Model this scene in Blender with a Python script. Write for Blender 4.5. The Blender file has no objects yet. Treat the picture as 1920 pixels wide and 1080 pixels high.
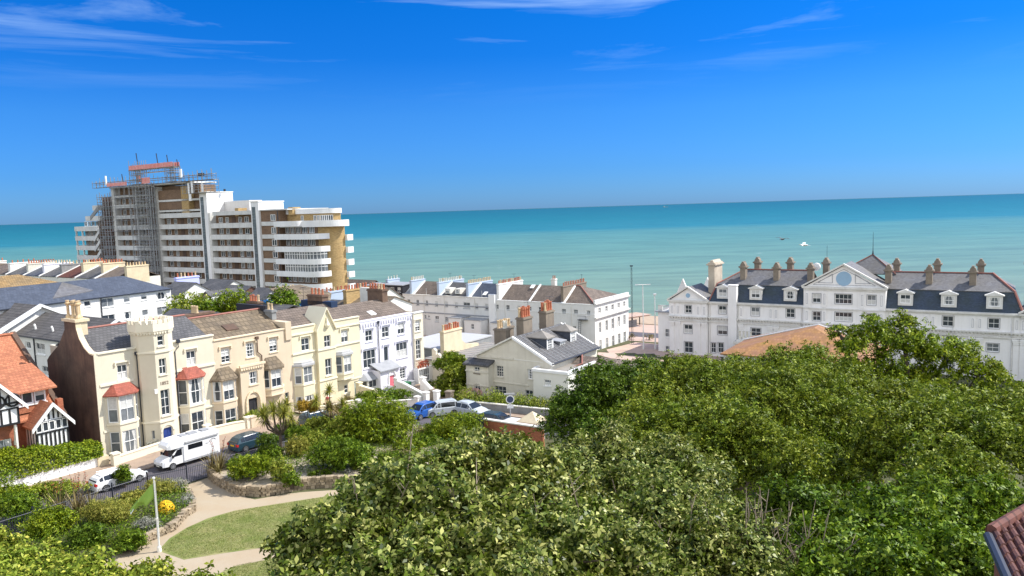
import bpy, math, random
import numpy as np
from mathutils import Matrix, Vector

S = bpy.context.scene
rad = math.radians
# ---------------------------------------------------------------- camera
CAMZ = 36.0
cd = bpy.data.cameras.new('camera'); cam = bpy.data.objects.new('camera', cd); S.collection.objects.link(cam)
cd.lens = 27.0; cd.sensor_width = 36.0; cd.clip_start = 0.2; cd.clip_end = 120000
_p, _r = rad(5.885), rad(1.76)
_f = Vector((0, math.cos(_p), -math.sin(_p))); _u = Vector((0, math.sin(_p), math.cos(_p))); _x = Vector((1, 0, 0))
_rt = math.cos(_r)*_x - math.sin(_r)*_u; _up = math.sin(_r)*_x + math.cos(_r)*_u
_m = Matrix((( _rt.x, _up.x, -_f.x), (_rt.y, _up.y, -_f.y), (_rt.z, _up.z, -_f.z))).to_4x4(); _m.translation = (0, 0, CAMZ)
cam.matrix_world = _m; S.camera = cam
# ---------------------------------------------------------------- sun, sky
SUN_H = Vector((0.975, 0.22)); SUN_EL = rad(47)
SUN_AZ = math.atan2(SUN_H.x, SUN_H.y)
sl = bpy.data.lights.new('sun', 'SUN'); sl.energy = 4.3; sl.angle = rad(0.53); sl.color = (1.0, 0.95, 0.87)
so = bpy.data.objects.new('sun', sl); S.collection.objects.link(so)
_sd = Vector((math.sin(SUN_AZ)*math.cos(SUN_EL), math.cos(SUN_AZ)*math.cos(SUN_EL), math.sin(SUN_EL)))
so.rotation_euler = (-_sd).to_track_quat('-Z', 'Y').to_euler(); so.location = (60, 20, 120)
W = bpy.data.worlds.new('World'); S.world = W; W.use_nodes = True
nt = W.node_tree; nt.nodes.clear()
def wn(t, **k):
    n = nt.nodes.new(t)
    for a, b in k.items(): setattr(n, a, b)
    return n
sky = wn('ShaderNodeTexSky', sky_type='NISHITA', sun_disc=False)
sky.sun_elevation = SUN_EL; sky.sun_rotation = SUN_AZ; sky.altitude = 0; sky.air_density = 1.0; sky.dust_density = 0.35; sky.ozone_density = 3.0
hs = wn('ShaderNodeHueSaturation'); hs.inputs['Saturation'].default_value = 1.0; hs.inputs['Value'].default_value = 1.0; hs.inputs['Hue'].default_value = 0.5
tc = wn('ShaderNodeTexCoord'); mp = wn('ShaderNodeMapping'); mp.inputs['Scale'].default_value = (2.6, 2.6, 26.0); mp.inputs['Rotation'].default_value = (0.0, rad(-2), rad(20))
mp.inputs['Location'].default_value = (2.3, 2.6, 11.9)
n1 = wn('ShaderNodeTexNoise'); n1.inputs['Scale'].default_value = 1.0; n1.inputs['Detail'].default_value = 9; n1.inputs['Roughness'].default_value = 0.6; n1.inputs['Distortion'].default_value = 0.5
cr = wn('ShaderNodeValToRGB'); cr.color_ramp.elements[0].position = 0.515; cr.color_ramp.elements[1].position = 0.90
sep = wn('ShaderNodeSeparateXYZ'); mr = wn('ShaderNodeMapRange'); mr.inputs['From Min'].default_value = 0.12; mr.inputs['From Max'].default_value = 0.30
mr.interpolation_type = 'SMOOTHSTEP'
mu = wn('ShaderNodeMath', operation='MULTIPLY'); mu2 = wn('ShaderNodeMath', operation='MULTIPLY'); mu2.inputs[1].default_value = 0.72
mx = wn('ShaderNodeMixRGB'); mx.inputs['Color2'].default_value = (4.6, 6.0, 6.8, 1)
bg = wn('ShaderNodeBackground'); bg.inputs['Strength'].default_value = 0.15; wo = wn('ShaderNodeOutputWorld')
L = nt.links.new
L(sky.outputs[0], hs.inputs['Color']); L(tc.outputs['Generated'], mp.inputs[0]); L(mp.outputs[0], n1.inputs['Vector']); L(n1.outputs['Fac'], cr.inputs[0])
L(tc.outputs['Generated'], sep.inputs[0]); L(sep.outputs[2], mr.inputs[0]); L(cr.outputs[0], mu.inputs[0]); L(mr.outputs[0], mu.inputs[1]); L(mu.outputs[0], mu2.inputs[0])
# deep blue air over the water; unseen sky overhead and inland paled as fill
tn = wn('ShaderNodeValToRGB'); e_ = tn.color_ramp.elements; e_[0].position = 0; e_[0].color = (.135, .305, .70, 1); e_[1].position = 0.62; e_[1].color = (.80, .86, .95, 1)
for p_, c_ in ((.05, (.095, .28, .66)), (.12, (.075, .285, .64)), (.19, (.02, .245, .63)), (.30, (.0, .26, .66)), (.42, (.15, .40, .8))): x_ = e_.new(p_); x_.color = (*c_, 1)
L(sep.outputs[2], tn.inputs[0]); mb_ = wn('ShaderNodeMixRGB', blend_type='MULTIPLY'); my = wn('ShaderNodeMapRange'); my.inputs['From Min'].default_value = -.25; my.inputs['From Max'].default_value = .35
L(sep.outputs[1], my.inputs[0]); L(my.outputs[0], mb_.inputs[0]); L(hs.outputs[0], mb_.inputs[1]); L(tn.outputs[0], mb_.inputs[2])
L(mu2.outputs[0], mx.inputs[0]); L(mb_.outputs[0], mx.inputs[1]); # unseen bright veil added inland, behind the viewpoint, to fill shaded fronts
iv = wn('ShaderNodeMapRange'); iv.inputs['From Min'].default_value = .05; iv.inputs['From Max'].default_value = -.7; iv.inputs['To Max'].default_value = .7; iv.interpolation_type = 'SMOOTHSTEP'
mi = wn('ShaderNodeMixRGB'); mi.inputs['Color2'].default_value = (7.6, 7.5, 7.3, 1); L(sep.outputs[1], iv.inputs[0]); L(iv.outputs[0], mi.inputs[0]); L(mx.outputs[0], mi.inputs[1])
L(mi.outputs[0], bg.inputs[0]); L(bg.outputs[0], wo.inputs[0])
S.view_settings.view_transform = 'Standard'; S.view_settings.look = 'None'; S.view_settings.exposure = 0.68; S.view_settings.gamma = 1.0
S.cycles.max_bounces = 5; S.cycles.diffuse_bounces = 3; S.cycles.glossy_bounces = 2; S.cycles.transmission_bounces = 3; S.cycles.transparent_max_bounces = 4
S.cycles.caustics_reflective = False; S.cycles.caustics_refractive = False
# ---------------------------------------------------------------- materials
MT = {}
def mat(name, col, rough=0.75, col2=None, scale=1.5, amt=0.25, streak=0.0, bump=0.0, bscale=20, metal=0.0, kind=None, size=(0.3, 0.2), mortar=None, spec=0.3, per_island=0.0, trans=0.0):
    """procedural surface: base colour with two scales of noise, optional rain streaks, rows of slates / bricks / seams"""
    m = bpy.data.materials.new(name); m.use_nodes = True; MT[name] = m
    t = m.node_tree; N = t.nodes; K = t.links.new; b = N['Principled BSDF']
    b.inputs['Roughness'].default_value = rough; b.inputs['Metallic'].default_value = metal; b.inputs['Specular IOR Level'].default_value = spec
    tcn = N.new('ShaderNodeTexCoord'); vec = tcn.outputs['Object']
    c1 = (*col, 1); c2 = (*(col2 or [c*0.6 for c in col]), 1)
    nz = N.new('ShaderNodeTexNoise'); nz.inputs['Scale'].default_value = scale; nz.inputs['Detail'].default_value = 6; nz.inputs['Roughness'].default_value = 0.65
    K(vec, nz.inputs['Vector'])
    rp = N.new('ShaderNodeMapRange'); rp.inputs['From Min'].default_value = 0.35; rp.inputs['From Max'].default_value = 0.7; rp.inputs['To Max'].default_value = amt*1.6
    K(nz.outputs['Fac'], rp.inputs[0])
    mix = N.new('ShaderNodeMixRGB'); mix.inputs[1].default_value = c1; mix.inputs[2].default_value = c2; K(rp.outputs[0], mix.inputs[0]); out = mix.outputs[0]
    if kind:
        sp = N.new('ShaderNodeSeparateXYZ'); K(vec, sp.inputs[0]); sn = N.new('ShaderNodeSeparateXYZ'); K(tcn.outputs['Normal'], sn.inputs[0])
        ax = N.new('ShaderNodeMath'); ax.operation = 'ABSOLUTE'; K(sn.outputs[0], ax.inputs[0]); ay = N.new('ShaderNodeMath'); ay.operation = 'ABSOLUTE'; K(sn.outputs[1], ay.inputs[0])
        gt = N.new('ShaderNodeMath'); gt.operation = 'GREATER_THAN'; K(ax.outputs[0], gt.inputs[0]); K(ay.outputs[0], gt.inputs[1])
        um = N.new('ShaderNodeMix'); K(gt.outputs[0], um.inputs[0]); K(sp.outputs[0], um.inputs[2]); K(sp.outputs[1], um.inputs[3])
        zs = N.new('ShaderNodeMath'); zs.operation = 'MULTIPLY'; zs.inputs[1].default_value = 1.6 if kind == 'tile' else 1.0; K(sp.outputs[2], zs.inputs[0])
        cb = N.new('ShaderNodeCombineXYZ'); K(um.outputs[0], cb.inputs[0]); K(zs.outputs[0], cb.inputs[1])
        br = N.new('ShaderNodeTexBrick'); K(cb.outputs[0], br.inputs['Vector']); br.inputs['Scale'].default_value = 1.0
        br.inputs['Brick Width'].default_value = size[0]; br.inputs['Row Height'].default_value = size[1]; br.inputs['Mortar Size'].default_value = size[1]*0.10; br.inputs['Bias'].default_value = 0.0
        br.inputs['Color1'].default_value = (1, 1, 1, 1); br.inputs['Color2'].default_value = (0.62, 0.62, 0.62, 1)
        mo = mortar if mortar is not None else 0.35; br.inputs['Mortar'].default_value = (mo, mo, mo, 1)
        mm = N.new('ShaderNodeMixRGB'); mm.blend_type = 'MULTIPLY'; mm.inputs[0].default_value = 0.85; K(out, mm.inputs[1]); K(br.outputs[0], mm.inputs[2]); out = mm.outputs[0]
        bp = N.new('ShaderNodeBump'); bp.inputs['Strength'].default_value = 0.5; bp.inputs['Distance'].default_value = 0.03; K(br.outputs['Fac'], bp.inputs['Height']); bp.invert = True; K(bp.outputs[0], b.inputs['Normal'])
    if streak:
        mpn = N.new('ShaderNodeMapping'); mpn.inputs['Scale'].default_value = (2.2, 2.2, 0.16); K(vec, mpn.inputs[0])
        ns = N.new('ShaderNodeTexNoise'); ns.inputs['Scale'].default_value = 1.0; ns.inputs['Detail'].default_value = 5; K(mpn.outputs[0], ns.inputs['Vector'])
        r2 = N.new('ShaderNodeMapRange'); r2.inputs['From Min'].default_value = 0.5; r2.inputs['From Max'].default_value = 0.8; r2.inputs['To Max'].default_value = streak; K(ns.outputs['Fac'], r2.inputs[0])
        ms = N.new('ShaderNodeMixRGB'); ms.inputs[2].default_value = c2; K(r2.outputs[0], ms.inputs[0]); K(out, ms.inputs[1]); out = ms.outputs[0]
    if per_island:
        g = N.new('ShaderNodeNewGeometry'); h = N.new('ShaderNodeHueSaturation')
        a1 = N.new('ShaderNodeMapRange'); a1.inputs['To Min'].default_value = 1-per_island; a1.inputs['To Max'].default_value = 1+per_island; K(g.outputs['Random Per Island'], a1.inputs[0])
        K(a1.outputs[0], h.inputs['Value']); K(out, h.inputs['Color']); out = h.outputs[0]
    K(out, b.inputs['Base Color'])
    if bump and not kind:
        nb = N.new('ShaderNodeTexNoise'); nb.inputs['Scale'].default_value = bscale; nb.inputs['Detail'].default_value = 4; K(vec, nb.inputs['Vector'])
        bp = N.new('ShaderNodeBump'); bp.inputs['Strength'].default_value = bump; bp.inputs['Distance'].default_value = 0.05; K(nb.outputs['Fac'], bp.inputs['Height']); K(bp.outputs[0], b.inputs['Normal'])
    return m
def leafmat(name, dark, mid, light, rough=0.5, spec=0.2, tr=0.22):
    """leaf blades: colour varies from blade to blade, some light passes through"""
    m = bpy.data.materials.new(name); m.use_nodes = True; MT[name] = m
    t = m.node_tree; N = t.nodes; K = t.links.new; b = N['Principled BSDF']; b.inputs['Roughness'].default_value = rough; b.inputs['Specular IOR Level'].default_value = spec
    g = N.new('ShaderNodeNewGeometry'); r = N.new('ShaderNodeValToRGB'); e = r.color_ramp.elements
    q_ = lambda c, k: [v*k for v in c]; dark, mid, light = q_(dark, .55), q_(mid, .95), q_(light, 1.12)
    e[0].color = (*dark, 1); e[1].color = (*light, 1); x = e.new(0.5); x.color = (*mid, 1); x = e.new(0.84); x.color = (*[a*.6+b2*.4 for a, b2 in zip(mid, light)], 1)
    K(g.outputs['Random Per Island'], r.inputs[0])
    tcn = N.new('ShaderNodeTexCoord'); nz = N.new('ShaderNodeTexNoise'); nz.inputs['Scale'].default_value = 0.45; nz.inputs['Detail'].default_value = 3; K(tcn.outputs['Object'], nz.inputs['Vector'])
    h = N.new('ShaderNodeHueSaturation'); mr_ = N.new('ShaderNodeMapRange'); mr_.inputs['From Min'].default_value = 0.3; mr_.inputs['From Max'].default_value = 0.7
    mr_.inputs['To Min'].default_value = 0.485; mr_.inputs['To Max'].default_value = 0.515; K(nz.outputs['Fac'], mr_.inputs[0]); K(mr_.outputs[0], h.inputs['Hue']); K(r.outputs[0], h.inputs['Color'])
    K(h.outputs[0], b.inputs['Base Color'])
    tl = N.new('ShaderNodeBsdfTranslucent'); K(h.outputs[0], tl.inputs[0]); ms = N.new('ShaderNodeMixShader'); ms.inputs[0].default_value = tr
    K(b.outputs[0], ms.inputs[1]); K(tl.outputs[0], ms.inputs[2]); K(ms.outputs[0], N['Material Output'].inputs[0])
    return m
mat('cream_stucco', (0.69, 0.63, 0.50), 0.8, (0.50, 0.43, 0.32), 0.5, 0.2, 0.22)
mat('cream_trim', (0.76, 0.70, 0.56), 0.7, (0.6, 0.52, 0.38), 1.0, 0.10)
mat('peach_stucco', (0.66, 0.55, 0.41), 0.85, (0.52, 0.40, 0.27), 0.6, 0.22, 0.18)
mat('peach_trim', (0.80, 0.66, 0.47), 0.8, (0.5, 0.4, 0.3), 1.0, 0.2)
mat('yellow_stucco', (0.74, 0.67, 0.48), 0.8, (0.55, 0.47, 0.31), 0.6, 0.2, 0.22)
mat('yellow_trim', (0.79, 0.73, 0.55), 0.75, (0.6, 0.52, 0.38), 1.0, 0.1)
mat('lilac_stucco', (0.75, 0.74, 0.82), 0.8, (0.55, 0.55, 0.62), 0.7, 0.12, 0.08)
mat('white_stucco', (0.79, 0.78, 0.76), 0.8, (0.50, 0.49, 0.45), 0.35, 0.18, 0.2)
mat('hotel_stucco', (0.86, 0.85, 0.85), 0.75, (0.56, 0.54, 0.50), 0.3, 0.16, 0.28)
mat('hotel_trim', (0.74, 0.73, 0.70), 0.75, (0.42, 0.40, 0.36), 0.6, 0.3, 0.3)
mat('grey_trim', (0.42, 0.42, 0.44), 0.8, amt=0.2)
mat('grey_line', (0.36, 0.37, 0.40), 0.8)
mat('villa_stucco', (0.74, 0.70, 0.60), 0.85, (0.40, 0.35, 0.27), 0.45, 0.22, 0.25)
mat('villa_clean', (0.80, 0.78, 0.72), 0.8, (0.55, 0.52, 0.45), 0.4, 0.12, 0.08)
mat('white_paint', (0.85, 0.85, 0.84), 0.5, amt=0.05)
mat('old_white', (0.78, 0.76, 0.70), 0.7, (0.45, 0.42, 0.36), 1.2, 0.25, 0.15)
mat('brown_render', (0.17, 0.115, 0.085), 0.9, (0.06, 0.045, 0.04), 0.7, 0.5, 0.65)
mat('grey_render', (0.30, 0.31, 0.31), 0.9, (0.16, 0.16, 0.17), 0.8, 0.4, 0.3)
mat('concrete', (0.68, 0.68, 0.66), 0.85, (0.34, 0.34, 0.33), 0.35, 0.3, 0.45)
mat('deck_white', (0.82, 0.82, 0.82), 0.75, (0.45, 0.45, 0.44), 0.3, 0.2, 0.28)
mat('deck_brick', (0.27, 0.175, 0.11), 0.85, (0.17, 0.11, 0.08), 0.5, 0.35, 0.2, kind='brick', size=(0.45, 0.15), mortar=0.8)
mat('golden_brick', (0.54, 0.38, 0.18), 0.85, (0.42, 0.27, 0.11), 0.5, 0.35, 0.15, kind='brick', size=(0.45, 0.15), mortar=0.85)
mat('dark_brick', (0.22, 0.11, 0.07), 0.85, (0.11, 0.06, 0.05), 1.0, 0.5, kind='brick', size=(0.45, 0.15), mortar=1.2)
mat('red_brick', (0.42, 0.15, 0.08), 0.85, (0.24, 0.09, 0.06), 1.0, 0.4, kind='brick', size=(0.23, 0.08), mortar=1.3)
mat('yellow_brick', (0.50, 0.40, 0.22), 0.85, (0.34, 0.26, 0.14), 1.0, 0.3, kind='brick', size=(0.3, 0.1), mortar=1.1)
mat('slate', (0.15, 0.145, 0.145), 0.65, (0.085, 0.085, 0.09), 0.5, 0.5, kind='tile', size=(0.35, 0.28), spec=0.4)
mat('slate_new', (0.085, 0.10, 0.135), 0.5, (0.06, 0.07, 0.095), 0.3, 0.4, kind='tile', size=(0.4, 0.3), spec=0.4, mortar=0.7)
mat('slate_brown', (0.235, 0.185, 0.15), 0.8, (0.13, 0.105, 0.09), 0.7, 0.5, kind='tile', size=(0.35, 0.3))
mat('slate_blue', (0.05, 0.075, 0.125), 0.5, (0.045, 0.065, 0.075), 0.35, 0.7, kind='tile', size=(0.35, 0.28), mortar=0.75)
mat('slate_light', (0.165, 0.165, 0.18), 0.6, (0.15, 0.14, 0.125), 0.3, 0.5, kind='tile', size=(0.4, 0.3), mortar=0.8)
mat('grey_tile', (0.165, 0.155, 0.15), 0.75, (0.10, 0.09, 0.085), 0.5, 0.5, kind='tile', size=(0.5, 0.36))
mat('brown_tile', (0.26, 0.20, 0.13), 0.8, (0.15, 0.12, 0.09), 0.6, 0.6, kind='tile', size=(0.5, 0.55), mortar=0.45)
mat('moss_tile', (0.28, 0.20, 0.11), 0.85, (0.42, 0.26, 0.10), 0.35, 0.5, kind='tile', size=(0.4, 0.34))
mat('orange_tile', (0.54, 0.215, 0.115), 0.8, (0.38, 0.14, 0.08), 0.9, 0.5, kind='tile', size=(0.26, 0.22), mortar=0.55)
mat('red_tile', (0.42, 0.12, 0.08), 0.75, (0.28, 0.09, 0.07), 1.5, 0.5, kind='tile', size=(0.22, 0.2), mortar=0.6)
mat('pan_tile', (0.20, 0.075, 0.05), 0.75, (0.11, 0.045, 0.04), 2.0, 0.6, kind='tile', size=(0.24, 0.3), mortar=0.35)
mat('rust_sheet', (0.34, 0.175, 0.11), 0.75, (0.42, 0.22, 0.06), 0.3, 0.6, kind='tile', size=(0.45, 0.42), mortar=0.7)
mat('lead', (0.34, 0.35, 0.37), 0.55, (0.24, 0.25, 0.27), 1.5, 0.5)
mat('lead_white', (0.46, 0.46, 0.46), 0.6, (0.4, 0.4, 0.42), 1.5, 0.4)
mat('roof_felt', (0.30, 0.28, 0.255), 0.9, (0.20, 0.18, 0.16), 0.8, 0.5)
mat('ridge_red', (0.34, 0.15, 0.12), 0.8, amt=0.3)
mat('pot_red', (0.50, 0.17, 0.09), 0.8, (0.3, 0.11, 0.07), 3, 0.4)
mat('pot_buff', (0.66, 0.50, 0.30), 0.8, (0.4, 0.3, 0.2), 3, 0.4)
mat('pot_white', (0.72, 0.70, 0.62), 0.8, (0.4, 0.38, 0.32), 3, 0.4)
mat('stack_buff', (0.70, 0.60, 0.42), 0.85, (0.42, 0.34, 0.24), 0.9, 0.3, 0.25)
mat('stack_stone', (0.26, 0.215, 0.165), 0.85, (0.16, 0.135, 0.115), 1.2, 0.5, 0.3)
mat('stack_pale', (0.58, 0.50, 0.40), 0.85, (0.32, 0.26, 0.2), 0.6, 0.4, 0.3)
mat('stack_brown', (0.20, 0.13, 0.09), 0.9, (0.09, 0.06, 0.05), 1.2, 0.5)
mat('black_wall', (0.035, 0.035, 0.045), 0.8, amt=0.4)
mat('blue_wall', (0.02, 0.13, 0.36), 0.7, (0.02, 0.09, 0.25), 1, 0.3)
mat('navy_wall', (0.02, 0.045, 0.10), 0.8, (0.015, 0.02, 0.05), 1, 0.4)
mat('lilac_wall', (0.50, 0.53, 0.86), 0.75, (0.40, 0.43, 0.72), 0.8, 0.2)
mat('pale_blue_wall', (0.42, 0.50, 0.62), 0.75, (0.32, 0.38, 0.48), 0.8, 0.2)
mat('hotel_blue', (0.30, 0.46, 0.62), 0.6, amt=0.1)
mat('black_timber', (0.02, 0.02, 0.022), 0.6, amt=0.3)
mat('brown_wood', (0.13, 0.08, 0.055), 0.7, (0.07, 0.05, 0.04), 2, 0.5)
mat('iron', (0.025, 0.03, 0.045), 0.5, amt=0.2, spec=0.5)
mat('scaffold_steel', (0.34, 0.36, 0.38), 0.5, (0.2, 0.2, 0.22), 2, 0.4, metal=0.3)
mat('net_green', (0.10, 0.16, 0.15), 0.9, (0.06, 0.09, 0.10), 1, 0.5)
mat('red_board', (0.68, 0.20, 0.18), 0.7, (0.8, 0.5, 0.45), 1.2, 0.5)
mat('board', (0.48, 0.38, 0.24), 0.85, (0.3, 0.24, 0.16), 1.5, 0.5)
mat('glass', (0.030, 0.038, 0.048), 0.06, (0.10, 0.12, 0.14), 0.7, 0.35, spec=0.6)
mat('glass_pale', (0.20, 0.22, 0.24), 0.12, (0.08, 0.09, 0.10), 0.9, 0.5, spec=0.6)
mat('glass_block', (0.16, 0.20, 0.22), 0.2, (0.08, 0.10, 0.12), 1.2, 0.6, kind='brick', size=(1.6, 0.7), mortar=0.45, spec=0.5)
mat('net_curtain', (0.62, 0.62, 0.60), 0.9, (0.42, 0.42, 0.42), 5, 0.4)
mat('door_pink', (0.72, 0.20, 0.25), 0.5, amt=0.1)
mat('door_blue', (0.03, 0.06, 0.24), 0.4, amt=0.1)
mat('door_green', (0.33, 0.40, 0.38), 0.5, amt=0.1)
mat('door_dark', (0.03, 0.03, 0.035), 0.5, amt=0.1)
mat('bin_green', (0.03, 0.16, 0.07), 0.5, amt=0.2)
mat('asphalt', (0.115, 0.105, 0.12), 0.9, (0.075, 0.07, 0.08), 0.4, 0.5, bump=0.3, bscale=40)
mat('pavement', (0.36, 0.27, 0.20), 0.9, (0.25, 0.19, 0.15), 1.2, 0.5, bump=0.2)
mat('path', (0.40, 0.335, 0.245), 0.95, (0.38, 0.29, 0.19), 0.5, 0.5, bump=0.3, bscale=30)
mat('pale_soil', (0.44, 0.38, 0.29), 0.95, (0.28, 0.23, 0.17), 1.5, 0.5, bump=0.5, bscale=8)
mat('soil', (0.10, 0.11, 0.045), 0.95, (0.06, 0.05, 0.03), 0.8, 0.6, bump=0.5, bscale=6)
mat('lawn', (0.15, 0.19, 0.045), 0.95, (0.32, 0.29, 0.13), 0.7, 0.6, bump=0.8, bscale=25)
mat('stone', (0.36, 0.30, 0.22), 0.9, (0.18, 0.14, 0.10), 2.5, 0.6, kind='brick', size=(0.42, 0.2), mortar=0.3)
mat('promenade', (0.50, 0.36, 0.31), 0.9, (0.40, 0.30, 0.22), 0.2, 0.5)
mat('shingle', (0.45, 0.34, 0.24), 0.95, (0.3, 0.22, 0.16), 0.6, 0.5, bump=0.5, bscale=4)
mat('bark', (0.13, 0.10, 0.075), 0.9, (0.07, 0.055, 0.04), 3, 0.5, bump=0.6, bscale=12)
mat('twig', (0.30, 0.24, 0.18), 0.85, (0.18, 0.14, 0.11), 3, 0.5)
mat('car_white', (0.82, 0.82, 0.82), 0.22, amt=0.04, spec=0.6)
mat('car_silver', (0.55, 0.59, 0.62), 0.28, amt=0.05, metal=0.15, spec=0.6)
mat('car_blue', (0.02, 0.10, 0.38), 0.22, amt=0.05, spec=0.6)
mat('car_dark', (0.02, 0.05, 0.07), 0.2, amt=0.05, spec=0.7)
mat('car_glass', (0.012, 0.014, 0.018), 0.05, amt=0.05, spec=0.8)
mat('tyre', (0.02, 0.02, 0.02), 0.85, amt=0.1)
mat('rim', (0.45, 0.46, 0.47), 0.35, amt=0.1, metal=0.7)
mat('black_plastic', (0.025, 0.025, 0.028), 0.6, amt=0.1)
mat('lamp_red', (0.45, 0.02, 0.02), 0.3, amt=0.1)
mat('lamp_clear', (0.6, 0.62, 0.64), 0.15, amt=0.1)
mat('pole_white', (0.72, 0.72, 0.70), 0.5, amt=0.2)
mat('flag_green', (0.27, 0.42, 0.08), 0.8, (0.20, 0.33, 0.05), 2, 0.4)
mat('sign_blue', (0.05, 0.07, 0.14), 0.5, amt=0.1)
mat('petal_yellow', (0.85, 0.50, 0.02), 0.7, amt=0.2, per_island=0.3)
mat('petal_pink', (0.72, 0.42, 0.36), 0.7, amt=0.2, per_island=0.3)
mat('flower_red', (0.45, 0.10, 0.05), 0.7, amt=0.3, per_island=0.4)
mat('gull_white', (0.80, 0.80, 0.80), 0.7, amt=0.1)
mat('gull_grey', (0.08, 0.09, 0.10), 0.7, amt=0.1)
mat('skin', (0.55, 0.33, 0.24), 0.6, amt=0.1); mat('cloth_red', (0.35, 0.08, 0.08), 0.8, amt=0.2); mat('cloth_dark', (0.04, 0.04, 0.06), 0.8, amt=0.2)
leafmat('leaf_olive', (0.045, 0.085, 0.003), (0.145, 0.205, 0.008), (0.34, 0.38, 0.045))
leafmat('leaf_pale', (0.035, 0.07, 0.005), (0.14, 0.19, 0.016), (0.52, 0.51, 0.17), rough=.42, spec=.28)
leafmat('leaf_green', (0.035, 0.08, 0.003), (0.105, 0.185, 0.006), (0.28, 0.36, 0.03))
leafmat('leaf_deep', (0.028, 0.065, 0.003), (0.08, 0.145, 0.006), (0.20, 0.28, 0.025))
leafmat('leaf_bright', (0.05, 0.10, 0.003), (0.16, 0.235, 0.006), (0.38, 0.43, 0.03))
leafmat('leaf_lime', (0.12, 0.18, 0.012), (0.24, 0.32, 0.03), (0.50, 0.48, 0.08))
leafmat('leaf_feather', (0.13, 0.16, 0.02), (0.28, 0.29, 0.04), (0.50, 0.44, 0.10))
leafmat('leaf_grey', (0.17, 0.18, 0.14), (0.32, 0.33, 0.27), (0.55, 0.52, 0.45), tr=0.15)
leafmat('leaf_bronze', (0.10, 0.075, 0.03), (0.22, 0.17, 0.06), (0.46, 0.40, 0.18), tr=0.2)
leafmat('leaf_gold', (0.20, 0.15, 0.01), (0.40, 0.28, 0.02), (0.60, 0.42, 0.06))
leafmat('grass_lawn', (0.11, 0.145, 0.02), (0.20, 0.25, 0.045), (0.42, 0.40, 0.14))
leafmat('grass_dry', (0.20, 0.19, 0.07), (0.38, 0.33, 0.15), (0.60, 0.50, 0.28), tr=0.2)

# ---------------------------------------------------------------- mesh and object helpers
class MB:
    def __init__(s, M=None): s.v = []; s.f = []; s.M = M
    def add(s, vs, fs):
        n = len(s.v)
        if s.M is not None: vs = [tuple(s.M @ Vector(v)) for v in vs]
        s.v += vs; s.f += [tuple(n+i for i in f) for f in fs]; return s
    def box(s, x0, x1, y0, y1, z0, z1):
        return s.add([(x0,y0,z0),(x1,y0,z0),(x1,y1,z0),(x0,y1,z0),(x0,y0,z1),(x1,y0,z1),(x1,y1,z1),(x0,y1,z1)],
                     [(0,3,2,1),(4,5,6,7),(0,1,5,4),(1,2,6,5),(2,3,7,6),(3,0,4,7)])
    def poly(s, pts): return s.add([tuple(p) for p in pts], [tuple(range(len(pts)))])
    def slab(s, pts, t, d=(0, 0, -1)):
        n = len(pts); q = [(p[0]+d[0]*t, p[1]+d[1]*t, p[2]+d[2]*t) for p in pts]
        return s.add([tuple(p) for p in pts]+q, [tuple(range(n)), tuple(range(2*n-1, n-1, -1))]+[(i, i+n, (i+1) % n+n, (i+1) % n) for i in range(n)])
    def prism(s, pl, a, b, ax='y'):
        f = {'y': lambda p, q: (p[0], q, p[1]), 'x': lambda p, q: (q, p[0], p[1]), 'z': lambda p, q: (p[0], p[1], q)}[ax]
        n = len(pl)
        return s.add([f(p, a) for p in pl]+[f(p, b) for p in pl], [tuple(range(n)), tuple(range(2*n-1, n-1, -1))]+[(i, i+n, (i+1) % n+n, (i+1) % n) for i in range(n)])
    def cyl(s, x, y, z0, z1, r0, r1=None, n=10):
        r1 = r0 if r1 is None else r1
        c = [(math.cos(2*math.pi*i/n), math.sin(2*math.pi*i/n)) for i in range(n)]
        return s.add([(x+a*r0, y+b*r0, z0) for a, b in c]+[(x+a*r1, y+b*r1, z1) for a, b in c],
                     [tuple(range(n-1, -1, -1)), tuple(range(n, 2*n))]+[(i, (i+1) % n, (i+1) % n+n, i+n) for i in range(n)])
    def tube(s, path, r, n=6):
        P = [Vector(p) for p in path]; rs = r if isinstance(r, (list, tuple)) else [r]*len(P); vs = []
        for i, p in enumerate(P):
            d = (P[min(i+1, len(P)-1)]-P[max(i-1, 0)]); d = d.normalized() if d.length > 1e-6 else Vector((0, 0, 1))
            a = d.cross(Vector((0, 0, 1)) if abs(d.z) < 0.9 else Vector((1, 0, 0))).normalized(); b = d.cross(a)
            vs += [tuple(p+a*rs[i]*math.cos(2*math.pi*k/n)+b*rs[i]*math.sin(2*math.pi*k/n)) for k in range(n)]
        fs = [tuple(range(n)), tuple(range(len(vs)-1, len(vs)-n-1, -1))]
        for i in range(len(P)-1): fs += [(i*n+k, i*n+(k+1) % n, (i+1)*n+(k+1) % n, (i+1)*n+k) for k in range(n)]
        return s.add(vs, fs)
    def bar(s, a, b, w):  # square bar between two points
        return s.tube([a, b], w*0.707, 4)
    def lathe(s, x, y, prof, n=12):
        vs = [(x+r*math.cos(2*math.pi*k/n), y+r*math.sin(2*math.pi*k/n), z) for r, z in prof for k in range(n)]
        fs = [tuple(range(n-1, -1, -1)), tuple(range(len(vs)-n, len(vs)))]
        for i in range(len(prof)-1): fs += [(i*n+k, i*n+(k+1) % n, (i+1)*n+(k+1) % n, (i+1)*n+k) for k in range(n)]
        return s.add(vs, fs)
    def build(s, name, m, parent=None, smooth=False, loc=None):
        me = bpy.data.meshes.new(name); me.from_pydata(s.v, [], s.f); me.materials.append(MT[m] if isinstance(m, str) else m)
        if smooth: me.polygons.foreach_set('use_smooth', [True]*len(me.polygons))
        o = bpy.data.objects.new(name, me); S.collection.objects.link(o)
        if parent is not None: o.parent = parent
        if loc is not None: o.location = loc
        return o
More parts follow.
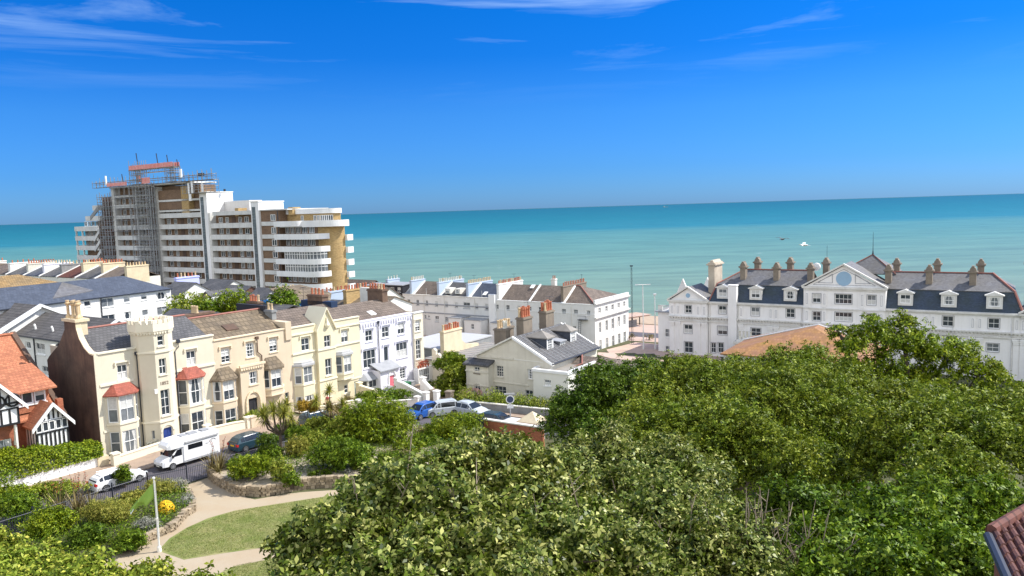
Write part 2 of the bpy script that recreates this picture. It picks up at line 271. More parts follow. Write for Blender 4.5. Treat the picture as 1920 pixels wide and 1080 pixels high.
def tag(o, label, cat, group=None, kind=None):
    if label: o['label'] = label
    if cat: o['category'] = cat
    if group: o['group'] = group
    if kind: o['kind'] = kind
    return o
def thing(name, label, cat, loc, rz=0, group=None):
    o = bpy.data.objects.new(name, None); S.collection.objects.link(o); o.location = loc; o.rotation_euler = (0, 0, rad(rz)); o.empty_display_size = 0.5
    return tag(o, label, cat, group)
def dup(root, loc, rz=None, label=None, scale=None):
    def cp(o, par):
        c = o.copy(); S.collection.objects.link(c); c.parent = par
        for ch in [k for k in KIDS.get(o.name, [])]: cp(ch, c)
        return c
    KIDS = {}
    for o in bpy.data.objects:
        if o.parent: KIDS.setdefault(o.parent.name, []).append(o)
    r = cp(root, None); r.location = loc
    if rz is not None: r.rotation_euler = (0, 0, rad(rz))
    if label: r['label'] = label
    if scale: r.scale = (scale,)*3 if not isinstance(scale, tuple) else scale
    return r
def struct(name, mb, m): return tag(mb.build(name, m), None, None, kind='structure')
TS = [(-400, 17), (35, 15.4), (71, 14.0), (100, 10.5), (136, 6), (180, 5.2), (225, 0), (300, -6), (99999, -6)]
def tz(x, y):
    s = .6*max(x, -140)+.8*y
    for (a, za), (b, zb) in zip(TS, TS[1:]):
        if s <= b: return za+(zb-za)*(s-a)/(b-a)
    return -6
def face_m(side, x=0, y=0, ang=0):
    """frame of a wall plane: local u along the wall (left to right seen from outside), local y into the building"""
    if side == 'f': M = Matrix.Identity(4)
    elif side == 'r': M = Matrix(((0, -1, 0, 0), (1, 0, 0, 0), (0, 0, 1, 0), (0, 0, 0, 1)))
    elif side == 'l': M = Matrix(((0, 1, 0, 0), (-1, 0, 0, 0), (0, 0, 1, 0), (0, 0, 0, 1)))
    else: M = Matrix.Rotation(rad(ang), 4, 'Z')
    return Matrix.Translation((x, y, 0)) @ M
def sheet(mb, M, u0, u1, z0, z1, holes, rev=0.16):
    """wall face with real openings: holes = (u, z, w, h) centred; reveals go 'rev' into the wall"""
    us = sorted({u0, u1, *[max(u0, min(u1, h[0]+k*h[2]/2)) for h in holes for k in (-1, 1)]}); zs = sorted({z0, z1, *[max(z0, min(z1, h[1]+k*h[3]/2)) for h in holes for k in (-1, 1)]})
    old = mb.M; mb.M = M
    for a, b in zip(us, us[1:]):
        for c, d in zip(zs, zs[1:]):
            mu_, mz_ = (a+b)/2, (c+d)/2
            if any(abs(mu_-h[0]) < h[2]/2 and abs(mz_-h[1]) < h[3]/2 for h in holes): continue
            mb.poly([(a, 0, c), (b, 0, c), (b, 0, d), (a, 0, d)])
    for h in holes:
        a, b, c, d = h[0]-h[2]/2, h[0]+h[2]/2, h[1]-h[3]/2, h[1]+h[3]/2
        for q in ([(a, 0, c), (a, rev, c), (a, rev, d), (a, 0, d)], [(b, 0, d), (b, rev, d), (b, rev, c), (b, 0, c)], [(a, 0, d), (a, rev, d), (b, rev, d), (b, 0, d)], [(b, 0, c), (b, rev, c), (a, rev, c), (a, 0, c)]): mb.poly(q)
    mb.M = old
RW = random.Random(5)
def window(par, M, h, nx=2, nz=2, opt='', rev=0.16, fm='white_paint', tm='white_paint', fw=0.07, gm=None):
    """a sash window in an opening: frame and bars, glass pane, sill, hood mould, curtains"""
    u, z, w, hh = h[:4]; a, b, c, d = u-w/2, u+w/2, z-hh/2, z+hh/2; y0, y1 = rev-0.07, rev-0.01
    f = MB(M); f.box(a, a+fw, y0, y1, c, d); f.box(b-fw, b, y0, y1, c, d); f.box(a+fw, b-fw, y0, y1, c, c+fw*1.2); f.box(a+fw, b-fw, y0, y1, d-fw, d)
    for i in range(1, nx): x = a+w*i/nx; f.box(x-fw*.3, x+fw*.3, y0+.006, y1-.012, c+fw, d-fw)
    for i in range(1, nz): zz = c+hh*i/nz; k = .45 if i*2 == nz else .25; f.box(a+fw, b-fw, y0+.003, y1-.015, zz-fw*k, zz+fw*k)
    o = f.build('window', fm, par)
    MB(M).poly([(a, rev-.02, c), (b, rev-.02, c), (b, rev-.02, d), (a, rev-.02, d)]).build('pane', gm or ('glass' if RW.random() < .72 else 'glass_pale'), o)
    if 'c' in opt or ('n' not in opt and RW.random() < .45):
        k = MB(M); t = RW.choice([0, 1, 2]); e = rev-.026
        if t == 0:
            for s, q in ((a+fw, 1), (b-fw, -1)): k.poly([(s, e, c+fw), (s+q*w*.2, e, c+fw), (s+q*w*.12, e, c+hh*.5), (s+q*w*.26, e, d-fw), (s, e, d-fw)])
        elif t == 1: k.poly([(a+fw, e, c+hh*.5), (b-fw, e, c+hh*.5), (b-fw, e, d-fw), (a+fw, e, d-fw)])
        else: k.poly([(a+fw, e, c+fw), (b-fw, e, c+fw), (b-fw, e, c+hh*.48), (a+fw, e, c+hh*.48)])
        k.build('curtain', 'net_curtain', o)
    if 's' in opt: MB(M).box(a-.08, b+.08, -.09, rev-.08, c-.11, c-.001).build('sill', tm, o)
    if 'h' in opt: k = MB(M); k.box(a-.22, b+.22, -.13, .02, d+.22, d+.33); k.box(a-.22, a-.1, -.13, .02, d-.02, d+.217); k.box(b+.1, b+.22, -.13, .02, d-.02, d+.217); k.build('hood_mould', tm, o)
    if 'a' in opt: k = MB(M); t = .13; k.box(a-t, a-.003, -.05, .01, c, d+t); k.box(b+.003, b+t, -.05, .01, c, d+t); k.box(a-.003, b+.003, -.05, .01, d+.003, d+t); k.build('surround', tm, o)
    return o
def door(par, M, h, m='door_dark', rev=0.2, arch=False, fm='white_paint'):
    u, z, w, hh = h[:4]; a, b, c, d = u-w/2, u+w/2, z-hh/2, z+hh/2
    f = MB(M); f.box(a, b, rev-.06, rev-.01, c, d)
    for x0, x1 in ((a+w*.14, u-w*.05), (u+w*.05, b-w*.14)):
        for z0, z1 in ((c+hh*.08, c+hh*.42), (c+hh*.5, c+hh*.86)): f.box(x0, x1, rev-.085, rev-.058, z0, z1)
    o = f.build('door', m, par)
    k = MB(M); k.box(a-.001, a+.07, rev-.12, rev-.088, c, d); k.box(b-.07, b+.001, rev-.12, rev-.088, c, d); k.box(a+.07, b-.07, rev-.12, rev-.088, d-.07, d); k.build('door_frame', fm, o)
    MB(M).box(b-w*.13, b-w*.07, rev-.14, rev-.087, z-.1, z).build('handle', 'rim', o)
    return o
def pot_mesh(h=0.7, r=0.15):
    return [(r*.95, 0), (r*1.05, h*.08), (r*.82, h*.2), (r*.72, h*.82), (r*.95, h*.88), (r*.95, h), (r*.6, h)]
def chimney(par, x, y, z0, z1, wx, wy, m='stack_buff', pots=4, pm='pot_red', along='y', ph=0.7, pr=0.15, rows=1, cap=None):
    c = MB(); c.box(x-wx/2, x+wx/2, y-wy/2, y+wy/2, z0, z1-.25); c.box(x-wx/2-.1, x+wx/2+.1, y-wy/2-.1, y+wy/2+.1, z1-.25, z1-.1); c.box(x-wx/2-.02, x+wx/2+.02, y-wy/2-.02, y+wy/2+.02, z1-.1, z1)
    o = c.build('chimney', m, par); first = None
    for r in range(rows):
        for i in range(pots):
            t = (i+.5)/pots-.5; q = 0 if rows == 1 else (r-.5)*(wx if along == 'y' else wy)*.45
            px, py = (x+q, y+t*wy*.94) if along == 'y' else (x+t*wx*.94, y+q)
            k = MB(); k.lathe(px, py, [(a, z1-.02+b*RW.uniform(.85, 1.15)) for a, b in pot_mesh(ph, pr)], 8); k.build('chimney_pot', pm if RW.random() < .8 else 'pot_buff', o)
    return o
def roof_x(par, x0, x1, y0, y1, ze, zr, m, yr=None, hl=0, hr=0, t=.14, ov=.25, name='roof', ridge=None):
    """pitched roof, ridge along x (yr = ridge line), hl/hr = hip setback left/right"""
    yr = (y0+y1)/2 if yr is None else yr; k = MB(); a, b = x0+hl, x1-hr
    k.slab([(x0, y0-ov, ze), (x1, y0-ov, ze), (b, yr, zr), (a, yr, zr)], t); k.slab([(x1, y1+ov, ze), (x0, y1+ov, ze), (a, yr, zr), (b, yr, zr)], t)
    if hl: k.slab([(x0, y1+ov, ze), (x0, y0-ov, ze), (a, yr, zr)], t)
    if hr: k.slab([(x1, y0-ov, ze), (x1, y1+ov, ze), (b, yr, zr)], t)
    o = k.build(name, m, par)
    if ridge: MB().tube([(a, yr, zr+.03), (b, yr, zr+.03)], .13, 6).build('ridge', ridge, o)
    return o
def roof_y(par, x0, x1, y0, y1, ze, zr, m, xr=None, t=.14, ov=.25, name='roof', ridge=None, hf=0, hb=0):
    xr = (x0+x1)/2 if xr is None else xr; k = MB(); a, b = y0+hf, y1-hb
    k.slab([(x0-ov, y0, ze), (xr, a, zr), (xr, b, zr), (x0-ov, y1, ze)], t); k.slab([(xr, a, zr), (x1+ov, y0, ze), (x1+ov, y1, ze), (xr, b, zr)], t)
    if hf: k.slab([(x0-ov, y0, ze), (x1+ov, y0, ze), (xr, a, zr)], t)
    if hb: k.slab([(x1+ov, y1, ze), (x0-ov, y1, ze), (xr, b, zr)], t)
    o = k.build(name, m, par)
    if ridge: MB().tube([(xr, a, zr+.03), (xr, b, zr+.03)], .13, 6).build('ridge', ridge, o)
    return o
def walls(par, x0, x1, y0, y1, z0, z1, m, front=(), right=(), left=(), rev=.16, name='wall', gx=None, gy=None, top=False):
    """four outer walls as one mesh with openings; gx=(zr,xr) adds front/back gable peaks, gy=(zr,yr) left/right ones"""
    k = MB(); sheet(k, face_m('f', 0, y0), x0, x1, z0, z1, front, rev); sheet(k, face_m('r', x1, 0), y0, y1, z0, z1, right, rev)
    sheet(k, face_m('l', x0, 0), -y1, -y0, z0, z1, left, rev); k.poly([(x1, y1, z0), (x0, y1, z0), (x0, y1, z1), (x1, y1, z1)])
    if top: k.poly([(x0, y0, z1), (x1, y0, z1), (x1, y1, z1), (x0, y1, z1)])
    if gx:
        for y in (y0, y1): k.poly([(x0, y, z1), (x1, y, z1), (gx[1], y, gx[0])])
    if gy:
        for x in (x0, x1): k.poly([(x, y0, z1), (x, y1, z1), (x, gy[1], gy[0])])
    return k.build(name, m, par)
def strip(par, name, m, x0, x1, z0, z1, y=0, d=.08, M=None): return MB(M).box(x0, x1, y-d, y+.02, z0, z1).build(name, m, par)
# ---------------------------------------------------------------- vegetation
def leaf_mesh(name, P, Nn, size, m, parent=None, aspect=.5, rng=None, loc=(0, 0, 0), droop=0, sprig=0):
    rng = rng or np.random.default_rng(1)
    if sprig:  # rosettes: several blades spreading from one twig tip
        sel = rng.permutation(len(P))[:len(P)//sprig]; P = np.repeat(P[sel], sprig, 0); Nn = np.repeat(Nn[sel], sprig, 0)
    n = len(P)
    Nn = Nn/np.maximum(np.linalg.norm(Nn, axis=1, keepdims=True), 1e-6)
    if sprig:
        U = np.cross(Nn, [.31, .87, .38]); U /= np.linalg.norm(U, axis=1, keepdims=True); V_ = np.cross(Nn, U); a_ = np.tile(np.arange(sprig)*2*math.pi/sprig, n//sprig)+np.repeat(rng.uniform(0, 6.28, n//sprig), sprig)+rng.normal(0, .25, n)
        R_ = U*np.cos(a_)[:, None]+V_*np.sin(a_)[:, None]; e_ = rng.uniform(-.25, .7, n)[:, None]; P = P+R_*size*.55+Nn*size*rng.uniform(-.3, .5, n)[:, None]; Nn = Nn-R_*e_+rng.normal(size=(n, 3))*.2; Nn /= np.linalg.norm(Nn, axis=1, keepdims=True)
    r = (R_ if sprig else rng.normal(size=(n, 3))); r[:, 2] -= droop; T = r-(r*Nn).sum(1, keepdims=True)*Nn; T /= np.maximum(np.linalg.norm(T, axis=1, keepdims=True), 1e-6); B = np.cross(Nn, T)
    s = (size*rng.uniform(.6, 1.35, n))[:, None]; w = s*aspect
    V = np.empty((n, 4, 3)); V[:, 0] = P-T*s*.5; V[:, 1] = P+B*w*.5+Nn*s*.10; V[:, 2] = P+T*s*.5-Nn*s*.08; V[:, 3] = P-B*w*.5+Nn*s*.10
    me = bpy.data.meshes.new(name); me.vertices.add(n*4); me.vertices.foreach_set('co', V.astype(np.float32).ravel())
    me.loops.add(n*4); me.loops.foreach_set('vertex_index', np.arange(n*4, dtype=np.int32)); me.polygons.add(n)
    me.polygons.foreach_set('loop_start', np.arange(0, n*4, 4, dtype=np.int32)); me.polygons.foreach_set('loop_total', np.full(n, 4, dtype=np.int32))
    me.update(calc_edges=True); me.materials.append(MT[m]); o = bpy.data.objects.new(name, me); S.collection.objects.link(o); o.location = loc
    if parent is not None: o.parent = parent
    return o
def sphere_pts(rng, n):
    v = rng.normal(size=(n, 3)); return v/np.linalg.norm(v, axis=1, keepdims=True)
def crown_points(rng, blobs, n, clump=.9, inner=.2, low=-.35):
    """leaf positions and normals: twig-end clumps spread over the skin of each lobe, a few leaves inside"""
    vol = np.array([b[3]*b[4]+b[4]*b[5]+b[3]*b[5] for b in blobs], float); vol /= vol.sum(); Ps, Ns = [], []
    BL = []
    for b, fr in zip(blobs, vol):  # each lobe breaks into boughs, with hollows between them
        r = np.array(b[3:6])
        if min(r) < clump*1.3: BL.append((b, fr)); continue
        ns = 11; dd = sphere_pts(rng, ns*2); dd = dd[dd[:, 2] > low-.1][:ns]; ns = len(dd); s_ = rng.uniform(.36, .52, ns)
        for d_, q_ in zip(dd, s_): c_ = np.array(b[:3])+d_*r*(1.03-q_); BL.append(((*c_, *(r*q_)), fr*.86*q_**2/(s_**2).sum()))
        BL.append(((*b[:3], *(r*.72)), fr*.14))
    for b, fr in BL:
        c = np.array(b[:3]); r = np.array(b[3:6]); k = max(8, int(5.5*(r[0]*r[1]+r[1]*r[2])/(clump*clump)))
        d = sphere_pts(rng, k*2); d = d[d[:, 2] > low][:k]; k = len(d)
        bump = 1+.20*np.sin(d[:, 0]*4.3+c[0])*np.cos(d[:, 1]*4+c[1])+.12*np.sin(d[:, 2]*8+c[2])
        rr = np.where(rng.random(k) < .14, rng.uniform(1.02, 1.22, k), rng.uniform(.62, 1.02, k))*bump; cc = c+d*r*rr[:, None]; m = int(n*fr*(1-inner)); idx = rng.integers(0, k, m)
        q = rng.normal(size=(m, 3))*clump*.30*rng.uniform(.45, 1.3, k)[idx][:, None]; q[:, 2] *= .62
        Ps.append(cc[idx]+q); Ns.append(d[idx]*.45+q/clump*.9+np.array([0, 0, .5])+rng.normal(size=(m, 3))*.5)
        m2 = int(n*fr*inner); Ps.append(c+sphere_pts(rng, m2)*r*(rng.uniform(.2, .8, m2)**.5)[:, None]); Ns.append(rng.normal(size=(m2, 3))+np.array([0, 0, .4]))
    return np.concatenate(Ps), np.concatenate(Ns)
def limbs(rng, base, blobs, r0, m='bark', parent=None, name='trunk', twigs=3, fork=.35):
    k = MB(); bx, by, bz = base; cx = np.mean([b[0] for b in blobs]); cy = np.mean([b[1] for b in blobs]); zt = np.mean([b[2] for b in blobs])
    fk = Vector((bx+(cx-bx)*.4, by+(cy-by)*.4, bz+(zt-bz)*fork)); k.tube([(bx, by, bz-.3), tuple(Vector((bx, by, bz))*.5+fk*.5+Vector((.1, -.1, 0))), tuple(fk)], [r0*1.25, r0, r0*.85], 8)
    for b in blobs:
        c = Vector(b[:3]); mid = fk*.5+c*.5+Vector(tuple(rng.normal(size=3)*.25)); k.tube([tuple(fk), tuple(mid), tuple(c)], [r0*.6, r0*.42, r0*.25], 6)
        for _ in range(twigs):
            d = Vector(tuple(sphere_pts(rng, 1)[0])); d.z = abs(d.z)*.8; e = c+Vector((d.x*b[3], d.y*b[4], d.z*b[5]))*.92; mm = c*.5+e*.5+Vector(tuple(rng.normal(size=3)*.15))
            k.tube([tuple(c), tuple(mm), tuple(e)], [r0*.22, r0*.12, r0*.04], 5)
    return k.build(name, m, parent)
def tree(name, label, cat, base, blobs, n, size, m, seed, r0=.22, clump=.9, group=None, aspect=.5, twigs=3, inner=.2, low=-.35):
    """blobs in world coordinates (cx,cy,cz,rx,ry,rz)"""
    rng = np.random.default_rng(seed); t = thing(name, label, cat, base, 0, group); bl = [(b[0]-base[0], b[1]-base[1], b[2]-base[2], *b[3:]) for b in blobs]
    limbs(rng, (0, 0, 0), bl, r0, parent=t, twigs=twigs); P, Nn = crown_points(rng, bl, n, clump, inner, low)
    keep = P[:, 2] > .15; leaf_mesh('crown', P[keep], Nn[keep], size, m, t, aspect, rng, sprig=5); return t
def bush(name, label, cat, loc, r, n, size, m, seed, group=None, aspect=.5, clump=.35, lobes=5, inner=.15, stems=True):
    rng = np.random.default_rng(seed); rx, ry, rz = r; t = thing(name, label, cat, loc, 0, group); bl = [(0, 0, rz*.45, rx*.8, ry*.8, rz*.55)]
    for i in range(lobes):
        a = 6.283*i/lobes+rng.uniform(-.4, .4); bl.append((math.cos(a)*rx*.5, math.sin(a)*ry*.5, rz*rng.uniform(.32, .55), rx*.5, ry*.5, rz*.42))
    P, Nn = crown_points(rng, bl, n, clump, inner, -.6); keep = P[:, 2] > .0; leaf_mesh('foliage', P[keep], Nn[keep], size, m, t, aspect, rng, sprig=5 if aspect > .3 else 0)
    if stems:
        k = MB()
        for i in range(5): a = rng.uniform(0, 6.28); k.tube([(.1*math.cos(a), .1*math.sin(a), -.1), (rx*.3*math.cos(a), ry*.3*math.sin(a), rz*.5)], [.05, .02], 5)
        k.build('stem', 'bark', t)
    return t
def blades(par, c, n, ln, w, m, rng, up=.6, name='leaves', bend=.8, seg=3):
    """strap leaves arching from a point"""
    V, F = [], []
    for i in range(n):
        a = rng.uniform(0, 6.283); el = rng.uniform(up-.5, 1.45); d = Vector((math.cos(a)*math.cos(el), math.sin(a)*math.cos(el), math.sin(el))); s = Vector((-math.sin(a), math.cos(a), 0)); L_ = ln*rng.uniform(.6, 1.1); p = Vector(c); b0 = len(V)
        for j in range(seg+1):
            ww = w*(1-(j/seg)**2*.95); V += [tuple(p-s*ww/2), tuple(p+s*ww/2)]; p = p+d*L_/seg; d = (d+Vector((0, 0, -bend*(1.2-el*.5)/seg))).normalized()
        F += [(b0+2*j, b0+2*j+1, b0+2*j+3, b0+2*j+2) for j in range(seg)]
    k = MB(); k.v = V; k.f = F; return k.build(name, m, par)

# ---------------------------------------------------------------- the ground, roads, paths, sea
import bmesh
def terrain():
    xs = sorted(set([-60000, -20000, -6000, -2000, -1000, -600]+list(range(-400, -140, 20))+list(range(-140, 140, 5))+list(range(140, 401, 20))+[600, 1000, 2000, 6000, 20000, 60000]))
    ys = sorted(set([-2000, -500, -200]+list(range(-100, 0, 20))+list(range(0, 260, 5))+list(range(260, 400, 20))+[500, 1000, 3000, 10000, 40000, 100000]))
    k = MB(); n = len(xs)
    for y in ys:
        for x in xs: k.v.append((x, y, tz(x, y)-.02))
    for j in range(len(ys)-1):
        for i in range(n-1): k.f.append((j*n+i, j*n+i+1, (j+1)*n+i+1, (j+1)*n+i))
    return struct('ground', k, 'soil')
terrain()
def drape(name, poly, m, dz, skirt=0, kind='structure', tagged=True):
    bm = bmesh.new(); f = bm.faces.new([bm.verts.new((p[0], p[1], 0)) for p in poly]); bmesh.ops.triangulate(bm, faces=[f])
    for s, _ in TS[1:-1]:
        for q in (0,):
            bmesh.ops.bisect_plane(bm, geom=bm.verts[:]+bm.edges[:]+bm.faces[:], plane_co=(.6*s, .8*s, 0), plane_no=(.6, .8, 0))
    for v in bm.verts: v.co.z = tz(v.co.x, v.co.y)+dz
    if skirt:
        r = bmesh.ops.extrude_face_region(bm, geom=bm.faces[:])
        for v in r['geom']:
            if isinstance(v, bmesh.types.BMVert): v.co.z -= skirt
    me = bpy.data.meshes.new(name); bm.to_mesh(me); bm.free(); me.materials.append(MT[m]); o = bpy.data.objects.new(name, me); S.collection.objects.link(o)
    return tag(o, None, None, kind=kind) if tagged else o
def CHW(x, y):  # row-of-houses frame to world
    return (-36.235+.6018*x-.7986*y, 66.0+.7986*x+.6018*y)
drape('road', [CHW(-60, -6.9), CHW(20, -6.7), CHW(27, -11.6), CHW(30.2, -13.6), (-6.5, 81.5), (3.5, 76.3), (30, 64), (30, 58.5), (2, 71.6), (-5.5, 75.5), CHW(22, -14.0), CHW(12, -12.9), CHW(-60, -12.9)], 'asphalt', .006)
drape('pavement', [CHW(-60, -2.2), CHW(22, -2.2), CHW(23.5, -5.6), CHW(28, -9.8), CHW(31, -11.2), CHW(30.3, -13.6), CHW(27, -11.7), CHW(20, -6.75), CHW(-60, -6.95)], 'pavement', .11, skirt=.11)
drape('pavement', [(-6.4, 81.6), (-5.6, 83.4), (4.2, 78.2), (30, 66), (30, 64.1), (3.5, 76.4)], 'pavement', .11, skirt=.11)
drape('footpath', [(-25.9, 57.6), (-24.2, 60.2), (-23.2, 59.2), (-21.2, 55.6), (-19.3, 54.4), (-16.9, 55.5), (-12.7, 56.2), (-2, 57), (4, 40), (-34, 36), (-27, 44), (-24.6, 47.5), (-23.9, 50.7), (-23.0, 52.5), (-24.4, 55.5)], 'path', .008)
drape('lawn', [(-22.61, 46.1), (-22.67, 47.9), (-22.26, 49.55), (-21.43, 51.1), (-20.04, 52.35), (-17.34, 53.4), (-13.82, 54.75), (-10.83, 55.6), (-5.31, 56.3), (-4.6, 47.5), (-9.41, 47.6), (-13.98, 46.7), (-18.24, 45.45), (-20.39, 44.7)], 'lawn', .014)
drape('lawn', [(-17.04, 43.5), (-14.71, 44.65), (-9.06, 45.6), (-2.49, 46.2), (0.5, 34.9), (-15.89, 31.55), (-18.12, 41.85)], 'lawn', .014)
drape('promenade', [(-220, 230), (-220, 270), (20, 205), (170, 110), (170, 85), (24, 172), (5, 160)][::1], 'promenade', .01)
drape('sea_road', [(-200, 236), (-200, 244), (22, 188), (170, 97), (170, 91), (22, 180)], 'asphalt', .02)
drape('seafront_paving', [(17.5, 157), (27, 168), (42, 158), (40, 146), (30, 128), (20, 136), (16.5, 150)], 'promenade', .014)
# the sea
def sea():
    m = bpy.data.materials.new('sea_water'); m.use_nodes = True; t = m.node_tree; N = t.nodes; K = t.links.new; b = N['Principled BSDF']; MT['sea_water'] = m
    g = N.new('ShaderNodeNewGeometry'); sp = N.new('ShaderNodeSeparateXYZ'); K(g.outputs['Position'], sp.inputs[0])
    n0 = N.new('ShaderNodeTexNoise'); mp = N.new('ShaderNodeMapping'); mp.inputs['Scale'].default_value = (.0022, .006, 1); K(g.outputs['Position'], mp.inputs[0]); K(mp.outputs[0], n0.inputs['Vector']); n0.inputs['Scale'].default_value = 1; n0.inputs['Detail'].default_value = 6
    # distance from the shore with wandering edges
    a = N.new('ShaderNodeMath'); a.operation = 'MULTIPLY_ADD'; a.inputs[1].default_value = 260; K(n0.outputs['Fac'], a.inputs[0]); K(sp.outputs[1], a.inputs[2])
    lg = N.new('ShaderNodeMath'); lg.operation = 'LOGARITHM'; lg.inputs[1].default_value = 10; K(a.outputs[0], lg.inputs[0])
    mr = N.new('ShaderNodeMapRange'); mr.inputs['From Min'].default_value = 2.5; mr.inputs['From Max'].default_value = 4.2; K(lg.outputs[0], mr.inputs[0])
    r = N.new('ShaderNodeValToRGB'); e = r.color_ramp.elements
    e[0].position = 0.0; e[0].color = (.21, .235, .15, 1); e[1].position = 1; e[1].color = (.008, .105, .115, 1)
    for p, c in ((.10, (.175, .265, .175)), (.24, (.115, .245, .18)), (.345, (.08, .225, .19)), (.375, (.026, .175, .19)), (.52, (.012, .145, .155)), (.72, (.008, .118, .13))): x = e.new(p); x.color = (*c, 1)
    K(mr.outputs[0], r.inputs[0])
    # wind streaks
    m2 = N.new('ShaderNodeMapping'); m2.inputs['Scale'].default_value = (.012, .05, 1); m2.inputs['Rotation'].default_value = (0, 0, rad(-6)); K(g.outputs['Position'], m2.inputs[0])
    n2 = N.new('ShaderNodeTexNoise'); n2.inputs['Scale'].default_value = 1; n2.inputs['Detail'].default_value = 7; n2.inputs['Roughness'].default_value = .7; K(m2.outputs[0], n2.inputs['Vector'])
    r2 = N.new('ShaderNodeMapRange'); r2.inputs['From Min'].default_value = .3; r2.inputs['From Max'].default_value = .7; r2.inputs['To Min'].default_value = .66; r2.inputs['To Max'].default_value = 1.14; K(n2.outputs['Fac'], r2.inputs[0])
    hsv = N.new('ShaderNodeHueSaturation'); K(r.outputs[0], hsv.inputs['Color']); K(r2.outputs[0], hsv.inputs['Value'])
    # a few small breaking crests
    n3 = N.new('ShaderNodeTexNoise'); m3 = N.new('ShaderNodeMapping'); m3.inputs['Scale'].default_value = (.05, .16, 1); K(g.outputs['Position'], m3.inputs[0]); K(m3.outputs[0], n3.inputs['Vector']); n3.inputs['Scale'].default_value = 1; n3.inputs['Detail'].default_value = 3
    r3 = N.new('ShaderNodeMapRange'); r3.inputs['From Min'].default_value = .72; r3.inputs['From Max'].default_value = .77; r3.inputs['To Max'].default_value = .45; K(n3.outputs['Fac'], r3.inputs[0])
    mx_ = N.new('ShaderNodeMixRGB'); mx_.inputs[2].default_value = (.7, .75, .74, 1); K(r3.outputs[0], mx_.inputs[0]); K(hsv.outputs[0], mx_.inputs[1]); K(mx_.outputs[0], b.inputs['Base Color'])
    b.inputs['Roughness'].default_value = .35; b.inputs['Specular IOR Level'].default_value = .12
    bp = N.new('ShaderNodeBump'); bp.inputs['Strength'].default_value = .5; bp.inputs['Distance'].default_value = .6
    n4 = N.new('ShaderNodeTexNoise'); m4 = N.new('ShaderNodeMapping'); m4.inputs['Scale'].default_value = (.10, .32, 1); K(g.outputs['Position'], m4.inputs[0]); K(m4.outputs[0], n4.inputs['Vector']); n4.inputs['Detail'].default_value = 5
    n4.inputs['Scale'].default_value = 1; K(n4.outputs['Fac'], bp.inputs['Height']); K(bp.outputs[0], b.inputs['Normal'])
    k = MB(); ys = [60, 150, 250, 400, 700, 1200, 2500, 6000, 15000, 60000]; xs = [-60000, -10000, -2000, -400, 0, 400, 2000, 10000, 60000]
    for y in ys:
        for x in xs: k.v.append((x, y, 0))
    n = len(xs)
    for j in range(len(ys)-1):
        for i in range(n-1): k.f.append((j*n+i, j*n+i+1, (j+1)*n+i+1, (j+1)*n+i))
    return struct('sea', k, 'sea_water')
sea()
drape('beach', [(-300, 300), (-300, 380), (20, 292), (260, 118), (260, 60), (170, 111), (20, 206)], 'shingle', .02)
# seafront furniture
t = thing('promenade_shelter', 'long low seafront shelter with a flat pinkish roof and blue glazed end', 'shelter', (24.5, 190, 5.05), 34)
MB().box(-9, 11, -2.4, 2.6, 2.75, 3.05).box(-9.3, 11.3, -2.7, 2.9, 3.05, 3.13).build('roof', 'promenade', t)
k = MB()
for i in range(8): k.box(-8.6+i*2.6, -8.42+i*2.6, -.1, .1, .32, 2.75)
k.build('post', 'black_plastic', t); MB().box(-9, 7.6, -1.9, 2.2, 0, .3).build('base', 'white_paint', t); MB().box(-8.8, 7.2, -1.6, -1.5, .303, 2.1).build('screen', 'glass_pale', t)
for x, y, h, ar in ((27.2, 158.9, 13.6, 1), (29.6, 158.5, 11.4, 0)):
    t = thing('street_lamp', 'tall white seafront lamp post with a double arm head' if ar else 'shorter white seafront pole with a small head, right of the double arm lamp post', 'street lamp', (x, y, tz(x, y)), 0, 'tall posts on the seafront')
    MB().tube([(0, 0, 0), (0, 0, 3), (0, 0, h)], [.16, .13, .09], 8).build('pole', 'pole_white', t); MB().cyl(0, 0, 0, 1.0, .2, .18).build('base', 'pole_white', t)
    if ar:
        MB().bar((-1.1, 0, h+.02), (1.1, 0, h+.02), .1).build('arm', 'pole_white', t)
        for s in (-1, 1): MB().box(s*1.25-.35, s*1.25+.35, -.14, .14, h-.05, h+.09).build('lamp', 'pole_white', t)
    else: MB().box(-.3, .3, -.25, .25, h+.001, h+.35).build('lamp', 'pole_white', t)
tt = thing('street_lamp', 'dark lattice post beside the right end of the white terrace', 'street lamp', (26.0, 166, tz(26, 166)), 0)
k = MB(); h = 17
for a, b in ((-.16, -.16), (.16, -.16), (.16, .16), (-.16, .16)): k.bar((a, b, 0), (a*.6, b*.6, h), .03)
for i in range(16): z = i*h/16; q = 1 if i % 2 else -1; k.bar((-.16*q, -.16, z), (.12*q, -.12, z+h/16), .02); k.bar((.16, -.16*q, z), (.12, .12*q, z+h/16), .02)
k.build('pole', 'iron', tt); MB().box(-.3, .3, -.15, .15, h+.001, h+.25).build('lamp', 'iron', tt)
for i, (x, y) in enumerate(((26.5, 172), (30.5, 171), (34.5, 169.5))):
    bush('seafront_shrub', ['leftmost', 'middle', 'rightmost'][i]+' of the three sparse wind-bent shrubs on the seafront paving', 'shrub', (x, y, tz(x, y)), (1.6, 1.2, 1.5), 500, .22, 'leaf_bronze', 40+i, 'sparse seafront shrubs')
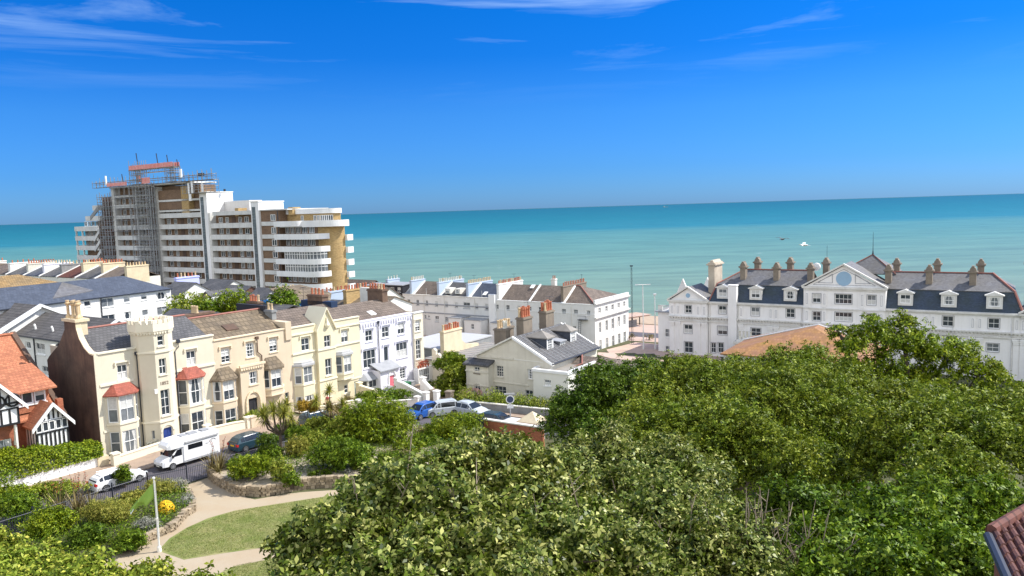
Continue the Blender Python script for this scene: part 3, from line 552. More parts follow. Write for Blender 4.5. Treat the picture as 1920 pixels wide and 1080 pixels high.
# two gulls over the water
def gull(x, y, z, rz, span, m, label, bank):
    t = thing('gull', label, 'bird', (x, y, z), rz); k = MB()
    k.tube([(-.3, 0, 0), (-.2, 0, .02), (0, 0, .03), (.18, 0, .02), (.27, 0, .05), (.33, 0, .05)], [.015, .07, .09, .07, .05, .045], 8)
    for s in (-1, 1):
        P = [(.12, .06*s, .05), (.2, .3*s*span, .16+bank*s*.1), (.05, .62*s*span, .12+bank*s*.25)]; Q = [(-.1, .06*s, .05), (-.02, .3*s*span, .15+bank*s*.1), (.0, .64*s*span, .11+bank*s*.25)]
        k.slab([P[0], P[1], Q[1], Q[0]], .012); k.slab([P[1], P[2], Q[2], Q[1]], .012)
    k.slab([(-.28, -.03, .01), (-.28, .03, .01), (-.46, .08, 0), (-.46, -.08, 0)], .01)
    k.build('body', m, t, smooth=False); MB().tube([(.325, 0, .05), (.40, 0, .035)], [.018, .006], 5).build('beak', 'petal_yellow', t)
gull((24.77, 70.0, 32.47)[0], 70, (24.77, 70.0, 32.47)[2], 40, 1.1, 'gull_grey', 'dark gull gliding low over the sea, left of the white gull', .2)
gull((23.71, 62.0, 32.34)[0], 62, (23.71, 62.0, 32.34)[2], 150, 1.1, 'gull_white', 'white gull gliding over the pale water above the hotel roof', -.4)
# distant ship on the horizon
t = thing('cargo_ship', 'tiny distant cargo ship on the horizon', 'ship', (1819.7, 9000, 0), 0)
MB().prism([(-26, 0), (26, 0), (30, 5), (-28, 5)], -4, 4).build('hull', 'lead', t); MB().box(-24, -14, -3, 3, 5.1, 12).build('bridge', 'old_white', t)

# ---------------------------------------------------------------- the row of stucco houses
def hexbay(par, u, z0, z1, w, pr, wm, wins, hood=None, tm='cream_trim', name='bay', hm='red_tile', hh=.8, base=.5, y=0):
    """three-sided bay: front face and two canted cheeks, windows in each; optional hipped hood"""
    a, b = u-w/2, u+w/2; c = w*.24; o = MB(); P = [(a, y), (a+c, y-pr), (b-c, y-pr), (b, y)]
    Ms = []
    for (p, q) in zip(P, P[1:]):
        ang = math.degrees(math.atan2(q[1]-p[1], q[0]-p[0])); M = Matrix.Translation((p[0], p[1], 0)) @ Matrix.Rotation(rad(ang), 4, 'Z'); Ms.append((M, math.hypot(q[0]-p[0], q[1]-p[1])))
    for M, l in Ms:
        hs_ = [(l/2, (zz0+zz1)/2, l-.24, zz1-zz0) for zz0, zz1 in wins]; sheet(o, M, 0, l, z0, z1, hs_, .12)
    o.poly([(p[0], p[1], z1) for p in P]); o.poly([(p[0], p[1], z0) for p in P][::-1]); bay = o.build(name, wm, par)
    for M, l in Ms:
        for zz0, zz1 in wins: window(par, M, (l/2, (zz0+zz1)/2, l-.24, zz1-zz0), 2 if l > w*.4 else 1, 2, '', .12, tm=tm)
    t = MB(); 
    for zz in [z0]+[w_[0]-.12 for w_ in wins]:
        for M, l in Ms: t.M = M; t.box(-.03, l+.03, -.08, .01, zz-.09, zz+.05)
    t.M = None; t.build('string_course', tm, bay)
    if hood:
        e = .22; Q = [(a-e, y+.0), (a+c-e*.6, y-pr-e), (b-c+e*.6, y-pr-e), (b+e, y+.0)]; k = MB(); ap = [(a+c*1.1, y-.02), (b-c*1.1, y-.02)]
        zt = z1+hh
        k.slab([(*Q[0], z1), (*Q[1], z1), (*ap[0], zt)], .1); k.slab([(*Q[1], z1), (*Q[2], z1), (*ap[1], zt), (*ap[0], zt)], .1); k.slab([(*Q[2], z1), (*Q[3], z1), (*ap[1], zt)], .1)
        k.build('hood', hm, bay)
    else:
        k = MB(); k.prism([(p[0]+(.12 if p[0] > u else -.12), p[1]-(.14 if p[1] < y-.1 else 0)) for p in P], z1+.001, z1+.22, 'z'); k.prism([(p[0]*.93+u*.07, p[1]*.8+y*.2) for p in P], z1+.221, z1+.42, 'z'); k.build('hood', 'lead_white', bay)
    return bay
def pipe(par, pts, m='iron', r=.06):
    k = MB(); k.tube(pts, r, 6); p = pts[0]; k.box(p[0]-.16, p[0]+.16, p[1]-.13, p[1]+.1, p[2], p[2]+.3); return k.build('downpipe', m, par)
F0 = face_m('f')
# --- cream castellated house
t = thing('cream_house', 'cream castellated house with octagonal tower, red hooded bays and bare brown gable end', 'house', (-36.235, 66.0, 15.07), 53.0, 'stucco houses along the street')
hW, hD, hH = 11.05, 9.4, 9.41
top1 = (2.02, 7.49, 0.91, 1.32); top2 = (8.62, 7.58, 0.97, 1.41)
k = MB(); 
walls(t, 0, hW, 0, hD, -1.5, hH, 'cream_stucco', front=[top1, top2, (2.1, 4.2, 1.45, 2.19)[:0] or (99, 0, .1, .1)], name='wall')
for h in (top1, top2): window(t, F0, h, 2, 2, 'shc', tm='cream_trim')
o = MB(); o.box(-.05, hW+.04, -.12, .32, hH, hH+.14); o.box(-.02, .3, .32, hD, hH, hH+.1); o.build('parapet', 'cream_trim', t)
for n_, (x0, x1) in enumerate(((0, 2.9), (6.2, hW))):
    for z in (6.63, 2.52): strip(t, 'string_course', 'cream_trim', x0-.05, x1, z-.1, z+.1, 0, .12)
b1 = (1.77, 4.39, 1.95, 2.36); b1g = (1.74, 1.38, 2.01, 2.01)
b2 = (8.35, 4.53, 2.11, 2.45); b2g = (8.25, 1.5, 1.97, 2.03)
for bb, gg in ((b1, b1g), (b2, b2g)):
    w_ = max(bb[2]+.75, 2.9); hexbay(t, bb[0], -1.4, bb[1]+bb[3]/2+.12, w_, .85, 'cream_stucco', [(gg[1]-gg[3]/2, gg[1]+gg[3]/2), (bb[1]-bb[3]/2, bb[1]+bb[3]/2)], hood=True, hh=.95)
# brown gable end with curved shoulders rising to the chimney
gz = [(-0.06, 9.44), (1.23, 9.43), (2.47, 9.84), (3.25, 10.15), (3.34, 10.56), (5.92, 10.36), (6.02, 9.87), (8.73, 8.42)]
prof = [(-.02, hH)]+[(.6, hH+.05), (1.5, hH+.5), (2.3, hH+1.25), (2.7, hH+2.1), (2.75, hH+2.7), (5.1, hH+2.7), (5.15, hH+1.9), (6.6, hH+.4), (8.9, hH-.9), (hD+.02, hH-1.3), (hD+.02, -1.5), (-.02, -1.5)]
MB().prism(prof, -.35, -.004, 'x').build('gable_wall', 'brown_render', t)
k = MB()
for a, b in zip(prof[:6], prof[1:6]): k.slab([(-.42, a[0], a[1]+.1), (.06, a[0], a[1]+.1), (.06, b[0], b[1]+.1), (-.42, b[0], b[1]+.1)], .12)
k.build('coping', 'stack_buff', t)
MB().box(-.42, .3, 0-.06, 1.2, -1.5, hH-.02).M
strip(t, 'quoin', 'cream_stucco', -.36, 0.0, -1.5, hH+.12, -.01, .05)
cm = MB(); cm.box(-.5, .75, 2.6, 5.25, hH+2.7, hH+2.95); cm.box(-.34, .6, 2.75, 5.1, hH+1.5, hH+2.7); c_ = cm.build('chimney', 'stack_buff', t)
for i in range(5): MB().lathe(.1+(.22 if i % 2 else -.12), 3.0+i*.47, [(.24, hH+2.94), (.25, hH+3.1), (.13, hH+3.3), (.12, hH+4.1), (.21, hH+4.2), (.23, hH+4.32), (.13, hH+4.36), (.17, hH+4.55), (.1, hH+4.56)], 9).build('chimney_pot', 'pot_buff', c_)
roof_x(t, .02, hW-.05, .35, hD-.1, hH-.35, hH+1.75, 'slate', ov=0, ridge='ridge_red')
# tower
tc_ = (4.98, .15); tr = 1.75; tz1 = 10.85
oct_ = lambda r, ph=22.5: [(tc_[0]+r*math.cos(rad(ph+45*i)), tc_[1]+r*math.sin(rad(ph+45*i))) for i in range(8)]
k = MB(); O = oct_(tr); TW = []
for i in range(8):
    p, q = O[i], O[(i+1) % 8]; ang = math.degrees(math.atan2(q[1]-p[1], q[0]-p[0])); M = Matrix.Translation((p[0], p[1], 0)) @ Matrix.Rotation(rad(ang), 4, 'Z'); l = math.hypot(q[0]-p[0], q[1]-p[1]); hs_ = []
    if abs((ang+360) % 360) < 1 or abs((ang % 360)-360) < 1:
        for yy0, yy1, ww in ((10.44, 9.5, .62), (8.34, 6.87, .68), (5.45, 3.06, .85)): hs_.append((l/2, (yy0+yy1)/2, ww, yy0-yy1))
        dz0, dz1 = 1.92, .35; hs_.append((l/2, (dz0+dz1)/2, .95, dz0-dz1)); TW = [(M, h) for h in hs_]
    if abs(((ang+45) % 360)) < 1: hs_.append((l/2, 1.4, .25, .8)); TL = (M, hs_[0])
    sheet(k, M, 0, l, -1.5, tz1, hs_, .22)
tw = k.build('tower', 'cream_stucco', t)
for i, (M, h) in enumerate(TW[:3]): window(t, M, h, 2 if i else 1, 2 if i < 2 else 3, 's', .2, tm='cream_trim')
door(t, TW[3][0], TW[3][1], 'door_blue', .22); window(t, TL[0], TL[1], 1, 1, 'n', .2, fw=.03)
M, h = TW[3]; d_ = MB(M)
for i in range(9):
    a0, a1 = math.pi*i/9, math.pi*(i+1)/9; r0, r1 = h[2]/2+.02, h[2]/2+.2; zc = h[1]+h[3]/2-h[2]*.35
    d_.slab([(h[0]+r0*math.cos(a0), -.07, zc+r0*math.sin(a0)*1.1), (h[0]+r1*math.cos(a0), -.07, zc+r1*math.sin(a0)*1.1), (h[0]+r1*math.cos(a1), -.07, zc+r1*math.sin(a1)*1.1), (h[0]+r0*math.cos(a1), -.07, zc+r0*math.sin(a1)*1.1)], .07, (0, 1, 0))
d_.build('door_arch', 'cream_trim', t)
k = MB()
for zc, r in ((8.98, .09), (2.55, .1)): k.prism(oct_(tr+.1), zc-.08, zc+.08, 'z')
k.prism(oct_(tr+.12), tz1-.1, tz1+.05, 'z'); k.build('string_course', 'cream_trim', tw)
k = MB(); k.prism(oct_(tr+.2), tz1+.051, tz1+.72, 'z')
OO = oct_(tr+.2)
for i in range(8):
    p, q = Vector(OO[i]), Vector(OO[(i+1) % 8])
    for f in (.0, .36, .72):
        a, b = p.lerp(q, f), p.lerp(q, min(f+.22, 1)); n_ = (Vector(tc_)-(a+b)/2).normalized()*.22
        k.slab([(a.x, a.y, tz1+1.08), (b.x, b.y, tz1+1.08), (b.x+n_.x, b.y+n_.y, tz1+1.08), (a.x+n_.x, a.y+n_.y, tz1+1.08)], .358)
    for f in (.08, .26, .44, .62, .8):
        a = p.lerp(q, f); n_ = (Vector(tc_)-a).normalized()*.12; k.box(a.x+n_.x-.07, a.x+n_.x+.07, a.y+n_.y-.07, a.y+n_.y+.07, tz1-.22, tz1+.05)
k.build('battlement', 'cream_trim', tw)
def txt(s, M, size, m, par, name, ext=.012):
    c = bpy.data.curves.new(name, 'FONT'); c.body = s; c.size = size; c.extrude = ext; c.align_x = 'CENTER'; c.align_y = 'CENTER'; tmp = bpy.data.objects.new('tmp', c); S.collection.objects.link(tmp)
    dg = bpy.context.evaluated_depsgraph_get(); me = bpy.data.meshes.new_from_object(tmp.evaluated_get(dg)); me.name = name; me.materials.clear(); me.materials.append(MT[m]); bpy.data.objects.remove(tmp)
    me.transform(M @ Matrix.Rotation(rad(90), 4, 'X')); o = bpy.data.objects.new(name, me); S.collection.objects.link(o); o.parent = par; return o
txt('1852', TW[2][0] @ Matrix.Translation((TW[2][1][0], -.015, 6.05)), .42, 'stack_brown', t, 'date_numerals')
MB(TW[2][0]).box(-.32, -.08, -.14, .0, 5.46-.2, 5.46+.2).build('alarm_box', 'white_paint', t)
pipe(t, [(3.35, -.12, hH-.6), (3.35, -.12, 2), (3.35, -.12, -1)]); pipe(t, [(7.35, -.12, hH-.1), (7.35, -.12, hH-.5), (6.95, -.12, hH-.9), (6.95, -.12, 0)])
# --- peach house
def house(name, label, x, z, W, D, par_z, wm, tm, roof, rz_, skip=None):
    return thing(name, label, 'house', (-36.235+.6018*x, 66.0+.7986*x, z), rz_, 'stucco houses along the street')
RZ = 53.0
hx = 11.06; t = house('peach_house', 'peach stucco house with brown hooded bays and a gothic porch, ivy pot plants before it', hx, 15.0, 9, 9, 9, '', '', '', RZ)
W3 = 9.19-.02; Hh = 8.91
tops = [(1.23, 7.25, 0.99, 1.39), (4.07, 7.36, 1.0, 1.44), (6.89, 7.4, 0.99, 1.37)]
g3 = (8.21, 1.48, 0.51, 1.12)
walls(t, 0, W3, 0, 9.2, -1.5, Hh, 'peach_stucco', front=tops+[g3])
for h in tops: window(t, F0, h, 2, 4, 'sh', tm='peach_trim', gm='glass')
window(t, F0, g3, 1, 2, 's', tm='peach_trim')
MB().box(-.02, W3, -.1, .3, Hh, Hh+.12).build('parapet', 'peach_trim', t)
roof_x(t, 0, W3, .3, 9.0, Hh-.1, Hh+1.9, 'brown_tile', ov=0, ridge='ridge_red'); MB().slab([(2.6, 1.6, Hh+.62), (4.0, 1.6, Hh+.62), (4.0, 2.6, Hh+1.07), (2.6, 2.6, Hh+1.07)], .12).build('skylight', 'brown_wood', t)
MB().box(W3-.75, W3+.0, -.16, 2.3, Hh-1.2, Hh+.75).build('pier', 'peach_stucco', t)
MB().box(W3-.5, W3-.1, 3.6, 9.0, Hh-.5, Hh+2.3).build('party_wall', 'black_wall', t)
c_ = chimney(t, W3-.3, 2.95, Hh+.0, Hh+1.9, .55, 1.3, 'grey_render', 2, 'pot_buff', 'y')
bl = (0.84, 3.95, 2.0, 2.0); gl = (0.86, 1.09, 1.94, 1.9); br_ = (6.45, 4.07, 2.03, 1.94)
hexbay(t, bl[0], -1.4, bl[1]+bl[3]/2+.1, bl[2]+.8, .8, 'peach_stucco', [(gl[1]-gl[3]/2, gl[1]+gl[3]/2), (bl[1]-bl[3]/2, bl[1]+bl[3]/2)], hood=True, tm='peach_trim', hm='brown_tile', hh=1.1)
hexbay(t, br_[0], br_[1]-br_[3]/2-.75, br_[1]+br_[3]/2+.1, br_[2]+.8, .8, 'peach_stucco', [(br_[1]-br_[3]/2, br_[1]+br_[3]/2)], hood=True, tm='peach_trim', hm='brown_tile', hh=1.1)
px0, px1 = 2.37, 5.16; pz = 5.8; pw_ = (3.88, 4.55, 1.01, 1.33); ad = (3.69, 1.24, 1.15, 2.5)
Mp = face_m('f', 0, -.55); k = MB(); sheet(k, Mp, px0, px1, -1.4, pz, [pw_, ad], .22); k.poly([(px0, -.55, -1.4), (px0, 0, -1.4), (px0, 0, pz), (px0, -.55, pz)]); k.poly([(px1, -.55, -1.4), (px1, 0, -1.4), (px1, 0, pz), (px1, -.55, pz)])
k.poly([(px0, -.55, pz), (px1, -.55, pz), (px1, 0, pz), (px0, 0, pz)]); po = k.build('porch', 'peach_stucco', t); window(t, Mp, pw_, 2, 2, 's', .2, tm='peach_trim')
door(t, Mp, ad, 'door_dark', .24, fm='peach_trim')
k = MB()
for i in range(10): x = px0+.12+(px1-px0-.3)*i/9; k.prism([(x-.08, pz-.28), (x+.08, pz-.28), (x+.14, pz+.05), (x-.14, pz+.05)], -.72, -.56)
k.box(px0-.1, px1+.1, -.78, -.54, pz+.051, pz+.28); k.build('cornice', 'peach_trim', po)
def gothic(u, z0, w, h, y, tm, par, d=.14, t_=.18):
    k = MB(); P = []
    for s in (-1, 1):
        q = [(u+s*(w/2+t_*.5), z0)]+[(u+s*(w/2+t_*.5)*math.cos(a)**.8, z0+h*.55+h*.5*math.sin(a)**.9) for a in [math.pi/2*i/7 for i in range(8)]]
        for a, b in zip(q, q[1:]): k.slab([(a[0], y-d, a[1]), (a[0]+s*t_, y-d, a[1]+.02), (b[0]+s*t_*math.cos(1.2 if b is q[-1] else .3), y-d, b[1]+t_*.8), (b[0], y-d, b[1])], d+.01, (0, 1, 0))
    return k.build('door_arch', tm, par)
gothic(ad[0], ad[1]-ad[3]/2, ad[2]+.2, ad[3]+.45, -.55, 'peach_trim', t)
pipe(t, [(px1-.3, -.1, Hh-.55), (px1-.3, -.1, Hh-1.9), (px1+.15, -.1, Hh-2.3), (px1+.15, -.1, Hh-3.2)], 'brown_wood')
# --- yellow house with the pointed gable
hx = 20.25; t = house('yellow_house', 'pale yellow house with a tall pointed gable in the middle of its front', hx, 14.6, 9, 9, 9, '', '', '', RZ)
W4 = 9.74; Hh = 9.25
fr = [(1.83, 7.23, 1.09, 1.39), (7.44, 7.26, 1.04, 1.37), (7.26, 1.09, 0.58, 1.01), (1.83, 1.11, 1.95, 1.23)]; dr = (8.86, 0.84, 0.71, 1.77); dr = (dr[0], dr[1], dr[2], dr[3])
walls(t, 0, W4, 0, 9.2, -1.6, Hh, 'yellow_stucco', front=fr[:3]+[dr])
for h in fr[:2]: window(t, F0, h, 2, 2, 'sh', tm='yellow_trim')
window(t, F0, fr[2], 1, 2, 's', tm='yellow_trim'); door(t, F0, dr, 'door_green', .2)
gx0, gx1 = 3.21, 5.7; gz = 8.7; ga = (4.62, 10.92); gw = [(4.61, 7.17, 0.93, 1.37), (4.58, 4.24, 0.92, 1.92), (4.42, 1.38, 0.72, 1.02)]
Mp = face_m('f', 0, -.35); k = MB(); sheet(k, Mp, gx0, gx1, -1.5, gz, gw, .2); k.poly([(gx0, -.35, gz), (gx1, -.35, gz), (ga[0], -.35, ga[1])])
for x in (gx0, gx1): k.poly([(x, -.35, -1.5), (x, 0, -1.5), (x, 0, gz), (x, -.35, gz)])
g_ = k.build('gable_bay', 'yellow_stucco', t)
for i, h in enumerate(gw): window(t, Mp, h, 2, 2, 's' if i else 's', .18, tm='yellow_trim')
k = MB(); k.slab([(gx0-.15, -.55, gz-.1), (ga[0], -.55, ga[1]+.15), (ga[0], 2.6, ga[1]+.15), (gx0-.15, 2.6, gz-.1)], .2); k.slab([(ga[0], -.55, ga[1]+.15), (gx1+.15, -.55, gz-.1), (gx1+.15, 2.6, gz-.1), (ga[0], 2.6, ga[1]+.15)], .2); k.build('gable_roof', 'yellow_trim', t)
MB().lathe(ga[0], -.42, [(.2, ga[1]-2.2), (.34, ga[1]-1.9), (.2, ga[1]-1.6), (.03, ga[1]-1.0)], 6).build('ornament', 'yellow_trim', t)
for x0, x1 in ((0, gx0), (gx1, W4)):
    MB().box(x0, x1, -.1, .3, Hh, Hh+.14).build('parapet', 'yellow_trim', t)
    for zc in (6.38, Hh-.75): strip(t, 'string_course', 'yellow_trim', x0, x1, zc-.08, zc+.08, 0, .12)
strip(t, 'string_course', 'yellow_trim', gx0-.04, gx1+.04, 6.34-.08, 6.34+.08, -.35, .1); strip(t, 'string_course', 'yellow_trim', gx0-.04, gx1+.04, 2.85-.08, 2.85+.08, -.35, .1)
strip(t, 'string_course', 'yellow_trim', 0, gx0, 2.67-.08, 2.67+.08); strip(t, 'string_course', 'yellow_trim', gx1, W4, 2.09-.08, 2.09+.08)
roof_x(t, 0, W4, .3, 9.0, Hh-.1, Hh+1.5, 'slate_brown', ov=0)
ba = (1.39, 4.02, 2.07, 1.84); bb = (7.04, 4.18, 2.02, 1.96)
hexbay(t, ba[0], -1.5, ba[1]+ba[3]/2+.08, ba[2]+.7, .75, 'yellow_stucco', [(fr[3][1]-fr[3][3]/2, fr[3][1]+fr[3][3]/2), (ba[1]-ba[3]/2, ba[1]+ba[3]/2)], tm='yellow_trim'); hexbay(t, bb[0], bb[1]-bb[3]/2-.7, bb[1]+bb[3]/2+.08, bb[2]+.6, .75, 'yellow_stucco', [(bb[1]-bb[3]/2, bb[1]+bb[3]/2)], tm='yellow_trim')
MB().box(W4-1.2, W4-.25, 3.4, 9.1, Hh-.6, Hh+1.75).build('party_wall', 'navy_wall', t)
chimney(t, W4-.75, 6.4, Hh+1.2, Hh+2.5, .9, 2.8, 'stack_brown', 4, 'pot_red', 'y')
# --- lilac house
hx = 30.03; t = house('lilac_house', 'pale lilac house with a pink gothic door and corbel table under its roof', hx, 14.2, 9, 9, 9, '', '', '', RZ)
W5 = 8.83; W6 = 10.5; Hh = 8.99
fr = [(1.4, 7.18, 1.14, 1.32), (4.12, 7.23, 1.17, 1.32), (6.81, 7.28, 1.22, 1.39), (1.32, 4.4, 1.99, 2.13), (4.07, 4.41, 0.76, 2.07), (6.78, 4.56, 1.93, 1.9), (6.74, 1.54, 1.0, 1.36)]
walls(t, 0, W5, 0, 9.2, -2.5, Hh, 'lilac_stucco', front=fr)
for i, h in enumerate(fr): window(t, F0, h, (2, 2, 2, 3, 1, 3, 2)[i], (2, 2, 2, 2, 1, 2, 4)[i], 'sh', tm='lilac_stucco', gm='glass')
MB().box(0, W5, -.1, .3, Hh, Hh+.14).build('parapet', 'lilac_stucco', t); k = MB(); n_ = int(W5/.42)
for i in range(n_): x = .2+i*.42; k.prism([(x-.05, Hh-.75), (x+.05, Hh-.75), (x+.17, Hh-.3), (x-.17, Hh-.3)], -.12, .0)
k.box(0, W5, -.14, .0, Hh-.299, Hh-.12); k.build('corbel_table', 'lilac_stucco', t)
fa = [(9.53, 7.19, 0.89, 1.29), (9.48, 4.18, 0.91, 2.46), (9.52, 0.92, 1.95, 1.67)]; Ha = 8.93
walls(t, W5+.003, W6, -.25, 6.5, -2.6, Ha, 'cream_trim', front=[fa[0], fa[1]], name='annexe_wall'); Ma = face_m('f', 0, -.25)
for h in fa[:2]: window(t, Ma, h, 2, 4, 'sh', tm='cream_trim', gm='glass')
MB().box(W5, W6+.1, -.35, .1, Ha, Ha+.14).build('parapet', 'white_paint', t)
fc = fa[2]; walls(t, fc[0]-fc[2]/2-.15, fc[0]+fc[2]/2+.5, -1.1, -.252, -2.6, fc[1]+fc[3]/2+.15, 'white_stucco', front=[fc], name='garden_room', top=True); window(t, face_m('f', 0, -1.1), fc, 5, 2, '', .12, gm='glass_pale')
k = MB(); rng = np.random.default_rng(3); zt = fc[1]+fc[3]/2+.16
for i in range(9): x = fc[0]-fc[2]/2+.1+i*fc[2]/8.5; k.lathe(x, -.9+.2*(i % 2), [(.1, zt), (.16, zt+.3), (.12, zt+.31)], 7)
k.build('plant_pot', 'pot_red', t); P = np.array([[fc[0]-fc[2]/2+rng.uniform(0, fc[2]), -.85+rng.uniform(-.25, .25), zt+.35+rng.uniform(0, .55)] for _ in range(300)]); leaf_mesh('pot_plants', P, rng.normal(size=(300, 3)), .16, 'flower_red', t, .6, rng)
k = MB(); sx = fc[0]+fc[2]/2+.55
for i, hh_ in enumerate((3.9, 3.3, 2.7, 2.0, 1.3)): k.box(sx, sx+.3, -1.1-i*.7-.7, -1.1-i*.7, -2.6, hh_); k.prism([(-1.1-i*.7-.74, hh_), (-1.1-i*.7+.04, hh_), (-1.1-i*.7-.35, hh_+.3)], sx-.04, sx+.34, 'x')
k.build('stepped_wall', 'cream_trim', t)
roof_x(t, 0, W5, .3, 9.0, Hh-.1, Hh+1.7, 'slate_brown', ov=0); MB().slab([(3.2, 1.4, Hh+.45), (4.1, 1.4, Hh+.45), (4.1, 2.2, Hh+.8), (3.2, 2.2, Hh+.8)], .1).build('skylight', 'white_paint', t)
k = MB(); k.prism([(1.5, Hh-.1), (9.1, Hh-.1), (9.1, Hh+3.0), (5.6, Hh+3.0), (4.6, Hh+1.7), (3.2, Hh+.7)], W5-.4, W5-.0, 'x'); k.build('gable_wall', 'old_white', t)
chimney(t, W5-.9, 5.2, Hh+.8, Hh+3.0, .9, 2.8, 'stack_brown', 5, 'pot_red', 'y', rows=2)
bw = (0.93, 1.1, 2.27, 1.76); hexbay(t, bw[0], -2.5, bw[1]+bw[3]/2+.1, bw[2]+.6, .8, 'white_stucco', [(bw[1]-bw[3]/2, bw[1]+bw[3]/2)], hood=True, hm='lead', hh=.7, tm='white_paint')
p0, p1 = 1.53, 4.57; pz = 2.98; pd = (3.45, 1.23, 0.9, 1.83)
walls(t, p0, p1, -1.5, -.002, -2.5, pz, 'lilac_stucco', front=[pd], name='porch', rev=.3); MB().slab([(p0-.2, -1.8, pz+.02), (p1+.2, -1.8, pz+.02), (p1+.2, .1, pz+.75), (p0-.2, .1, pz+.75)], .12).build('porch_roof', 'lead', t)
door(t, face_m('f', 0, -1.5), pd, 'door_pink', .2); gothic(pd[0], pd[1]-pd[3]/2, pd[2]+.1, pd[3]+.35, -1.5, 'white_paint', t, .1, .14)
pipe(t, [(2.84, -.1, Hh-.5), (2.84, -.1, -1.5)], 'iron', .05)
for s in (-.75, .75):
    k = MB(); k.prism([(-1.52, -2.5), (-1.52, pd[1]-pd[3]/2+.75), (-2.2, pd[1]-pd[3]/2+.7), (-4.6, -1.15), (-4.6, -2.5)], pd[0]+s-.1, pd[0]+s+.1, 'x'); k.build('stair_wall', 'white_paint', t)
k = MB()
for i in range(7): z = pd[1]-pd[3]/2-.02-i*.2; k.box(pd[0]-.648, pd[0]+.648, -1.9-i*.35-.35, -1.9-i*.35, -2.5, z)
k.box(pd[0]-.648, pd[0]+.648, -1.9, -1.502, -2.5, pd[1]-pd[3]/2-.02); k.build('steps', 'red_tile', t)

# ---------------------------------------------------------------- white terrace
t = thing('white_terrace', 'long white stucco terrace with slate roofs divided by tall party walls of red chimney pots', 'terrace', (17.027, 158.0, 6.0), -34.0)
r1 = [(-51.13, 8.09, 0.92, 1.31), (-48.28, 8.11, 0.9, 1.3), (-45.41, 8.12, 0.89, 1.24), (-42.38, 8.12, 0.87, 1.23), (-39.36, 8.13, 0.91, 1.26), (-36.37, 8.06, 0.78, 1.21), (-33.35, 8.06, 1.92, 1.37), (-30.49, 8.08, 0.86, 1.23), (-27.66, 7.99, 0.95, 1.39), (-24.75, 8.09, 0.78, 1.12), (-21.84, 8.01, 0.92, 1.28), (-18.91, 8.08, 0.9, 1.14), (-16.06, 8.07, 0.94, 1.0), (-13.22, 8.04, 1.06, 1.16), (-7.43, 7.93, 0.98, 1.1), (-4.52, 7.94, 1.0, 1.05), (-1.52, 7.9, 1.03, 1.08)]
r2 = [(-45.93, 4.76, 0.48, 0.83), (-44.89, 4.68, 0.53, 0.83), (-42.42, 4.41, 1.17, 1.37), (-39.45, 4.55, 0.98, 1.04), (-36.36, 4.7, 1.12, 1.07), (-33.38, 4.33, 1.1, 1.42), (-30.54, 4.71, 1.19, 0.97), (-27.72, 4.76, 1.22, 0.74), (-24.81, 4.64, 1.04, 0.86), (-21.9, 4.53, 1.38, 0.98), (-18.96, 4.65, 1.16, 0.89), (-13.23, 4.43, 1.26, 1.16), (-4.92, 4.53, 0.74, 0.73)]
ZL, ZR = 9.95, 9.6
walls(t, -53, -26.5, 0, 10, -2, ZL, 'white_stucco', front=[h for h in r1+r2 if h[0] < -27])
walls(t, -26.498, 0, 0, 16.1, -2, ZR, 'white_stucco', front=[h for h in r1+r2 if h[0] > -25], right=[(y, z, 1.0, h_) for y in (2.2, 5.3, 8.2, 11.2, 14.0) for z, h_ in ((8.2, 1.1), (4.6, 2.2), (.8, 2.2))], name='wall')
for h in r1+r2:
    if abs(h[0]+25.9) < .9: continue
    window(t, F0, (h[0], h[1], max(h[2], .8), h[3]), 2 if h[2] < 2 else 4, 4 if h[3] > 1.2 else 2, 's', fw=.06, tm='grey_line' if h[0] < -27 else 'white_paint')
Mr = face_m('r', 0, 0)
for y in (2.2, 5.3, 8.2, 11.2, 14.0):
    for z, h_ in ((8.2, 1.1), (4.6, 2.2), (.8, 2.2)): window(t, Mr, (y, z, 1.0, h_), 2, 2, 'a', tm='hotel_trim', gm='glass_pale')
for z in (6.75, 9.7): k = MB(); k.box(-.02, .45, -.3, 16.3, z, z+.28); k.box(-.02, .25, -.2, 16.2, z-.3, z-.002); k.build('cornice', 'hotel_trim', t)
MB().box(-.3, .1, 0, 16.2, 9.982, 10.6).build('parapet', 'hotel_trim', t)
for z in (8.0, 5.9): MB().box(-53, -26.6, -.14, .0, z-.12, z+.04).box(-53, -26.6, -.1, .0, z-.24, z-.121).build('string_course', 'grey_line', t)
MB().box(-53, -26.5, -.15, .25, ZL, ZL+.16).build('parapet', 'old_white', t); MB().box(-24.95, -.31, -.1, .25, ZR, ZR+.14).build('parapet', 'white_paint', t)
MB().box(-24.9, 0, -.07, .0, 7.6, 7.72).build('string_course', 'white_paint', t)
MB().box(-26.6, -24.95, -.7, .25, -2, 10.95).build('chimney_breast', 'white_paint', t)
for x0, x1, m in ((-53, -50.7, 'lead'), (-50.3, -42.1, 'slate_brown'), (-41.7, -33.4, 'slate'), (-33.0, -24.8, 'slate_new'), (-24.4, -16.3, 'slate_brown'), (-16.0, -8.1, 'slate_brown')): roof_x(t, x0, x1, .1, 10, ZR, 12.8, m, ov=0)
roof_x(t, -7.7, -.1, .1, 15.9, ZR+.1, 12.9, 'slate_brown', ov=0, hr=6.2, yr=5.5, ridge='ridge_red'); MB().tube([(-6.3, 5.5, 12.95), (-.1, .1, 9.85)], .14, 6).build('hip_ridge', 'ridge_red', t)
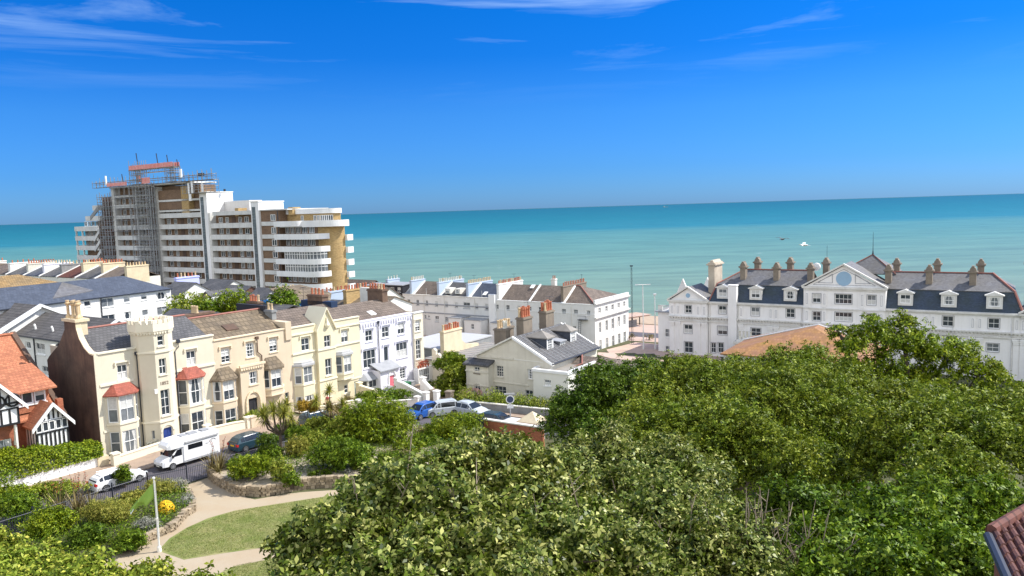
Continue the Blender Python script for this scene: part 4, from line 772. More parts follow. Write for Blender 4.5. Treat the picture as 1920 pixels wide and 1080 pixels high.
for x, m, cm_, n, y1, zz in ((-50.5, 'pale_blue_wall', 'pot_white', 8, 5.4, 13.4), (-41.9, 'pale_blue_wall', 'pot_white', 14, 10, 13.2), (-33.2, 'pale_blue_wall', 'pot_buff', 14, 10, 13.1), (-24.6, 'white_stucco', 'pot_red', 15, 10.2, 13.3), (-7.9, 'stack_stone', 'pot_red', 13, 10.6, 13.3)):
    chimney(t, x, y1/2+.15, 9.0, zz, .62, y1-.2, m, n, cm_, 'y', ph=.75, pr=.17)
    MB().slab([(x-.25, -.1, ZR+.1), (x+.75, -.1, ZR+.1), (x+.75, 5, 13.0), (x-.25, 5, 13.0)], .25).build('coping', 'white_paint', t)
MB().slab([(-16.35, -.1, ZR+.1), (-15.95, -.1, ZR+.1), (-15.95, 5, 13.05), (-16.35, 5, 13.05)], .25).build('coping', 'white_paint', t)
chimney(t, -14.6, 8.3, 11.5, 14.0, 1.0, 1.0, 'old_white', 2, 'pot_red', 'x')
for x, z in ((-39.6, 11.3), (-36.6, 11.3)):
    MB().box(x-.75, x+.75, .9, 3.2, 10.5, 11.75).build('dormer', 'old_white', t); 
    window(t, face_m('f', x, .9), (0, 11.1, 1.0, .9), 2, 2, '', -.0, fw=.06)
for x, y, z in ((-29.5, 1.0, 10.5), (-18.2, 3.6, 12.2)): MB().slab([(x, y, z), (x+1, y, z), (x+1, y+1, z+.65), (x, y+1, z+.65)], -.08).build('skylight', 'white_paint', t)
k = MB()
for i in range(11): k.box(-3.6+i*.02, -3.1+i*.02, -.35-i*.09, -.3-i*.09, 6.2-i*.42, 6.25-i*.42)
k.bar((-3.65, -.3, 6.4), (-3.4, -1.4, 1.8), .07); k.bar((-3.1, -.3, 6.4), (-2.85, -1.4, 1.8), .07); k.box(-3.7, -1.6, -1.0, -.05, 6.42, 6.5); k.bar((-1.6, -1, 6.5), (-1.6, -1, 7.3), .05); k.bar((-3.6, -1, 7.3), (-1.6, -1, 7.3), .05); k.build('fire_escape', 'iron', t)
for x in (-46.2, -39.9, -31.0, -22.6, -12.4, -5.6): MB().tube([(x, -.1, ZL-.1), (x, -.1, -1.5)], .05, 5).build('downpipe', 'old_white', t)
for x in (-49.0, -45.5, -38, -29): MB().bar((x, .15, ZL+.1), (x, .15, ZL+1.7), .07).build('vent_pipe', 'pole_white', t)
# rear outshots with small flat roofs
for x0, x1, z, y in ((-36, -32.6, 5.5, -3.6), (-31.8, -27.2, 5.2, -3.2), (-24.5, -20.8, 4.9, -3.0)):
    h_ = [((x0+x1)/2, z-1.4, .8, 1.2)]; walls(t, x0, x1, y, -.003, -2, z, 'white_stucco', front=h_, name='rear_extension'); window(t, face_m('f', 0, y), h_[0], 2, 2, 's'); MB().box(x0-.15, x1+.15, y-.15, -.004, z, z+.16).build('flat_roof', 'lead', t)
# --- darker range joining the terrace to the tall block
t = thing('dormer_terrace', 'grey roofed terrace with wide dark attic dormers, beside the curved brick flank', 'terrace', (-26.995, 187.693, 6.0), -34.0)
walls(t, -28, 0, 0, 10, -2, 9.4, 'white_stucco', name='wall'); roof_x(t, -28.0, -13.4, .1, 10, 9.4, 12.6, 'slate_brown', ov=0); roof_x(t, -13.4, -.1, .1, 10, 9.4, 12.0, 'slate_brown', ov=0)
for x0, x1, z, n in ((-13.2, -7.4, 11.7, 3), (-7.0, -.4, 12.1, 3)):
    hs_ = [(x0+(x1-x0)*(i+.5)/n, (9.8+z)/2-.05, 1.1, 1.25) for i in range(n)]; walls(t, x0, x1, .6, 4.6, 9.3, z, 'black_wall', front=hs_, name='dormer'); MB().slab([(x0-.2, .4, z+.02), (x1+.2, .4, z+.02), (x1+.2, 5, z+.35), (x0-.2, 5, z+.35)], .18).build('dormer_roof', 'lead', t)
    for h in hs_: window(t, face_m('f', 0, .6), h, 2, 2, '', .12)
chimney(t, -28.2, 5.2, 8.5, 13.4, .9, 8.0, 'golden_brick', 10, 'pot_red', 'y'); chimney(t, -7.2, 4.6, 9.5, 13.2, .6, 4.5, 'pale_blue_wall', 4, 'pot_white', 'y'); MB().slab([(-28.6, -.1, 9.6), (-27.7, -.1, 9.6), (-27.7, 5, 12.9), (-28.6, 5, 12.9)], .3).build('coping', 'old_white', t)
# ---------------------------------------------------------------- villa
t = thing('villa', 'cream stucco villa with wide gable, leaded slate roof, dormers and clustered chimneys', 'house', (-5.75, 89.95, 13.7), -34.0)
fw_ = [(4.88, 3.69, 0.98, 1.29), (9.03, 3.75, 0.63, 1.12), (4.86, 1.18, 1.65, 1.52), (8.82, 1.16, 1.04, 1.46)]
GX0, GX1, GE, GA, GXA, GL = 1.64, 11.8, 5.3, 7.75, 6.9, 10.9
walls(t, GX0, GX1, 0, GL, -1.5, GE, 'villa_stucco', front=fw_, gx=(GA, GXA))
for i, h in enumerate(fw_): window(t, F0, h, (3, 3, 3, 2)[i], (4, 4, 3, 3)[i], 's', tm='villa_stucco', fm='old_white' if i in (0, 2) else 'white_paint', gm='glass')
roof_y(t, GX0, GX1, -.25, GL, GE, GA+.12, 'slate', xr=GXA, ov=.35)
MB().slab([(GX1+.36, -.32, GE-.02), (GX1+.36, -.02, GE-.02), (GXA, -.02, GA+.2), (GXA, -.32, GA+.2)], .3).build('verge', 'white_paint', t); MB().slab([(GX0-.36, -.3, GE), (GXA, -.3, GA+.2), (GXA, .05, GA+.2), (GX0-.36, .05, GE)], .2).build('verge', 'old_white', t)
MB().slab([(GX1+.36, GL-.25, GE-.02), (GX1+.36, GL, GE-.02), (GXA, GL, GA+.22), (GXA, GL-.25, GA+.22)], .3).build('verge', 'white_paint', t)
MB().tube([(GX1+.42, -.3, GE-.1), (GX1+.42, GL, GE-.1)], .09, 6).build('gutter', 'iron', t); pipe(t, [(GX1+.3, -.15, GE-.3), (GX1+.0, -.15, GE-.7), (GX1-.1, -.15, 4.4)], 'old_white')
k = MB()
for i in range(13): y = .3+i*.82; k.slab([(GX1+.34, y, GE+.05), (GX1+.34, y+.05, GE+.05), (GXA+.1, y+.05, GA+.12), (GXA+.1, y, GA+.12)], .06)
k.build('lead_roll', 'lead', t)
strip(t, 'string_course', 'villa_stucco', GX0, 8.8, 2.35, 2.48); strip(t, 'string_course', 'villa_stucco', GX0, 6.9, GE-.1, GE+.06, 0, .12); strip(t, 'string_course', 'villa_clean', 6.9, GX1-1, GE-.08, GE, 0, .05)
pw2 = [(2.33, 3.8, 0.78, 0.76), (2.31, 1.44, 0.84, 1.36)]
walls(t, .75, 3.95, -1.0, -.004, -1.5, 4.45, 'villa_stucco', front=pw2, name='porch'); window(t, face_m('f', 0, -1.0), pw2[0], 2, 2, 's', tm='stack_stone', gm='glass'); window(t, face_m('f', 0, -1.0), pw2[1], 2, 4, 's', tm='villa_stucco', gm='glass')
MB().slab([(.5, -1.3, 4.5), (4.2, -1.3, 4.5), (4.2, 0.1, 5.0), (.5, 0.1, 5.0)], .2).build('porch_roof', 'slate', t); MB().box(.68, 4.02, -1.1, -.9, 3.55, 3.7).box(.68, 4.02, -1.1, -.9, 1.95, 2.05).build('string_course', 'villa_stucco', t)
gothic(pw2[1][0], pw2[1][1]-.2, pw2[1][2], pw2[1][3]-.5, -1.0, 'villa_stucco', t, .06, .12)
ew = (12.04, 3.32, 0.84, 0.68)
walls(t, 10.2, 14.6, -1.2, 6, -1.5, 4.45, 'villa_clean', front=[ew], name='side_extension', top=False); window(t, face_m('f', 0, -1.2), ew, 3, 2, 's', tm='white_paint', gm='glass'); MB().box(10.1, 14.7, -1.35, -.95, 4.45, 4.75).box(14.3, 14.7, -.95, 6, 4.45, 4.75).box(10.1, 10.45, -.95, -.005, 4.45, 4.85).build('parapet', 'white_paint', t)
MB().slab([(10.45, -.94, 4.42), (14.3, -.94, 4.42), (14.3, 6, 4.42), (10.45, 6, 4.42)], .1).build('flat_roof', 'roof_felt', t)
# lean-to hipped roof of the rear wing on the right
walls(t, GX1+.02, 18.5, 2.5, GL, -1.5, 3.9, 'villa_clean', name='rear_wing'); k = MB(); k.slab([(12, 1.8, 3.9), (18.8, 1.8, 3.9), (16.5, 6.4, 5.0), (12, 6.4, 5.0)], .1); k.slab([(12, GL, 3.9), (12, 6.4, 5.0), (16.5, 6.4, 5.0), (18.8, GL, 3.9)], .1); k.slab([(18.8, 1.8, 3.9), (18.8, GL, 3.9), (16.5, 6.4, 5.0)], .1); k.build('rear_roof', 'slate_brown', t)
MB().tube([(12, 1.8, 4.0), (13.5, 4.0, 4.6), (12.2, 6.4, 5.1)], .1, 5).build('hip_ridge', 'ridge_red', t)
for (y, n_) in ((2.7, 2), (8.1, 2)):
    xf = 10.1; k = [(1.3/2+y-.65, 6.85, .9, 1.15)]; k = [(y, 6.85, .95, 1.2)]; walls(t, 7.2, xf, y-.68, y+.68, 5.6, 7.6, 'slate_new', right=k, name='dormer', rev=.08); o_ = window(t, face_m('r', xf, 0), k[0], 2, 4, 's', .08, gm='glass_pale')
    q = MB(); f_ = face_m('r', xf, 0); q.M = f_; q.box(y-.7, y-.5, -.03, .0, 5.9, 7.6); q.box(y+.5, y+.7, -.03, .0, 5.9, 7.6); q.build('dormer_cheek', 'white_paint', t)
    q = MB(); e = .2; A_ = [(7.1, y-.68-e, 7.6), (xf+e, y-.68-e, 7.6), (xf+e, y+.68+e, 7.6), (7.1, y+.68+e, 7.6)]; ap = (9.0, y, 8.35)
    for i in range(4): q.slab([A_[i], A_[(i+1) % 4], ap], .1)
    q.build('dormer_roof', 'roof_felt', t)
    MB().tube([(9.0, y, 8.34), (9.0, y, 8.5)], [.09, .03], 6).build('finial', 'white_paint', t)
k = [(5.45, 6.35, 1.1, .5)]; walls(t, 8.2, 10.15, 4.85, 6.1, 5.8, 6.75, 'lead', right=k, name='dormer', rev=.06); window(t, face_m('r', 10.15, 0), k[0], 2, 1, 's', .06); MB().slab([(7.9, 4.7, 7.0), (10.3, 4.7, 6.78), (10.3, 6.25, 6.78), (7.9, 6.25, 7.0)], .1).build('dormer_roof', 'lead', t)
chimney(t, 5.9, 3.9, 6.8, 9.6, 1.0, 1.9, 'stack_stone', 4, 'pot_red', 'y', ph=1.1, pr=.19, rows=2); chimney(t, 5.7, 9.3, 6.8, 9.65, 1.0, 1.9, 'stack_stone', 4, 'pot_red', 'y', ph=1.1, pr=.19, rows=2)
chimney(t, 3.0, 5.2, 5.0, 8.2, .9, 2.9, 'stack_stone', 6, 'pot_red', 'y', ph=.8, pr=.17, rows=1, ) if False else chimney(t, 2.6, 4.4, 5.0, 8.1, .9, 2.9, 'stack_stone', 6, 'pot_buff', 'y', ph=.9, pr=.19)
chimney(t, 4.3, 2.2, 6.2, 8.35, .8, .9, 'stack_stone', 2, 'pot_white', 'y', ph=.9, pr=.18)
# --- low flat-roofed outbuildings left of the villa
t = thing('low_outbuilding', 'low flat-roofed building with felt and lead roof, left of the villa', 'building', (-0.438, 97.826, 13.7), -34.0)
walls(t, -14.5, 1.6, 0, 14, -3, 1.7, 'villa_stucco'); k = MB().box(-14.7, 1.6, -.2, 14.2, 1.7, 1.9); k.build('flat_roof', 'roof_felt', t)
for i in range(7): pass
k = MB()
for i in range(11): k.box(-14.7, 1.6, .6+i*1.2, .68+i*1.2, 1.9, 1.96)
k.build('roof_batten', 'lead_white', t); MB().box(-4.4, -2.0, 5, 7.4, 1.97, 2.6).build('skylight_kerb', 'old_white', t); MB().slab([(-4.5, 4.9, 2.64), (-1.9, 4.9, 2.64), (-1.9, 7.5, 3.3), (-4.5, 7.5, 3.3)], .1).build('skylight', 'glass_pale', t)
t = thing('low_outbuilding', 'low block under a tall cream chimney wall of red pots, behind the lilac house', 'building', (-10.257, 107.947, 13.7), -34.0)
walls(t, -9.5, -.6, .4, 13, -4, 2.5, 'grey_render'); MB().box(-9.7, -.5, .2, 13.2, 2.5, 2.7).build('flat_roof', 'lead_white', t)
c_ = chimney(t, 0, 2.2, -4, 5.3, .7, 4.2, 'stack_buff', 8, 'pot_red', 'y', ph=.85, pr=.18); MB().prism([(4.31, -3), (4.31, 3.4), (5.4, 2.6), (8.4, 2.3), (8.4, -3)], -.3, .3, 'x').build('shoulder_wall', 'stack_buff', t)
# ---------------------------------------------------------------- the grand hotel
t = thing('grand_hotel', 'grand white hotel with blue slate mansard roof and a blue disc in its central pediment', 'hotel', (38.578, 150.0, 5.0), -33.0)
M0 = F0; ML = face_m('f', 0, -.45); MC_ = face_m('f', 0, -.5)
pav = [(-3.96, 10.02, 1.31, 1.52), (-4.01, 6.01, 1.67, 1.72), (-3.96, 2.33, 1.71, 2.21)]
lf = [(2.77, 10.14, 1.49, 1.55), (9.12, 10.08, 1.55, 1.6), (15.58, 10.11, 1.52, 1.65), (2.77, 6.07, 1.87, 1.68), (9.22, 6.14, 1.84, 1.55), (15.56, 6.06, 1.78, 1.47), (0.96, 2.52, 0.95, 1.98), (2.43, 2.63, 1.04, 1.98)]
cf = [(20.3, 9.86, 1.39, 1.65), (20.27, 13.16, 1.38, 1.64), (24.81, 13.17, 2.82, 1.74), (29.41, 13.14, 1.41, 1.76), (24.86, 9.96, 2.83, 1.58), (29.45, 9.94, 1.45, 1.56)]
rf = [(34.6, 9.93, 1.66, 1.65), (41.13, 9.98, 1.6, 1.7), (47.66, 9.96, 1.56, 1.65), (47.62, 5.96, 1.73, 1.36)]
rf += [(34.8, 6.6, 2.0, 1.7), (41.4, 6.6, 2.0, 1.7)]+[(x, z, 1.5, 2.2) for x in (34.8, 41.4, 47.9) for z in (2.6,)]
cf += [(x, z, 1.5, 2.1) for x in (20, 24.8, 29.6) for z in (6.4, 2.3)]
lf += [(x, 2.2, 1.5, 2.3) for x in (9.6, 15.5)]+[(15.3, 6.7, 1.7, 1.5)][:0]
walls(t, 0, 18.0, 0, 13, -2, 11.5, 'hotel_stucco', front=lf); walls(t, 31.6, 52.2, 0, 13, -2, 11.5, 'hotel_stucco', front=rf, name='wall')
walls(t, -8.0, -.1, -.45, 13, -2, 11.5, 'hotel_stucco', front=pav, name='pavilion'); walls(t, 18.0, 31.62, -.5, 13, -2, 15.0, 'hotel_stucco', front=cf, name='centre_block')
lw_ = [(-8.68, 4.77, 1.31, 1.7), (-8.67, 1.37, 1.28, 1.38)]
walls(t, -10.8, -8.002, .6, 12, -2, 9.0, 'hotel_stucco', front=lw_, name='side_wing', top=True)
for h in lw_: window(t, face_m('f', 0, .6), h, 2, 2, 's', fw=.09)
for hs_, M in ((pav, ML), (lf, M0), (cf, MC_), (rf, M0)):
    for h in hs_: window(t, M, h, 2 if h[2] < 2.6 else 4, 2, 'sa', fw=.075, tm='grey_trim', gm='glass' if RW.random() < .85 else 'glass_pale')
for x0, x1, y, z in ((-.1, 18, 0, 11.5), (31.6, 52.2, 0, 11.5)): k = MB(); k.box(x0, x1, y-.45, y+.3, z-.1, z+.2); k.box(x0, x1, y-.2, y-.001, z-.35, z-.101); k.build('cornice', 'hotel_trim', t)
for x0, x1, y in ((-8.05, -.05, -.45), (-.05, 18, 0), (17.95, 31.65, -.5), (31.65, 52.2, 0)):
    k = MB(); k.box(x0-.12, x1+.02, y-.5, y-.001, 8.42, 8.62); k.build('cornice', 'hotel_trim', t); k = MB(); k.box(x0-.05, x1, y-.26, y-.001, 7.6, 7.85); n_ = int((x1-x0)/.55)
    for i in range(n_): xx = x0+.2+i*.55; k.box(xx, xx+.26, y-.42, y-.001, 8.14, 8.4)
    k.build('dentil', 'hotel_trim', t)
# pilasters with sunk panels and capitals
def pilaster(x, y, z0, z1, w=.8, cap=True, panel=True):
    k = MB(); k.box(x-w/2, x+w/2, y-.12, y-.001, z0, z1)
    if cap: k.box(x-w/2-.14, x+w/2+.14, y-.32, y-.001, z1-.55, z1-.3); k.box(x-w/2-.05, x+w/2+.05, y-.24, y-.001, z1-.9, z1-.551); k.box(x-w/2-.2, x+w/2+.2, y-.38, y-.001, z1-.299, z1)
    o = k.build('pilaster', 'hotel_stucco', t)
    if panel: f = MB(); a, b = x-w*.2, x+w*.2; f.box(a, b, y-.135, y-.121, z0+.5, z0+.55); f.box(a, b, y-.135, y-.121, z1-.55, z1-.5); f.box(a, a+.05, y-.135, y-.121, z0+.55, z1-.55); f.box(b-.05, b, y-.135, y-.121, z0+.55, z1-.55); f.build('panel', 'grey_line', o)
for x in (-7.3, -6.1, -1.9, -.7): pilaster(x, -.45, 8.63, 11.1, .75, False); pilaster(x, -.45, -2, 7.55, .75, True, False)
for x in (6.4, 12.0, 13.0, 33.6, 37.9, 38.9, 44.7, 45.7, 50.8, 51.7): pilaster(x, 0, 8.63, 11.1, .7, False); pilaster(x, 0, -2, 7.55, .75, True, False)
for x in (18.6, 21.6, 27.9, 31.0): pilaster(x, -.5, 8.63, 11.2, .75, False); pilaster(x, -.5, 11.6, 14.5, .75, False); pilaster(x, -.5, -2, 7.55, .75, True, False)
MB().box(17.9, 31.7, -.75, -.501, 11.2, 11.4).build('cornice', 'hotel_trim', t)
def pediment(x0, x1, z, za, y, disc, dep, rm='slate_light'):
    xa = (x0+x1)/2; k = MB(); k.poly([(x0+.3, y+.1, z+.1), (x1-.3, y+.1, z+.1), (xa, y+.1, za-.25)]); o = k.build('pediment', 'hotel_stucco', t)
    f = MB(); f.box(x0-.25, x1+.25, y-.35, y+.12, z-.25, z+.12); f.box(x0, x1, y-.15, y+.1, z-.6, z-.251)
    for a, b in (((x0-.35, z+.1), (xa, za)), ((xa, za), (x1+.35, z+.1))): f.slab([(a[0], y-.4, a[1]+.16), (b[0], y-.4, b[1]+.16), (b[0], y+.15, b[1]+.16), (a[0], y+.15, a[1]+.16)], .3)
    f.build('moulding', 'hotel_trim', o)
    d = MB(face_m('f')); d.M = Matrix.Translation((xa, y+.1, z+(za-z)*.38)) @ Matrix.Rotation(rad(90), 4, 'X'); d.cyl(0, 0, 0, .05, disc, disc, 28); d.build('blue_disc', 'hotel_blue', o)
    if disc > .6:
        q = MB()
        for s in (-1, 1):
            P = [(xa+s*1.9, z+.8), (xa+s*(x1-x0)*.32, z+.8), (xa+s*1.9, z+2.4)]
            for a, b in zip(P, P[1:]+P[:1]): q.bar((a[0], y+.07, a[1]), (b[0], y+.07, b[1]), .07)
        P = [(x0+1.6, z+.45), (x1-1.6, z+.45), (xa, za-.9)]
        for a, b in zip(P, P[1:]+P[:1]): q.bar((a[0], y+.08, a[1]), (b[0], y+.08, b[1]), .06)
        q.build('relief', 'grey_line', o)
    r = MB(); r.slab([(x0-.3, y+.16, z+.1), (xa, y+.16, za), (xa, y+dep, za), (x0-.3, y+dep, z+.1)], .15); r.slab([(xa, y+.16, za), (x1+.3, y+.16, z+.1), (x1+.3, y+dep, z+.1), (xa, y+dep, za)], .15); r.build('pediment_roof', rm, t)
pediment(-8.0, -.1, 11.7, 14.5, -.45, .45, 8); pediment(18.0, 31.62, 15.2, 19.4, -.5, 1.3, 8); pediment(51.3, 60, 11.7, 14.6, -.45, .45, 8)
walls(t, 52.3, 60, -.45, 13, -2, 11.5, 'hotel_stucco', name='pavilion'); pilaster(53.2, -.45, -2, 7.55, .9, True, False); pilaster(54.6, -.45, -2, 7.55, .9, True, False); k = MB(); k.box(52.25, 60, -.95, -.451, 8.42, 8.62); k.build('cornice', 'hotel_trim', t)
# mansards: steep lower slope, shallow upper slope, chimney stacks
def mansard(x0, x1, hl, hr):
    k = MB(); a, b = x0+hl*.6, x1-hr*.6
    k.slab([(x0, .35, 11.7), (x1, .35, 11.7), (b, 1.8, 15.0), (a, 1.8, 15.0)], .15)
    if hl: k.slab([(x0, 11.5, 11.7), (x0, .35, 11.7), (a, 1.8, 15.0), (a, 10, 15.0)], .15)
    if hr: k.slab([(x1, .35, 11.7), (x1, 11.5, 11.7), (b, 10, 15.0), (b, 1.8, 15.0)], .15)
    k.build('mansard_slope', 'slate_blue', t)
    c, d = a+hl*2.0, b-hr*1.6; k = MB(); k.slab([(a-.1, 1.6, 15.03), (b+.1, 1.6, 15.03), (d, 7, 17.5), (c, 7, 17.5)], .12); k.slab([(b+.1, 12, 15.03), (a-.1, 12, 15.03), (c, 7, 17.5), (d, 7, 17.5)], .12)
    if hl: k.slab([(a-.1, 12, 15.03), (a-.1, 1.6, 15.03), (c, 7, 17.5)], .12)
    if hr: k.slab([(b+.1, 1.6, 15.03), (b+.1, 12, 15.03), (d, 7, 17.5)], .12)
    k.build('upper_slope', 'slate_light', t); r = MB(); r.tube([(c, 7, 17.58), (d, 7, 17.58)], .14, 6)
    if hl: r.tube([(c, 7, 17.58), (a, 1.7, 15.1), (x0, .4, 11.8)], .14, 6)
    if hr: r.tube([(d, 7, 17.58), (b, 1.7, 15.1), (x1, .4, 11.8)], .2, 6)
    r.build('ridge', 'ridge_red', t)
mansard(.0, 18.2, 2.0, 0); mansard(31.5, 51.6, 0, 2.0)
def hotel_stack(x, y, z0, z1, w=1.0, d=1.5):
    k = MB(); k.box(x-w/2, x+w/2, y-d/2, y+d/2, z0, z1-1.2); k.box(x-w/2-.25, x+w/2+.25, y-d/2-.25, y+d/2+.25, z1-1.2, z1-.95); k.box(x-w/2-.1, x+w/2+.1, y-d/2-.1, y+d/2+.1, z1-1.35, z1-1.201)
    P = [(x+math.cos(rad(i*22.5))*(w/2+.02), z1-.95+max(0, math.sin(rad(i*22.5)))*.75) for i in range(9)]
    k.prism(P, y-d/2+.05, y+d/2-.05); k.box(x-.2, x+.2, y-d/2, y+d/2, z1-.25, z1-.05); o = k.build('chimney', 'stack_stone', t); MB().cyl(x, y-d/2, z1-.9, z1-.899, .01).M; return o
for x, zt in ((5.75, 19.4), (12.1, 19.3), (18.3, 19.3), (31.5, 19.2), (37.9, 19.2), (44.4, 19.1)): hotel_stack(x, 4, 15.3, zt)
for x, zt in ((7.3, 20.0), (13.6, 20.0), (20.2, 20.0), (32.3, 20.0), (38.8, 20.0), (45.4, 20.0)): hotel_stack(x, 8.4, 16.5, zt)
hotel_stack(52.6, 8, 12, 20.3, 1.6, 2.4)
c_ = MB(); c_.box(-1.7, -.4, 5, 10, 11.5, 18.4); c_.box(-2.0, -.1, 4.7, 10.3, 18.4, 18.7); c_.box(-1.75, -.35, 4.9, 10.1, 18.7, 18.95); c_.prism([(-1.5, 18.95), (-1.3, 19.4), (-.8, 19.4), (-.6, 18.95)], 5.2, 9.8); c_.build('chimney', 'stack_pale', t)
for x in [2.7, 9.05, 15.39, 34.61, 41.14, 47.65]:
    hh = [(x, 13.45, 1.6, 1.5)]; walls(t, x-1.15, x+1.15, .42, 2.8, 12.3, 14.4, 'hotel_trim', front=hh, name='dormer', rev=.1); window(t, face_m('f', 0, .42), hh[0], 2, 2, 'sc', .1, fw=.09, tm='hotel_trim')
    k = MB(); k.box(x-1.4, x+1.4, .2, 2.9, 14.4, 14.55); k.prism([(x-1.35, 14.551), (x+1.35, 14.551), (x, 15.1)], .2, 2.9); k.build('dormer_roof', 'hotel_trim', t)
MB().box(4.1, 5.7, -.75, .4, -2, 14.95).box(4.0, 5.8, -.85, .5, 14.95, 15.15).build('chimney_breast', 'hotel_stucco', t)
for x in (.35, 5.95, 17.6, 32.1, 41.9, 50.2): pipe(t, [(x, -.12, 11.2), (x, -.12, 8.9), (x, -.55, 8.5), (x, -.55, 8.3), (x, -.12, 7.6), (x, -.12, -1.5)], 'hotel_trim', .07)
# low outshot chimney, roof tank, aerials, raised pyramid roof behind the pediment
c_ = MB(); c_.box(6.2, 9.6, -3.4, -.8, -2, 4.3); c_.box(6.0, 9.8, -3.6, -.801, 4.3, 4.75); c_.box(6.5, 9.3, -3.3, -.802, 4.75, 5.1); c_ = c_.build('outshot', 'hotel_trim', t)
for i in range(4): MB().lathe(6.9+i*.68, -2.4, [(.28, 5.1), (.3, 5.4), (.2, 5.6), (.18, 6.4), (.28, 6.6), (.2, 6.65)], 8).build('chimney_pot', 'pot_white', c_)
k = MB(); k.slab([(22.5, 6, 17.2), (32.5, 6, 17.2), (28, 10.5, 20.4)], .15); k.slab([(32.5, 6, 17.2), (32.5, 15, 17.2), (28, 10.5, 20.4)], .15); k.slab([(32.5, 15, 17.2), (22.5, 15, 17.2), (28, 10.5, 20.4)], .15); k.slab([(22.5, 15, 17.2), (22.5, 6, 17.2), (28, 10.5, 20.4)], .15); k.build('tower_roof', 'slate_light', t)
MB().tube([(22.6, 6, 17.25), (28, 10.5, 20.45), (32.4, 6, 17.25)], .12, 5).build('ridge', 'ridge_red', t); MB().tube([(28, 10.5, 20.3), (28, 10.5, 21.3), (28, 10.5, 24.6)], [.2, .06, .025], 6).build('flagpole', 'iron', t)
MB().tube([(20.3, 8.4, 19.9), (20.3, 8.4, 22.2)], .03, 5).build('aerial', 'iron', t); MB(Matrix.Translation((18.8, 6.6, 18.3)) @ Matrix.Rotation(rad(90), 4, 'X')).cyl(0, 0, 0, .7, .75, .75, 20).cyl(0, 0, .71, .75, .45, .45, 16).build('extract_fan', 'white_paint', t)
for i in range(2): MB().prism([(-12.5+i*5, 10), (-8.5+i*5, 10), (-10.5+i*5, 14.6+i*.3)], 14+i*1.5, 14.6+i*1.5).build('far_gable', 'hotel_trim', t)
k = MB(); k.box(-11.3, -8.0, .1, .599, 9.0, 9.25); k.box(-11.3, -10.8, .6, 12, 9.0, 9.25); k.build('cornice', 'grey_line', t)
k = MB(); k.box(-10.8, -9.9, .62, .9, 9.26, 10.4); k.box(-10.8, -8.1, .62, .8, 10.3, 10.45)
for i in range(7): k.cyl(-9.7+i*.25, .72, 9.26, 10.3, .08, .05, 6)
k.build('balustrade', 'hotel_trim', t)
# --- rust coloured roof in front of the hotel
RB = (46.83, 118.0, 16.19); RBz = RB[2]
t = thing('hall', 'hall with a broad rust-orange hipped roof, standing before the hotel', 'hall', (RB[0], RB[1], tz(RB[0], RB[1])), -33.0); zz = RBz-tz(RB[0], RB[1])
k = MB(); e = zz-3.4; k.slab([(-11, -8.5, e), (9.5, -8.5, e), (9.5, 7, e-.0), (0, 3.0, zz), (0, -.2, zz)], .01) if False else None
k.slab([(-12, -9.0, e), (10, -9.0, e), (0, 0, zz)], .2); k.slab([(10, -9, e), (10, 8, e), (0, 3.0, zz), (0, 0, zz)], .2); k.slab([(-12, 8, e), (-12, -9, e), (0, 0, zz), (0, 3.0, zz)], .2); k.slab([(10, 8, e), (-12, 8, e), (0, 3, zz)], .2)
k.build('roof', 'rust_sheet', t); MB().tube([(-12, 3.2, e+.2), (0, 3.05, zz+.06), (10, 3.2, e+.4)], .16, 5).build('ridge', 'white_paint', t); walls(t, -11.6, 9.6, -8.6, 7.6, 0, e, 'white_stucco', front=[(x, e-2, 1.2, 1.6) for x in (-8, -4, 0, 4, 8)], rev=.2)
for x in (-8, -4, 0, 4, 8): window(t, face_m('f', 0, -8.6), (x, e-2, 1.2, 1.6), 2, 2, 's')

# ---------------------------------------------------------------- long liner-like apartment block
t = thing('apartment_block', 'huge long white and brick apartment block with stacked balconies and a rounded brick end', 'building', (-39.597, 175.0, 5.0), -34.0)
TOPS = [29.6-2.93*i for i in range(8)]; D_ = 1.7
def core(x0, x1, z, m='deck_brick', y0=D_, y1=13, name='wall', zb=-3): return MB().box(x0, x1, y0, y1, zb, z).build(name, m, t)
def band(x0, x1, z, m='deck_white', y=0, h=1.27, name='balcony'): k = MB(); k.box(x0, x1, y, y+.16, z-h, z); k.box(x0, x1, y+.161, D_-.004, z-h, z-h+.25); return k.build(name, m, t)
def fin(x0, x1, z0, z1, m='concrete', y0=-.06, y1=D_-.002): return MB().box(x0, x1, y0, y1, z0, z1).build('fin_wall', m, t)
WC = [0]; OV = [MB(), MB()]
def blk_win(x, z, w=1.3, h=1.45, y=D_, n=2, M=None):
    f = OV[0] if WC[0] >= 100 else MB(M); g = OV[1] if WC[0] >= 100 else MB(M); f.M = g.M = M; a, b = x-w/2, x+w/2
    f.box(a, a+.09, y-.12, y-.01, z, z+h); f.box(b-.09, b, y-.12, y-.01, z, z+h); f.box(a+.09, b-.09, y-.12, y-.01, z, z+.1); f.box(a+.09, b-.09, y-.12, y-.01, z+h-.1, z+h)
    for i in range(1, n): xx = a+w*i/n; f.box(xx-.05, xx+.05, y-.12, y-.01, z+.1, z+h-.1)
    g.poly([(a+.05, y-.04, z+.05), (b-.05, y-.04, z+.05), (b-.05, y-.04, z+h-.05), (a+.05, y-.04, z+h-.05)])
    if WC[0] < 100: o = f.build('window', 'white_paint', t); g.build('pane', 'glass' if RW.random() < .5 else 'glass_pale', o)
    WC[0] += 1
def bay_row(x0, x1, z, n, doors=True):
    for i in range(n):
        x = x0+(x1-x0)*(i+.5)/n
        if doors and i % 5 == 2: MB().box(x-.75, x+.75, D_-.09, D_-.004, z-.9, z+1.55).build('door', 'brown_wood', t)
        else: blk_win(x, z+.08, 1.25 if i % 2 else 1.6, 1.4)
